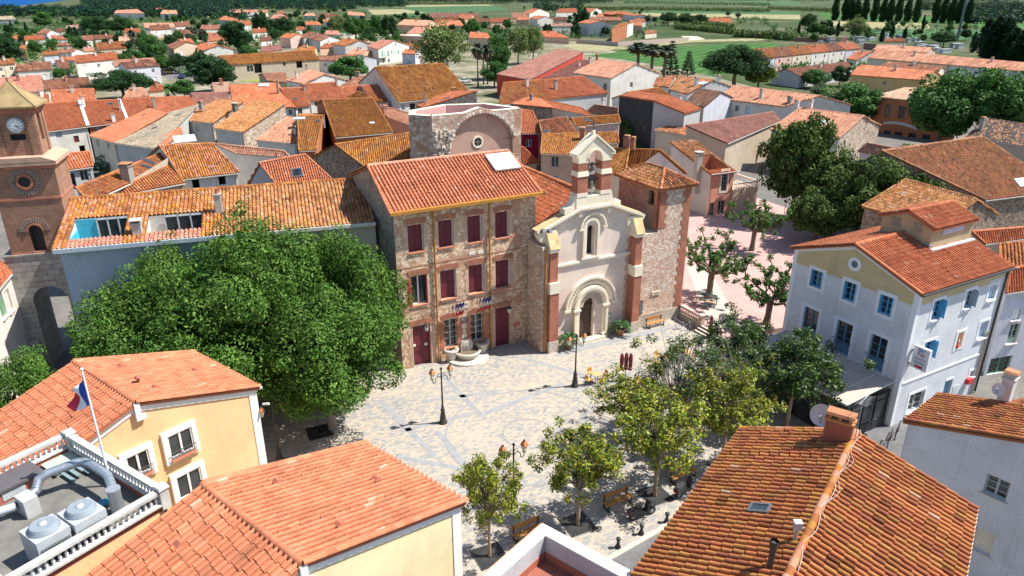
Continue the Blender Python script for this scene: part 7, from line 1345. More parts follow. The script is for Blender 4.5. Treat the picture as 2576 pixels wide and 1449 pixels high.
def leaves(mb,cen,rad,n,size,pal,rng,up=.35,hollow=.55,mat=0,aspect=.6,flat=1.0,droop=0.0,coh=.6):
 """leaf quads round clump centres; cen (k,3), rad (k,) """
 cen=np.asarray(cen,float); rad=np.broadcast_to(np.asarray(rad,float),(len(cen),)); k=len(cen); N=k*n
 d=rng.normal(size=(N,3)); d/=np.linalg.norm(d,axis=1)[:,None]; r=(hollow+(1-hollow)*rng.random(N)**.7)*np.repeat(rad,n)
 p=d*r[:,None]; p[:,2]*=flat; p[:,2]-=droop*np.repeat(rad,n)*(d[:,0]**2+d[:,1]**2); p+=np.repeat(cen,n,0)
 nr=d*coh+rng.normal(size=(N,3))*.6+np.array([0,0,up]); nr/=np.linalg.norm(nr,axis=1)[:,None]
 a=np.cross(nr,rng.normal(size=(N,3))); a/=np.linalg.norm(a,axis=1)[:,None]; b=np.cross(nr,a); s=size*(.6+.8*rng.random(N))[:,None]
 a=a*s*.5; b=b*s*.5*aspect; V=np.stack([p-a,p+b*1.0-a*.1,p+a,p-b*1.0-a*.1],1).reshape(-1,3)
 P=np.array(GREENS[pal]); clump=np.repeat(rng.normal(1,.13,k),n)[:,None]; c=np.clip(P[rng.integers(0,len(P),N)]*clump*(1+rng.normal(0,.12,(N,1))),.005,.6)
 mb.add(V,np.arange(N*4).reshape(N,4),mat,c)
def crown_pts(rng,k,R,zc,zr,shell=.55,top=1.0,lump=.18):
 d=rng.normal(size=(k,3)); d/=np.linalg.norm(d,axis=1)[:,None]; d[:,2]=np.where(d[:,2]<0,d[:,2]*top,d[:,2]); r=(shell+(1-shell)*rng.random(k)**.6)*(1+rng.normal(0,lump,k)*.6)
 return np.stack([d[:,0]*r*R,d[:,1]*r*R,zc+d[:,2]*r*zr],1)
def limbs(mb,base,top,tips,r0,rng,col=(.16,.12,.09),n=7,sag=.1):
 for t in tips:
  t=np.asarray(t,float); m=base*.45+t*.55+rng.normal(0,.12,3)*np.linalg.norm(t-base)*.4; m[2]+=np.linalg.norm((t-base)[:2])*sag
  mb.tube([base,base*.7+m*.3,m,t],[r0,r0*.75,r0*.5,r0*.16],n,0,col,False)
PROTO={}
def proto(kind):
 """trunk and crown meshes of one kind of tree, unit size noted in its H and R"""
 if kind in PROTO:return PROTO[kind]
 rng=np.random.default_rng(sum(map(ord,kind))*7+3); k=kind.rstrip('0123456789'); tr=MB(); cr=MB(); H,R=10.,5.; lm=LEAF; col=(.15,.11,.08)
 if k=='nettle':
  H,R=11.,5.6; P=crown_pts(rng,64,R*.76,6.8,3.4,.72,.85,.3); leaves(cr,P,rng.uniform(1.15,2.0,64),880,.25,'nettle',rng,.35,.72,0,.42,.8,.38,1.2); leaves(cr,P*np.array([1.08,1.08,1.0])+rng.normal(0,.7,P.shape),.7,130,.25,'nettle',rng,.3,.4,0,.42,.75,.3,1.0)
  tr.tube([(0,0,0),(.05,0,2.2),(.1,.1,4.4)],[.34,.27,.22],12,0,(.23,.20,.17),False); limbs(tr,np.array([.1,.1,4.2]),0,P[::6],.15,rng,(.16,.13,.11))
 elif k in('plane','oak','airy','yellow','dome','mago'):
  pal={'mago':'holm','plane':'plane','oak':'dark','airy':'airy','yellow':'yellow','dome':'plane'}[k]; H,R=11.,5.; n,q,sz={'plane':(90,230,.36),'oak':(80,150,.5),'airy':(110,60,.42),'yellow':(80,110,.5),'dome':(80,150,.5),'mago':(130,190,.36)}[k]
  P=crown_pts(rng,n,R*.82,6.4,4.0,.5,.8); P[:,2]=np.where(k=='dome',np.maximum(P[:,2],2.6),P[:,2]); leaves(cr,P,rng.uniform(.7,1.4,n),q,sz,pal,rng,.35,.5)
  tr.tube([(0,0,0),(.1,0,2),(.1,.1,4.2)],[.32,.25,.2],9,0,col,False); limbs(tr,np.array([.1,.1,4.]),0,P[::5 if k!='airy' else 2],.13,rng,col)
 elif k=='pine':
  H,R=11.,6.; P=crown_pts(rng,150,R*.84,6.3,4.2,.6,.35); leaves(cr,P,rng.uniform(.9,1.6,150),170,.45,'pine',rng,.55,.5,0,.35,.8)
  tr.tube([(0,0,0),(.25,0,2.5),(.1,.2,5.6)],[.38,.3,.25],9,0,(.20,.12,.08),False); limbs(tr,np.array([.1,.2,5.2]),0,P[::5],.16,rng,(.20,.12,.08))
 elif k in('cypress','poplar'):
  H,R=(10.,1.3)if k=='cypress' else(18.,2.6); z=np.linspace(.06,.98,60); prof=np.sin(np.pi*np.clip(z,0,1)**.62)**.8*R*.72; a=rng.random(60)*20; P=np.stack([np.cos(a)*prof*.55,np.sin(a)*prof*.55,z*H],1)
  leaves(cr,P,prof*.6+.12,110 if k=='cypress' else 130,.34 if k=='cypress' else .7,'cypress' if k=='cypress' else 'dark',rng,.1,.6,0,.4,1.7); tr.tube([(0,0,0),(0,0,H*.5)],[.16 if k=='cypress' else .3,.1],7,0,col,False)
 elif k=='conifer':
  H,R=12.,4.2; P=[]
  for i in range(13):
   z=1.6+i*.8; rr=R*(1-i/13.5)*(1 if i%2 else .82)
   for j in range(max(3,int(8-i*.4))):a=j*2*pi/max(3,int(8-i*.4))+i; P.append((cos(a)*rr*.75,sin(a)*rr*.75,z-rr*.1))
  leaves(cr,P,.85,110,.4,'cypress',rng,.3,.4,0,.35,.35); tr.tube([(0,0,0),(0,0,H*.95)],[.28,.04],7,0,col,False)
 elif k in('palm','date'):
  H,R=(11.,2.3)if k=='palm' else(6.,3.2); hh=H-1.6 if k=='palm' else 3.0; tr.tube([(0,0,0),(.1,0,hh*.5),(0,.05,hh)],[.3,.22,.24],9,0,(.17,.13,.10),False)
  for i in range(130 if k=='palm' else 70):
   el=rng.uniform(-1.2,1.3)if k=='palm' else rng.uniform(-.1,1.25); az=rng.random()*6.283; L=R*rng.uniform(.75,1.05); P=[]
   for j in range(6):f=j/5; P.append(np.array([cos(az)*L*f*cos(el),sin(az)*L*f*cos(el),hh+.1+L*f*sin(el)-L*f*f*(.42 if k=='palm' else .55)]))
   sd=np.array([-sin(az),cos(az),0]); c=np.array(GREENS['olive' if k=='palm' else 'plane'][rng.integers(3)])*(.55 if k=='palm' else .9)
   if el<-.35:c=np.array((.20,.14,.08))*rng.uniform(.6,1.1)
   for j in range(5):
    wd=(.34 if k=='palm' else .26)*sin(pi*(j+1)/6.2); wd0=(.34 if k=='palm' else .26)*sin(pi*(j+.15)/6.2); dz=np.array([0,0,-.12])
    for s in(-1,1):cr.add([P[j],P[j]+sd*s*wd0+dz*wd0*3,P[j+1]+sd*s*wd+dz*wd*3,P[j+1]],[(0,1,2,3)],0,np.clip(c,.01,1))
 elif k in('bush','olive'):
  H,R=2.6,1.6; P=crown_pts(rng,30,1.2,1.3,1.0,.4,1); leaves(cr,P,.55,90,.24,'ivy' if k=='bush' else 'olive',rng); tr.tube([(0,0,0),(0,0,1.2)],[.09,.05],6,0,col,False)
 elif k in('magnolia','magdark'):
  lm=GLOSSLEAF; H,R=6.2,2.3; n=95 if k=='magnolia' else 120; P=crown_pts(rng,n,R*.92,4.1,1.95,.35,.9,.3); leaves(cr,P,rng.uniform(.26,.5,n),80 if k=='magnolia' else 95,.175,'magnolia' if k=='magnolia' else 'magdark',rng,.5,.2,0,.45)
  tr.tube([(0,0,0),(.03,0,1.2),(0,.04,2.3),(.04,0,4.6)],[.11,.09,.08,.03],9,0,(.30,.22,.15),False)
  for z in(2.2,2.6,3.1,3.6):limbs(tr,np.array([.0,.02,z]),0,P[rng.integers(0,n,16)],.045,rng,(.26,.22,.18),5,.15)
 elif k=='bare':
  lm=GLOSSLEAF; H,R=6.4,3.0; P=crown_pts(rng,130,R*.95,4.1,2.0,.3,.9,.3); leaves(cr,P[::2],rng.uniform(.22,.42,65),60,.17,'magdark',rng,.5,.2,0,.45); leaves(cr,P[1::4],.35,50,.17,'magnolia',rng,.5,.2,0,.45)
  tr.tube([(0,0,0),(.05,0,1.6),(0,.04,2.6)],[.15,.13,.10],9,0,(.24,.20,.16),False)
  for z in(1.9,2.3,2.6):limbs(tr,np.array([.0,.02,z]),0,P[rng.integers(0,130,20)],.05,rng,(.30,.27,.24),5,.12)
  for p in P:
   for q in range(3):e_=p+rng.normal(0,.35,3)+(0,0,.2); tr.tube([p*.55+np.array([0,0,1.3]),p,e_],[.016,.012,.004],4,0,(.32,.29,.26),False)
 PROTO[kind]=(tr.build('trunk',[BARK],None),cr.build('crown',[lm],None),H,R)
 return PROTO[kind]
USED=set()
def tree(kind,label,loc,H=None,R=None,rz=None,name='tree',group=None,cat='tree'):
 a,b,h0,r0=proto(kind); t=thing(name,label,cat,loc,group,rz if rz is not None else random.Random(label+str(loc[0])).uniform(0,6.28),((R or r0)/r0,(R or r0)/r0,(H or h0)/h0))
 first=kind not in USED; USED.add(kind)
 for o in(a,b):
  c=o if first else o.copy()
  if not first:C.objects.link(c)
  c.parent=t; c.location=(0,0,0)
 return t
def vtree(kind,label,t,x,ytop,ybase,width,name='tree',group=None,cat='tree'):
 """a tree sighted on survey tile t: foot, top and crown width as seen"""
 px,pb=T(t,x,ybase); _,pt=T(t,x,ytop); b=U(px,pb); top=hitplane(px,pt,b,(0,1,0)); dep=b[1]*cos(TH)+CAMH*sin(TH)
 return tree(kind,label,(b[0],b[1],0),float(top[2]),width/4/2*dep/FPX,None,name,group,cat)
for i,(x,y,R,H,lb)in enumerate(((-12.4,42.6,5.0,9.9,'nettle tree at the front right of the canopy, its trunk in a square grating'),(-19.0,43.0,5.6,11.3,'broad nettle tree in the middle of the canopy before the blue-grey house'),(-24.6,43.6,4.7,10.8,'nettle tree at the left end of the canopy by the gateway'),(-12.0,47.6,4.6,12.2,'nettle tree against the town hall corner, rear right of the canopy'),(-17.6,47.8,5.6,13.4,'tall nettle tree in the rear middle of the canopy touching the eaves'),(-24.0,48.0,4.2,11.6,'nettle tree at the rear left of the canopy close to the wall'),(-31.2,38.2,3.6,7.6,'small nettle tree cut by the left edge below the gateway'))):
 tree('nettle' if i%2 else 'nettle2',lb,(x,y,0),H,R,i*1.3)
for k,x,y,R,H,lb in(('magnolia',-1.19,30.41,2.0,6.6,'slim yellow-green magnolia nearest the yellow house, standing in an iron grating'),('magnolia',3.72,32.91,2.6,6.6,'yellow-green magnolia beside the flat white parapet roof'),('magnolia',8.57,35.45,3.0,7.0,'yellow-green magnolia behind the parked scooter'),('bare',10.9,42.4,3.9,7.2,'half-bare grey-twigged magnolia in the middle of the cafe terrace'),('magdark',16.2,46.8,2.9,6.8,'dark glossy magnolia by the steps'),('magdark2',19.0,42.6,3.3,7.4,'dark glossy magnolia in front of the glass veranda'),('magnolia2',13.4,38.6,3.0,6.8,'green magnolia half hidden by the corner house roof'),('magnolia2',7.6,40.2,2.7,5.5,'yellowish magnolia at the cafe edge nearest the lamp'),('bare',14.8,42.2,3.3,6.8,'second half-bare magnolia, nearer the veranda')):
 tree(k,lb,(x,y,0),H,R)
def pollard(label,loc,seed,s=1.0):
 rng=np.random.default_rng(seed); t=thing('plane_tree',label,'tree',loc); o=np.array(loc,float); m=MB(o); cr=MB(o); bk=(.17,.13,.09)
 m.tube([o,o+(.05,0,.9),o+(.1,.1,1.8*s),o+(.1,.1,2.2*s)],[.34*s,.24*s,.26*s,.18*s],10,0,bk); tips=[]
 for i in range(7):
  a=i*.9+rng.normal(0,.25); p=o+np.array([.1,.1,2.0*s]); P=[p]; d=np.array([cos(a),sin(a),.75 if i%2 else .45])
  for j in range(5):p=p+unit(d+rng.normal(0,.4,3)+(0,0,.12*j))*.66*s; P.append(p)
  m.tube(P,[.13*s,.10*s,.085*s,.07*s,.055*s,.06*s],7,0,bk,True); tips+=[P[3]+(0,0,.1),P[4],P[5]]
  for b in(1,2,3,4,5):
   for z in range(2):
    q=P[b]+unit(d*.6+rng.normal(0,.8,3)+(0,0,.4))*rng.uniform(.5,1.1)*s; m.tube([P[b],(P[b]+q)/2+(0,0,.1),q],[.055*s,.04*s,.045*s],6,0,bk); tips+=[q,q+rng.normal(0,.18,3)]
 m.build('trunk',[BARK],t); leaves(cr,np.array(tips)+(0,0,.12),rng.uniform(.18,.38,len(tips))*s,40,.2,'tuft',rng,.6,.1,0,.6); cr.build('crown',[LEAF],t)
pollard('pollarded plane tree with knotted limbs by the church stair tower',(19.09,64.75,.45),3,1.22); pollard('pollarded plane tree with knotted limbs next to the bar building',(22.78,58.73,.45),5,1.12); pollard('pollarded plane tree at the back of the pink square',(27.54,78.6,.45),8,1.1)
VT=[('bare2','brownish twiggy tree leaning over the great barn',13,1240,70,800,700),('bush','bright clipped hedge bush beside the brick-gabled house',13,1000,165,260,330),('olive','pale painted-looking round tree by the stained white wall',10,1105,95,330,400),('plane','fresh green plane tree left of the school',3,790,840,1290,720),('plane2','large fresh green plane tree in front of the school',3,1690,690,1540,820),('plane','large fresh green plane tree at the right, over the grey roofs',3,2150,700,1560,820),('pine','umbrella pine with a bare curved trunk above the terraced row',0,1250,712,1010,640),('date','date palm with arching fronds right of the umbrella pine',0,1690,800,975,330),('dome','round bush-like tree behind the date palm',0,1860,800,985,260),('oak','dark round tree, left of two in front of the stone barn',0,2060,520,830,330),('oak2','dark broad tree, right of two in front of the stone barn',0,2180,590,925,470),('oak','dark clump of trees cut by the left edge',0,90,385,660,330),('olive','silvery olive tree before the brown bungalow',0,560,800,905,190),('dome','small round tree by the large white house',0,625,690,800,170),('plane','deep green tree behind the tall palm',0,1560,350,660,300),('palm','tall lone palm rising above the tan house',0,1368,292,590,110),('palm','leftmost palm of the trio near the coral-red roof',0,1912,335,470,110),('palm','middle palm of the trio near the coral-red roof',0,1985,275,450,100),('palm','tallest palm of the trio near the coral-red roof',0,2045,285,440,120),('oak2','tall dark tree behind the coral-red roof',0,2405,205,560,300),('pine','spreading dark pine, left half of the pair near the woods',0,1000,170,370,330),('pine2','spreading dark pine, right half of the pair near the woods',0,1235,180,380,330),('dome','rounded green tree at the far left near the sea',0,455,120,300,200),('cypress','thin cypress near the grey barn',0,130,205,345,45),('cypress','thin cypress right of the first one near the grey barn',0,275,215,355,45),('oak','dark tree over the deep-porch house in the upper left',1,60,120,390,180),('pine','dark pine above the car park',1,300,170,390,230),('plane2','thick green plane tree in the car park',1,1005,160,400,280),('plane','plane tree right of the thick one in the car park',1,1215,150,360,150),('oak','tree at the right end of the car park',1,1345,155,375,160),('airy','pale leafy tree left of the thick car-park plane',1,830,140,380,200),('airy','huge pale-green plane tree in the town centre',1,1890,225,800,600),('palm','left palm of three behind the big ochre barn',1,2235,415,880,150),('palm','middle palm of three behind the big ochre barn',1,2290,450,850,130),('palm','right palm of three behind the big ochre barn',1,2330,430,850,150),('dome','round green tree with a parasol crown beside the stone barn',1,950,565,830,470),('plane','green tree below the peach house at the top',1,2180,185,390,170),('plane2','green tree at the right of the palms',1,2440,330,800,330),('airy','thin-leaved tree near the sports hall, left one',2,60,260,650,260),('airy2','thin-leaved tree near the sports hall, right one',2,210,240,640,240),('plane','dense low tree behind the three palms',1,2400,620,880,300),('palm','left palm of the cluster by the green field',2,1255,415,760,300),('palm','middle palm of the cluster by the green field',2,1400,430,800,310),('palm','right palm of the cluster by the green field',2,1530,445,800,290),('conifer','blue-green conifer right of the palm cluster',2,1765,505,770,190),('conifer','tall cedar behind the palm cluster',2,1590,395,780,240),('pine','great umbrella pine beside the green field',2,2235,462,900,720),('yellow','yellow-green tree in front of the umbrella pine',2,2470,620,900,370),('oak','small dark tree among the white houses',2,700,85,280,150),('pine','dark pine at the field edge, leftmost of three',2,1570,125,260,200),('pine2','dark pine at the field edge, middle of three',2,1740,135,265,200),('pine','dark pine at the field edge, rightmost of three',2,1890,145,260,170),('palm','left palm by the lone farmhouse',2,2165,108,230,70),('palm','right palm by the lone farmhouse',2,2265,120,255,75),('plane','dark green tree between mustard hall and pastel row',3,470,700,890,310),('oak2','dark conical tree next to the mustard hall',3,715,660,870,230),('oak','tree beside the brown-roofed terraces',3,1120,530,690,240),('olive','loose shrub below the conical tree',3,510,830,960,200),('pine','stone pine in the cemetery',3,395,140,340,180),('dome','round tree in front of the cemetery wall',3,455,225,370,170),('airy','pale tree inside the cemetery',3,860,165,390,250),('pine2','dark cedar at the cemetery end',3,1755,325,480,240),('cypress','cypress at the cemetery wall, first from the left',3,303,225,350,45),('cypress','cypress at the cemetery wall, second from the left',3,625,222,360,55),('cypress','cypress at the cemetery wall, third from the left',3,693,210,365,55),('cypress','cypress at the cemetery wall, fourth from the left',3,1140,272,425,65),('cypress','cypress at the cemetery wall, fifth from the left',3,1240,240,395,65),('cypress','cypress at the cemetery wall, sixth from the left',3,1365,278,415,60),('cypress','lone cypress in the straw field',3,1553,145,300,50),('cypress','cypress at the right of the cemetery',3,2050,315,530,80),]
for k,lb,t,x,yt,yb,w_ in VT:vtree(k,lb,t,x,yt,yb,w_,{'pine':'umbrella_pine','pine2':'umbrella_pine','palm':'palm_tree','date':'palm_tree','cypress':'cypress','bush':'bush','olive':'olive_tree','conifer':'conifer'}.get(k,'tree'))
for i,(x,yt,yb,w_)in enumerate(((2160,190,590,260),(2250,165,610,300),(2340,175,620,300),(2430,280,640,280),(2530,270,660,280))):vtree('cypress2','massive dark cypress in the clump at the right edge',3,x,yt,yb,w_,'cypress','big cypresses at the right edge')
for i,x in enumerate((665,765,820,880,960,1060,1145,1215,1300,1390,1480,1670,1750,1830,1910,2000)):vtree('poplar','tall poplar in the long row beyond the straw field',3,x,-50-(i%3)*14,205+i*2.2,105,'poplar','row of poplars')
def mass(name,label,cat,pts,rad,n,size,pal,seed=1,flat=1.0,up=.35):
 rng=np.random.default_rng(seed); m=MB(); leaves(m,pts,rad,n,size,pal,rng,up,.4,0,.6,flat); tag(m.build(name,[LEAF]),label,cat,None,'stuff')
rng=np.random.default_rng(11)
def strew(t,box,n,z):return[np.array([*U(*T(t,rng.uniform(box[0],box[2]),rng.uniform(box[1],box[3])))[:2],z*rng.uniform(.5,1.2)])for _ in range(n)]
for k,lb,x,y,H_,R_ in(('mago','tall dark evergreen rising in front of the brick-gabled house',36.5,91,14.5,5.2),('mago2','broad evergreen shading the back of the pink square',40.5,80,10.5,4.8),('mago','olive-brown evergreen in the corner before the barn wall',48,86,11,5.2),('mago2','rounded evergreen filling the middle of the dark clump by the pink square',39.5,86,9.5,4.6),('mago','evergreen between the broad one and the barn wall',44.5,81.5,10,4.8),('mago2','low bushy evergreen at the edge of the pink square',35.5,80.5,7,3.8)):tree(k,lb,(x,y,0),H_,R_)
gr=random.Random(3); spots=[]
for t,bx,n in((0,(0,180,2576,560),100),(1,(0,130,1500,480),75),(1,(1500,170,2576,420),34),(2,(0,90,1450,390),30),(3,(250,250,2000,440),26),(0,(900,620,2576,800),16)):
 for i in range(n*3):
  if n<=0:break
  p=U(*T(t,gr.uniform(bx[0],bx[2]),gr.uniform(bx[1],bx[3])))
  if any(hypot(p[0]-h[0],p[1]-h[1])<9 for h in HPOS)or any(hypot(p[0]-h[0],p[1]-h[1])<5 for h in spots):continue
  n-=1; spots.append(p); k=gr.choice(['oak','oak2','dome','plane','pine','oak']); q=gr.uniform(.42,.85); tree(k,'dark leafy garden tree among the newer houses' if k!='pine' else 'small umbrella pine among the newer houses',(p[0],p[1],0),9.5*q,4.6*q,gr.uniform(0,6),group='garden trees of the newer quarters' if k!='pine' else 'small pines of the newer quarters')
W=[]
for t,box,n,z in((0,(500,3,2576,30),500,9),(1,(0,2,1500,12),260,9),(2,(1000,-4,2576,4),200,6),(0,(0,30,2576,80),900,6),(0,(0,70,2200,185),800,6),(0,(1900,60,2576,200),120,4.5),(1,(0,4,1500,75),560,6),(1,(0,60,1000,100),120,4.5),(1,(1500,4,2576,26),200,6),(2,(0,0,1000,35),200,7),(2,(200,40,700,130),50,6),(3,(0,-2,2576,10),200,4),(3,(1480,40,2576,110),160,5),(3,(1850,110,2576,240),110,4)):W+=strew(t,box,n,z)
W=[p for p in W if not(p[0]<-260 and p[1]>900 and p[0]/p[1]<-.55 and p[1]>1150)]; W=np.array(W); wr=rng.uniform(3.5,7.0,len(W))*np.clip(W[:,1]/900,1,2.2); mass('far_woods','dark far-off woodland along the top of the view','woods',W,wr,62,2.3,'far',2,.8)
W2=W[::4]+np.array([3,-4,0]); mass('far_thickets','lighter green thickets among the far woods','thicket',W2,rng.uniform(2.5,4.5,len(W2)),50,1.7,'plane',3,.8)
G=[]
for t,box,n,z in((0,(0,170,2576,560),420,1.6),(0,(0,560,2000,780),90,1.3),(1,(0,170,1500,470),260,1.6),(1,(1500,180,2576,420),90,1.6),(2,(0,100,1400,390),110,1.3),(2,(1300,190,2576,260),60,1.6),(3,(0,260,2100,430),90,1.3),(3,(100,690,1300,800),50,1.4)):G+=strew(t,box,int(n*1.5),z*1.25)
mass('garden_shrubs','shrubs and small garden trees between the newer houses','shrubs',np.array(G),rng.uniform(1.1,2.9,len(G)),60,.85,'plane',4)
Rd=[]
for t,a,b,n,z in((2,(1100,98),(2600,122),160,3.5),(2,(1120,32),(2600,56),130,4),(2,(1640,290),(2250,345),110,2.2),(2,(2240,370),(2850,400),120,2.2),(2,(1640,250),(2230,290),80,2.2),(2,(650,92),(1120,98),60,3),(3,(-20,385),(255,410),50,2.2),(3,(0,95),(640,120),80,3.5),(1,(1480,44),(2560,42),110,3.5)):
 for i in range(n):f=(i+rng.random())/n; p=U(*T(t,a[0]+(b[0]-a[0])*f,a[1]+(b[1]-a[1])*f+rng.uniform(-5,5))); Rd+=[p+(0,0,z*.45),p+(0,0,z)]
mass('reed_belts','tall green reed belts lining the fields','reeds',np.array(Rd),2.0,34,1.3,'reed',5,1.4,.0)
def ivy(lab,pts,r,n,seed):mass('ivy',lab,'ivy',pts,r,n,.28,'ivy',seed,1.0)
A=U(*T(2,1090,1200),6.6); B=U(*T(2,700,1300),5.8); ivy('ivy spilling over the skylight roof below the black gable',[A*(1-f)+B*f+rng.normal(0,.35,3)for f in np.linspace(0,1,26)]+[A+np.array([.5*i*.5,-.4*i,-.35*i])+rng.normal(0,.3,3)for i in range(16)],.75,120,6)
A=U(*T(2,1460,1330),4.2); B=U(*T(2,1960,1405),5.2); ivy('dark ivy covering the wall beneath the purple-red shed',[A*(1-f)+B*f+np.array([0,-.3,rng.uniform(-2.2,.9)])for f in np.linspace(0,1,46)],.7,90,7)
IR=(.035,.028,.026); WD=(.46,.22,.06)
def lamp(label,x,y,h=4.35,az=.35):
 b=np.array([x,y,.02]); t=thing('street_lamp',label,'street lamp',b,'two-armed street lamps'); m=MB(b)
 m.lathe([(.30,0),(.30,.10),(.24,.16),(.20,.50),(.13,.95),(.16,1.0),(.16,1.08),(.09,1.16),(.10,1.3),(.065,1.4),(.05,h-.75),(.08,h-.7),(.05,h-.6),(.045,h-.12),(.10,h-.08),(0,h+.1)],b,10,0,IR); m.build('post',[PAINT],t); u=np.array([cos(az),sin(az),0])
 for s in(-1,1):
  p=b+(0,0,h-.82); q=lambda a,z:p+u*s*a+(0,0,z)
  m=MB(b); m.tube([q(.03,.1),q(.25,.25),q(.42,.05),q(.45,-.2),q(.55,-.26),q(.64,-.1),q(.66,.12)],.028,6,0,IR); m.tube([q(.05,.35),q(.2,.45),q(.27,.3),q(.17,.2)],.02,5,0,IR); a=m.build('arm',[PAINT],t)
  c=q(.66,.14); m=MB(b); m.lathe([(.09,0),(.20,.42)],c,4,0,(.60,.58,.50),False); m.lathe([(.10,-.05),(.10,0)],c,6,0,IR); m.build('lantern_glass',[PAINT],a); m=MB(b); m.lathe([(.25,.42),(.16,.62),(.12,.66)],c,4,0,(.52,.20,.08),False); m.lathe([(.09,.66),(.05,.76),(.0,.84)],c,6,0,IR); m.build('lantern_cap',[PAINT],a)
L3=U(705,1166); L4=U(1292,1130,4.0)
for lb,x,y,az in(('black two-armed lamp standing alone in the open square',-4.82,43.34,.5),('black two-armed lamp before the church door',4.81,48.41,.5),('two-armed lamp in the shade of the nettle trees beside the yellow house',L3[0],L3[1],.5),('two-armed lamp whose copper lantern caps rise behind the two nearest magnolias',L4[0],L4[1],.4)):lamp(lb,x,y,4.35,az)
def bench(label,p,az,z=0.02):
 b=np.array([p[0],p[1],z]); t=thing('bench',label,'bench',b,'wooden benches'); u=np.array([cos(az),sin(az),0]); n=np.array([-sin(az),cos(az),0]); ax=(u,n,np.array([0,0,1.]))
 m=MB(b)
 for k in range(3):m.box(b+n*(-.18+k*.15)+(0,0,.45),(1.9,.12,.04),0,WD,ax=ax)
 m.build('seat',[PAINT],t); m=MB(b)
 for k in range(2):m.box(b+n*.28+(0,0,.66+k*.18),(1.9,.035,.14),0,WD,ax=ax)
 m.build('backrest',[PAINT],t)
 for s in(-.8,.8):m=MB(b); m.box(b+u*s+n*-.2+(0,0,.22),(.07,.07,.44),0,IR,ax=ax); m.box(b+u*s+n*.27+(0,0,.44),(.07,.07,.88),0,IR,ax=ax); m.box(b+u*s+n*.03+(0,0,.42),(.06,.5,.05),0,IR,ax=ax); m.box(b+u*s+(0,0,.03),(.08,.6,.06),0,IR,ax=ax); m.build('leg',[PAINT],t)
bench('wooden bench behind the white parapet roof',(.9,31.9),.55); bench('wooden bench between the two magnolias and the scooter',(6.2,34.5),.50); bench('wooden bench half hidden beside the corner house roof',(10.6,37.0),.55); p=SQ(21.9,-2.95); bench('pale wooden bench against the church tower wall',p,SQ.h)
def scooter(label,p,az,L=1.75):
 b=np.array([p[0],p[1],.02]); t=thing('motor_scooter',label,'scooter',b,'parked scooters'); u=np.array([cos(az),sin(az),0]); n=np.array([-sin(az),cos(az),0]); ax=(u,n,np.array([0,0,1.])); bk=(.02,.022,.025); w=lambda a,c,z:b+u*a+n*c+np.array([0,0,z])
 for a,nm in((-.62,'wheel'),(.66,'wheel')):m=MB(b); m.tube([w(a,-.07,.27),w(a,.07,.27)],.27,16,0,(.015,.015,.015),True,False); m.tube([w(a,-.08,.27),w(a,.08,.27)],.13,12,0,(.25,.25,.26),True,False); m.build(nm,[PAINT],t)
 m=MB(b); m.extr([(-.95,.5),(-.55,.35),(-.1,.28),(.35,.28),(.42,.85),(.33,.9),(.22,.42),(-.05,.45),(-.12,.72),(-.95,.80)],w(0,-.17,0),u,(0,0,1),n,.34,0,bk); m.box(w(.72,0,.58),(.30,.2,.12),0,bk,ax=ax); m.build('body',[PAINT],t)
 m=MB(b); m.box(w(-.48,0,.80),(.85,.27,.12),0,(.03,.03,.035),ax=ax,top=(.9,.8)); m.build('seat',[PAINT],t); m=MB(b); m.tube([w(.62,0,.4),w(.38,0,1.02)],.04,6,0,bk); m.tube([w(.36,-.36,1.02),w(.36,.36,1.02)],.022,6,0,bk); m.box(w(.44,0,.98),(.14,.26,.18),0,(.04,.045,.05),ax=ax); m.build('handlebar',[PAINT],t); m=MB(b); m.box(w(-.97,0,.62),(.03,.2,.1),0,(.4,.01,.01),ax=ax); m.build('tail_light',[PAINT],t)
scooter('black scooter parked beside the bench between the magnolias',(7.45,33.5),.45); scooter('dark scooter half hidden by the edge of the corner house roof',(10.4,35.6),.70)
for i,(x,y)in enumerate(((5.76,31.05),(7.2,32.1),(8.81,33.08))):
 b=np.array([x,y,.04]); t=thing('bollard','black cast bollard at the kerb, %s'%('nearest to the parapet roof','middle one of three','last one before the corner house roof')[i],'bollard',b,'bollards along the kerb'); m=MB(b); m.lathe([(.16,0),(.16,.08),(.10,.2),(.07,.42),(.10,.48)],b,10,0,(.02,.025,.03)); m.build('shaft',[PAINT],t); m=MB(b); m.lathe([(.12,.48),(.14,.56),(.12,.62),(0,.66)],b,10,0,(.025,.03,.035)); m.build('cap',[PAINT],t)
for i,(x,y)in enumerate(((-1.19,30.41),(3.72,32.91),(8.57,35.45),(-13.2,42.2),(13.4,38.4))):
 b=np.array([x,y,.03]); m=MB(b)
 for k in range(28):
  a=2*pi*k/28; r0,r1=.25,min(.8/max(abs(cos(a)),abs(sin(a)),.01),.98); d=np.array([cos(a+.45),sin(a+.45),0]); m.beam(b+d*r0,b+d*r1,.05,.02,0,(.05,.05,.05))
 m.box(b-(0,0,.008),(1.6,1.6,.008),0,(.012,.012,.012),.45)
 for s in(-.8,.8):m.box(b+np.array([s*cos(.45),s*sin(.45),0]),(.06,1.66,.03),0,(.06,.06,.06),.45); m.box(b+np.array([-s*sin(.45),s*cos(.45),0]),(1.66,.06,.03),0,(.06,.06,.06),.45)
 tag(m.build('tree_grate',[PAINT]),'square iron grating round the foot of %s'%('the slim magnolia nearest the yellow house','the magnolia by the parapet roof','the magnolia behind the scooter','the front nettle tree','the magnolia half hidden by the corner house')[i],'tree grate')
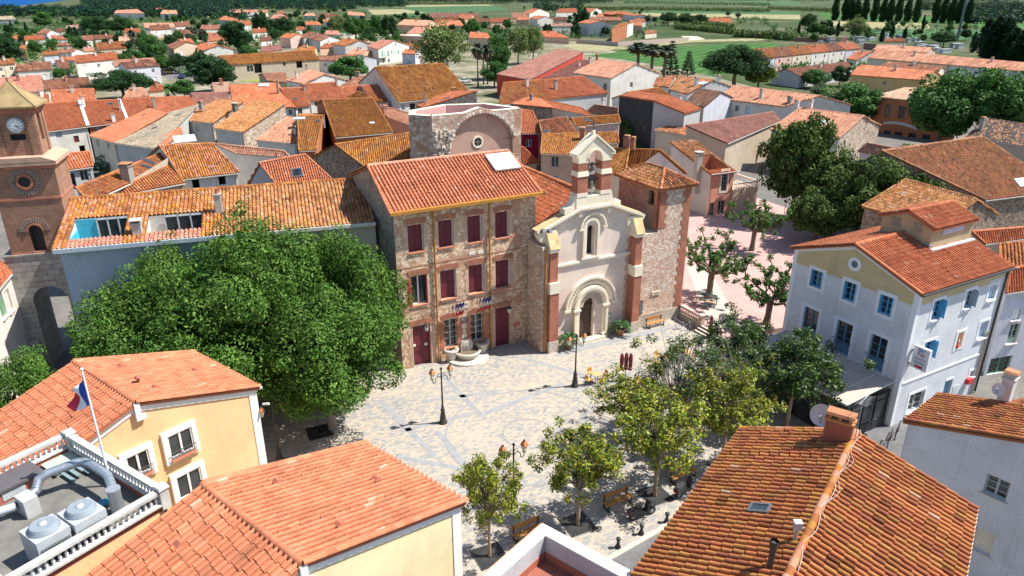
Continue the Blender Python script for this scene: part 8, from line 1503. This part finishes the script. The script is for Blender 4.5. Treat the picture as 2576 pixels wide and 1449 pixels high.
def cycad(label,p):
 b=np.array([*p[:2],.02]); t=thing('potted_cycad',label,'potted plant',b,'potted cycads'); m=MB(b); m.lathe([(.26,0),(.36,.5),(.42,.56),(.42,.64),(.34,.64)],b,14,0,(.42,.19,.11)); m.build('pot',[PAINT],t); cr=MB(b); rng=np.random.default_rng(int(p[0]*9+50)); c0=b+(0,0,.9); cr.tube([b+(0,0,.6),c0],.16,8,0,(.12,.09,.06))
 for i in range(42):
  el,az=rng.uniform(.05,1.25),i*2.4; L=rng.uniform(.95,1.25); sd=np.array([-sin(az),cos(az),0]); P=[c0+np.array([cos(az)*cos(el)*L*f,sin(az)*cos(el)*L*f,sin(el)*L*f-.6*L*f*f])for f in np.linspace(0,1,7)]; c=np.array((.05,.12,.035))*rng.uniform(.6,1.5)
  for j in range(6):
   for s in(-1,1):
    for h in(0,.5):q=P[j]*(1-h)+P[j+1]*h; d=P[j+1]-P[j]; cr.add([q,q+d*.42,q+d*1.0+sd*s*.19*(1-abs(j-2.5)/6)+(0,0,.04),q+d*.6+sd*s*.17*(1-abs(j-2.5)/6)+(0,0,.04)],[(0,1,2,3)],0,c)
 cr.build('fronds',[GLOSSLEAF],t)
cycad('spiky cycad in a terracotta pot left of the church door, behind the lamp',SQ(12.75,-3.0)); cycad('spiky cycad in a terracotta pot right of the church door',SQ(18.05,-2.95))
def table(label,p,az,h=.74,a=.75,c=.75,col=(.55,.34,.17),name='cafe_table',z=.02):
 b=np.array([p[0],p[1],z]); t=thing(name,label,'table',b); m=MB(b); m.box(b+(0,0,h),(a,c,.04),0,col,az); m.build('table_top',[PAINT],t)
 for sx in(-1,1):
  for sy in(-1,1):m=MB(b); x,y=sx*(a/2-.05),sy*(c/2-.05); m.box(b+(x*cos(az)-y*sin(az),x*sin(az)+y*cos(az),h/2),(.04,.04,h),0,IR,az); m.build('leg',[PAINT],t)
def chair(label,p,az,g='orange cafe chairs',h=.45,col=(.62,.33,.06),back=True,z=.02,cat='chair',name='cafe_chair'):
 b=np.array([p[0],p[1],z]); t=thing(name,label,cat,b,g,az); q=MB((0,0,0)); q.box((0,0,h),(.42,.42,.04),0,col); q.build('seat',[PAINT],t)
 if back:q=MB((0,0,0)); q.box((-.2,0,h+.25),(.03,.42,.34),0,col,0,(1,.8)); q.build('backrest',[PAINT],t)
 for s in(-.18,.18):
  for r in(-.18,.18):q=MB((0,0,0)); q.tube([(s*1.15,r*1.15,0),(s,r,h)],.014,5,0,IR); q.build('leg',[PAINT],t)
ct=[((1500,962),'pale wooden cafe table nearest the second lamp'),((1620,985),'cafe table under the half-bare magnolia'),((1668,918),'cafe table farthest out towards the church'),((1725,905),'cafe table by the dark magnolia'),((1600,1020),'cafe table behind the yellow-green leaves'),((1700,1010),'cafe table in the shade of the bare twigs')]
for(px,py),lb in ct:
 p=U(px,py); table(lb,p,.5)
 for k,a in enumerate((.5,2.1,3.64,5.2)):chair('orange cafe chair drawn up to a table on the terrace',(p[0]+.72*cos(a),p[1]+.72*sin(a)),a+pi)
def parasol(label,p,n,z=0.02):
 b=np.array([p[0],p[1],z]); t=thing('folded_parasol',label,'parasol',b); m=MB(b); m.tube([b,b+(0,0,1.4)],.03,6,0,IR); m.lathe([(.25,0),(.25,.06),(.05,.1)],b,10,0,IR); m.build('stand',[PAINT],t)
 for k in range(n):m=MB(b); d=np.array([(k-(n-1)/2)*.34,0,0]); m.lathe([(.05,-1.0),(.17,-.95),(.15,-.5),(.17,0),(.12,.35),(.04,.48),(0,.52)],b+d+(0,0,1.9+.06*(k%2)),7,0,(.19,.012,.02),False); m.build('folded_cloth',[PAINT],t)
parasol('three dark red folded parasols on one stand at the cafe edge',U(1572,958),3); parasol('small red folded parasol showing above the dark magnolia by the steps',U(1784,858),1)
p=SQ(25.55,-3.2); b=np.array([*p[:2],0]); t=thing('balustrade','short pink stone balustrade beside the steps to the upper square','balustrade',b); m=MB(b); SQ.box(m,25.02,25.28,-5.25,-2.4,.0,.55,0,(.50,.42,.32)); m.build('base',[PAINT],t); m=MB(b); SQ.box(m,24.98,25.34,-5.25,-2.4,1.22,1.34,0,(.55,.38,.32)); m.build('coping',[PAINT],t); m=MB(b); SQ.box(m,24.95,25.37,-5.5,-5.1,0,1.28,0,(.52,.36,.30)); SQ.box(m,24.9,25.42,-5.55,-5.05,1.28,1.42,0,(.56,.42,.36)); m.build('pier',[PAINT],t)
for k in range(12):m=MB(b); m.lathe([(.06,0),(.10,.14),(.04,.36),(.04,.42),(.09,.58),(.06,.67)],SQ(25.15,-4.9+k*.22,.55),7,0,(.52,.36,.30)); m.build('baluster',[PAINT],t)
p=U(1774,768,.45); table('tall black bar table behind the balustrade',p,.45-1.0,1.08,2.0,.7,(.06,.07,.06),'bar_table',.45)
for i,(a,c)in enumerate(((-.7,-.6),(-.2,-.6),(.4,-.6),(.8,-.55),(.7,.55),(.1,.6))):chair('light wooden stool standing at the tall black table',(p[0]+a*cos(-.55)-c*sin(-.55),p[1]+a*sin(-.55)+c*cos(-.55)),-.55,'stools at the bar table',.72,(.46,.30,.16),False,.45,'stool','bar_stool')
def bike(p,az):
 b=np.array([*p[:2],.02]); t=thing('bicycle','white bicycle leaning at the rack below the balustrade','bicycle',b); u=np.array([cos(az),sin(az),0]); w=lambda a,z:b+u*a+np.array([0,0,z])
 for a in(-.52,.52):m=MB(b); m.tube([w(a+.33*cos(k*.524),.34+.33*sin(k*.524))for k in range(13)],.018,5,0,(.02,.02,.02)); m.build('wheel',[PAINT],t)
 m=MB(b)
 for a in([(-.52,.34),(-.05,.32),(.38,.78),(-.18,.75),(-.05,.32)],[(-.52,.34),(-.18,.75),(-.22,.92)],[(.52,.34),(.36,.95)]):m.tube([w(*q)for q in a],.018,5,0,(.62,.64,.66))
 m.build('frame',[PAINT],t); m=MB(b); m.box(w(-.24,.94),(.24,.12,.06),0,IR,az); m.build('saddle',[PAINT],t); n=np.array([-u[1],u[0],0]); m=MB(b); m.tube([w(.36,.97)-n*.28,w(.36,.97)+n*.28],.014,5,0,IR); m.build('handlebar',[PAINT],t)
bike(U(1721,830),SQ.h-.9)
b=SQ(24.6,-4.0); t=thing('bike_rack','low black bicycle rack in front of the balustrade','bicycle rack',b); m=MB(b); m.tube([SQ(24.6,-3.0,.02),SQ(24.6,-3.0,.75),SQ(24.6,-5.0,.75),SQ(24.6,-5.0,.02)],.025,6,0,IR); m.build('rail',[PAINT],t); m=MB(b)
for k in range(6):m.tube([SQ(24.3,-3.2-k*.32,.03),SQ(24.5,-3.2-k*.32,.5),SQ(24.75,-3.2-k*.32,.03)],.012,5,0,IR)
m.build('hoops',[PAINT],t)
b=SQ(24.3,-5.4); t=thing('handrail','thin iron handrail at the left of the steps','handrail',b); m=MB(b); m.tube([SQ(24.2,-5.6,.02),SQ(24.2,-5.6,.98),SQ(25.4,-5.6,1.45)],.022,6,0,(.12,.05,.04)); m.build('rail',[PAINT],t)
for i,(px,py)in enumerate(((2254,1098),(2235,1118))):
 b=U(px,py); t=thing('street_barrier',('cross-braced black barrier nearest the lilac-white side house','cross-braced black barrier by the veranda corner')[i],'barrier',b); u=np.array([cos(.95),sin(.95),0]); m=MB(b)
 for s in(-.6,.6):m.beam(b+u*s,b+u*s+(0,0.001,.95),.05,.05,0,IR)
 m.beam(b-u*.6+(0,0,.93),b+u*.6+(0,0,.93),.05,.05,0,IR); m.beam(b-u*.6+(0,0,.1),b+u*.6+(0,0,.9),.03,.03,0,IR); m.beam(b-u*.6+(0,0,.9),b+u*.6+(0,0,.1),.03,.03,0,IR); m.build('frame',[PAINT],t)
def car(label,t_,x,y,az,col,van=False,L=4.2):
 b=U(*T(t_,x,y)); t=thing('parked_car',label,'van' if van else 'car',(b[0],b[1],.03),'cars parked in the town',az); h=2.3 if van else .85; q=MB((0,0,0)); q.extr([(-L/2,.3),(L/2,.3),(L/2,.72),(L*.27,.9),(-L*.45,.95),(-L/2,.8)]if not van else[(-L/2,.3),(L/2,.3),(L/2,1.0),(L*.36,1.2),(L*.28,h),(-L/2,h)],(0,-.85,0),(1,0,0),(0,0,1),(0,1,0),1.7,0,col);
 if not van:q.box((-.25,0,1.42),(1.5,1.3,.06),0,col)
 q.build('body',[PAINT],t); q=MB((0,0,0)); q.box((-.25,0,1.15),(2.5,1.5,.5),0,(.5,)*3,0,(.62,.86))if not van else q.box((L*.33,0,1.6),(.3,1.5,.6),0); q.build('windows',[GLASS],t)
 for s in(-L*.31,L*.31):
  for r in(-.8,.8):q=MB((0,0,0)); q.tube([(s,r-.1,.3),(s,r+.1,.3)],.31,12,0,(.02,.02,.02),True,False); q.build('wheel',[PAINT],t)
WH=(.62,.63,.64)
for a in(('yellow car in the lane by the stone barn',0,1705,738,1.9,(.55,.42,.02)),('dark blue car farther down the lane by the stone barn',0,1838,790,1.7,(.02,.05,.12)),('black car at the edge of the lane, left of the yellow one',0,1650,755,1.9,(.02,.02,.025)),('blue car in a yard at the upper left',0,368,530,.2,(.03,.10,.3)),('white van in the car park below the thick plane tree',1,880,372,.3,WH,True,5.5),('white motorhome in the middle of the car park',1,1150,392,.1,WH,True,6.5),('white car at the right of the motorhome',1,1255,412,.4,WH),('silver car left of the motorhome',1,945,362,.5,(.35,.37,.4)),('dark car behind the motorhome',1,1290,366,.3,(.03,.03,.05)),('white van on the far left of the car park',1,145,348,.3,WH,True,5),('white motorhome at the right end of the car park',1,1330,395,.2,WH,True,6),('white car on the road above the pastel row',3,540,432,.1,WH),('white car parked behind the big ochre barn',1,2100,830,.6,WH)):car(*a)
def walls(label,t_,pts,h,col):
 P=[U(*T(t_,*p))for p in pts]; o=P[0]; m=MB(o)
 for p,q in zip(P[:-1],P[1:]):d=unit(q-p); m.beam(p+(0,0,h/2)-d*.1,q+(0,0,h/2)+d*.1,.25,h,0,col)
 tag(m.build('boundary_wall',[PAINT]),label,'wall')
walls('long pinkish wall round the white houses by the field',2,[(648,435),(1065,465),(1775,412)],2.2,(.42,.33,.29)); walls('dark red-brown cemetery wall',3,[(265,420),(620,428),(790,418)],2.4,(.20,.09,.08)); walls('stained white garden wall behind the clock tower',10,[(520,110),(1320,180)],7.0,(.60,.60,.58)); walls('dark wall stub by the cemetery gate',3,[(958,495),(1075,505)],3.0,(.2,.1,.09))
rng=np.random.default_rng(5)
for i in range(34):
 x,y=(rng.uniform(560,1500),rng.uniform(368,440))if i<20 else(rng.uniform(1400,2000),rng.uniform(440,540)); p=U(*T(3,x,y)); b=np.array([p[0],p[1],0]); g=rng.choice([.28,.38,.5,.6]); m=MB(b); hh=rng.uniform(1.2,2.8); wd,dp=rng.uniform(2,6),2.4; m.box(b+(0,0,hh/2),(wd,dp,hh),0,(g,g,g*1.03),.4); m.box(b+(0,0,hh+.1),(wd+.3,dp+.3,.2),0,(g*.9,)*3,.4); t=thing('tomb','grey stone burial vault in the cemetery rows','tomb',b,'cemetery vaults'); m.build('vault',[PAINT],t)
b=U(*T(3,1905,400)); t=thing('telecom_mast','slender lattice mast rising past the top edge on the right','mast',b); m=MB(b); m.tube([b,b+(0,0,24),b+(3,0,52)],[.9,.7,.4],6,0,(.10,.13,.17)); m.build('shaft',[PAINT],t)
p=U(*T(13,162,716),.45); t=thing('lamp_post','slim white lamp post on the upper square before the dark trees','lamp post',p); m=MB(p); m.tube([p,p+(0,0,3.4)],.05,6,0,(.55,.57,.57)); m.build('post',[PAINT],t); m=MB(p); m.lathe([(.14,3.4),(.16,3.5),(.0,3.6)],p,8,0,(.65,.66,.64)); m.build('lamp_head',[PAINT],t)
for t_,x,y,h,az,lb in((10,2175,500,2.6,.3,'tall aerial on the ridge of the long blue-grey house'),(10,985,540,2.4,.2,'spindly aerial on the flat-tiled roof by the clock tower'),(1,1425,1010,2.4,.5,'aerial with rods in front of the big ochre barn'),(1,1690,960,2.0,.5,'white aerial on the stack of the big ochre barn'),(12,1790,90,1.6,.4,'aerial near the chimney of the salmon house'),(13,1310,640,1.5,.3,'aerial on the straw-tiled outhouse')):aerial(U(*T(t_,x,y),10.6 if t_==10 else 8.5),h,az,lb)
b=np.array([-25.6,25.8,8.0]); aerial(b,3.0,.5,'rake aerial at the left edge above the balusters')
for lb,s,z in(('French flag on the ivy wall of the upper square',31.5,4.0),('second French flag on the ivy wall, farther right',33.0,4.2)):flag(SQ(s,11.0,z),-SQ.n+np.array([0,0,.6]),s,lb,size=(1.1,.7))
plain('step_riser',(.10,.05,.04),.9,.2)
def ground_mat(name,a,b,c,s1,s2,rows=0):
 m,n,l,bb=newmat(name); tc=n.new('ShaderNodeTexCoord'); x=noise(n,l,tc.outputs['Object'],s1,8,.7); y=noise(n,l,tc.outputs['Object'],s2,5,.7)
 r=ramp(n,[(.35,a),(.5,b),(.66,c)]); l.new(x.outputs[0],r.inputs[0]); r2=ramp(n,[(.3,.72),(.7,1.15)]); l.new(y.outputs[0],r2.inputs[0]); cc=mixc(n,l,r.outputs[0],r2.outputs[0],1.0,'MULTIPLY')
 if rows:
  mp=n.new('ShaderNodeMapping'); mp.inputs['Rotation'].default_value=(0,0,.55); l.new(tc.outputs['Object'],mp.inputs[0]); wv=n.new('ShaderNodeTexWave'); wv.inputs['Scale'].default_value=rows; wv.inputs['Distortion'].default_value=1.5; l.new(mp.outputs[0],wv.inputs[0]); r3=ramp(n,[(.2,.78),(.8,1.12)]); l.new(wv.outputs[0],r3.inputs[0]); cc=mixc(n,l,cc,r3.outputs[0],1.0,'MULTIPLY')
 l.new(cc,bb.inputs['Base Color'])
 bb.inputs['Roughness'].default_value=.95; bb.inputs['Specular IOR Level'].default_value=.1
ground_mat('country',(.035,.062,.022),(.06,.085,.032),(.17,.145,.10),.012,.25); ground_mat('street',(.125,.12,.11),(.16,.15,.14),(.21,.19,.165),.15,3.0); ground_mat('asphalt',(.11,.11,.115),(.14,.14,.145),(.18,.18,.18),.4,9.0)
ground_mat('grass_pitch',(.04,.105,.025),(.052,.13,.03),(.07,.15,.04),.06,1.2,.05); ground_mat('straw',(.25,.235,.12),(.32,.29,.16),(.15,.18,.075),.03,.6,.06); ground_mat('crop',(.04,.10,.045),(.06,.13,.055),(.10,.16,.07),.03,.5,.045); ground_mat('lawn',(.20,.26,.02),(.24,.28,.03),(.16,.22,.03),.3,2); ground_mat('dust',(.46,.40,.31),(.52,.46,.37),(.40,.36,.26),.1,1.0)
def sheet(name,pts,mat,z):m=MB(); m.add([(p[0],p[1],z)for p in pts],[tuple(range(len(pts)))]); return tag(m.build(name,[mat]),kind='structure')
sheet('ground',[(-9000,-300),(9000,-300),(9000,9000),(-9000,9000)],'country',0)
sheet('street',[(-150,-30),(150,-30),(150,150),(85,190),(-60,190),(-150,160)],'street',.004)
ground_mat('suburb',(.07,.10,.035),(.20,.18,.12),(.36,.32,.26),.09,1.2); sheet('suburban_ground',[(-150,155),(85,185),(60,330),(40,460),(-260,520),(-340,330)],'suburb',.006)
def field(name,t,pts,mat,z):return sheet(name,[U(*T(t,*p))for p in pts],mat,z)
field('playing_field',2,[(735,560),(1180,610),(1700,700),(2000,760),(2700,700),(2900,470),(2576,428),(2200,440),(1640,468),(1180,510)],'grass_pitch',.01); field('stubble_strip',2,[(480,455),(700,515),(1200,490),(1800,425),(2576,405),(2576,380),(1900,400),(1060,470),(700,440)],'straw',.012)
field('crop_field',2,[(900,150),(2900,195),(2900,135),(1000,112)],'straw',.01); field('green_field',2,[(1120,28),(2900,50),(2900,12),(1100,5)],'crop',.012); field('green_field',2,[(1100,128),(2900,150),(2900,118),(1000,108)],'crop',.016); field('crop_field',1,[(1120,98),(1480,92),(1720,128),(1180,150)],'straw',.014); field('crop_field',1,[(1500,52),(2330,46),(2400,56),(1520,70)],'straw',.018); field('green_field',1,[(1480,64),(2460,60),(2510,98),(1750,160),(1400,160)],'crop',.012); field('track',2,[(1700,362),(1860,365),(1950,395),(1780,408)],'dust',.02)
field('crop_field',3,[(570,205),(1640,235),(1620,292),(900,285),(620,250)],'straw',.014); field('green_field',3,[(900,290),(2200,300),(2100,400),(1350,385)],'crop',.012); field('green_field',3,[(480,130),(640,120),(2576,210),(2576,300),(1600,230),(600,200)],'grass_pitch',.01); field('lane',0,[(1620,660),(1960,640),(2030,790),(1680,800)],'asphalt',.012); field('yard_lawn',0,[(2415,742),(2700,735),(2690,820),(2410,815)],'lawn',.014); field('parking_area',1,[(860,345),(1480,340),(1460,450),(840,400)],'dust',.014)
m,n,l,b=newmat('sea_water'); b.inputs['Base Color'].default_value=(.004,.06,.20,1); b.inputs['Roughness'].default_value=.7; b.inputs['Specular IOR Level'].default_value=.05; tc=n.new('ShaderNodeTexCoord'); bump(n,l,noise(n,l,tc.outputs['Object'],.08,6).outputs[0],.4,1.0,b)
a=U(*T(0,-900,110)); bb=U(*T(0,0,82)); cc=U(*T(0,560,14)); d=unit(cc-bb); sheet('sea',[a,bb,cc,cc+(d*4000),(8000,14000),(-14000,14000),(-9000,a[1])],'sea_water',.05)
m,n,l,b=newmat('setts'); tc=n.new('ShaderNodeTexCoord'); mp=n.new('ShaderNodeMapping'); mp.inputs['Rotation'].default_value=(0,0,-radians(28)); l.new(tc.outputs['Object'],mp.inputs[0])
bt=n.new('ShaderNodeTexBrick'); l.new(mp.outputs[0],bt.inputs['Vector']); bt.inputs['Scale'].default_value=1; bt.inputs['Brick Width'].default_value=.30; bt.inputs['Row Height'].default_value=.16; bt.inputs['Mortar Size'].default_value=.008; bt.inputs['Color1'].default_value=(0,0,0,1); bt.inputs['Color2'].default_value=(1,1,1,1); bt.inputs['Mortar'].default_value=(.35,.35,.35,1)
big=noise(n,l,tc.outputs['Object'],.16,4,.6); sub=n.new('ShaderNodeMath'); sub.operation='ADD'; l.new(bt.outputs[0],sub.inputs[0]); r0=ramp(n,[(.30,.10),(.70,.50)]); l.new(big.outputs[0],r0.inputs[0]); l.new(r0.outputs[0],sub.inputs[1])
r=ramp(n,[(.16,(.235,.245,.26)),(.38,(.315,.305,.285)),(.58,(.40,.35,.285)),(.95,(.47,.40,.315))]); sc2=n.new('ShaderNodeMath'); sc2.operation='MULTIPLY'; sc2.inputs[1].default_value=.68; l.new(sub.outputs[0],sc2.inputs[0]); l.new(sc2.outputs[0],r.inputs[0]); ft=noise(n,l,tc.outputs['Object'],5.,5,.7); fr=ramp(n,[(.3,.80),(.7,1.1)]); l.new(ft.outputs[0],fr.inputs[0]); mo=ramp(n,[(0,1.0),(1,.62)]); l.new(bt.outputs['Fac'],mo.inputs[0]); l.new(mixc(n,l,mixc(n,l,r.outputs[0],fr.outputs[0],1.0,'MULTIPLY'),mo.outputs[0],1.0,'MULTIPLY'),b.inputs['Base Color']); b.inputs['Roughness'].default_value=.8; b.inputs['Specular IOR Level'].default_value=.25; bump(n,l,bt.outputs['Fac'],-.3,.02,b)
plain('band_slab',(.27,.275,.285),.8,.22,1.4); plain('pale_slab',(.46,.41,.35),.85,.15,.8)
sheet('square_paving',[SQ.xy(-40,9),SQ.xy(-40,-17),(-8,24),(0,25.5),U(1500,1434)[:2],U(1663,1341)[:2],(12.5,34.9),(18,38.6),(25,41.5),(26.2,42.8),BL.xy(9.9,.1),SQ.xy(25.2,-7.8),SQ.xy(25.2,9)],'setts',.012)
def band(a,b,w_,mat='band_slab',z=.017):a=np.array(a); b=np.array(b); d=(b-a)/np.linalg.norm(b-a); q=np.array([-d[1],d[0]])*w_/2; sheet('paving_band',[a-q,b-q,b+q,a+q],mat,z)
for p,q in(((1060,1010),(1255,985)),((955,1007),(1095,1150)),((1110,940),(1215,1050)),((1220,1040),(1420,965)),((1190,1040),(1010,1085)),((1430,880),(1650,830)),((1100,1085),(1170,1170)),((1290,895),(1640,990)),((1000,1150),(1165,1180)),((1420,985),(1520,960))):band(U(*p)[:2],U(*q)[:2],.42)
band(SQ.xy(11,-3.6),SQ.xy(25,-3.9),.5,'band_slab',.021)
m=MB(); c=U(1330,1090); N=40
for R0,R1 in((5.6,5.75),(1.7,1.8)):
 for i in range(N):
  a0,a1=2*pi*i/N,2*pi*(i+.94)/N; m.add([c+(R0*cos(a0),R0*sin(a0),.026),c+(R1*cos(a0),R1*sin(a0),.026),c+(R1*cos(a1),R1*sin(a1),.026),c+(R0*cos(a1),R0*sin(a1),.026)],[(0,1,2,3)])
tag(m.build('paving_rings',['band_slab']),kind='structure')
k0,k1=U(1543,1409)[:2],U(1663,1340)[:2]; d=(k1-k0)/np.linalg.norm(k1-k0); q=np.array([d[1],-d[0]]); sheet('road',[k0-d*12,k1+d*26,k1+d*26+q*6,k0-d*12+q*6],'asphalt',.03)
m=MB(); A,B=k0-d*12-q*.15,k1+d*26-q*.15; m.box(((A[0]+B[0])/2,(A[1]+B[1])/2,.06),(np.linalg.norm(B-A),.3,.12),0,(.5,.5,.5),atan2(d[1],d[0])); tag(m.build('kerb',['pale_slab']),kind='structure')
brick('pink_paving',(.50,.33,.29),(.46,.29,.26),(.36,.24,.21),.6,.6,.015,.2); plain('pink_slab',(.46,.29,.26),.9,.16,.7)
m=MB(); pp=[SQ.xy(25.25,-8.2),SQ.xy(33,-9.5),SQ.xy(60,-9),SQ.xy(62,34),SQ.xy(25.25,34)]; m.prism([tuple(p)for p in pp],.0,.45); tag(m.build('upper_square',['pink_slab']),kind='structure')
sheet('paving_band',[SQ.xy(25.6,-6),SQ.xy(27.2,-8.8),SQ.xy(36,6),SQ.xy(34,7)],'pale_slab',.455)
m=MB()
for i in range(3):SQ.box(m,24.3+.33*i,25.3,-8.6,-5.35,.15*i-.0,.15*(i+1),0); SQ.box(m,24.285+.33*i,24.3+.33*i,-8.6,-5.35,.15*i+.01,.15*(i+1)-.01,1)
tag(m.build('steps',['pale_slab','step_riser']),'three wide pale steps with dark red risers up to the pink square','steps')
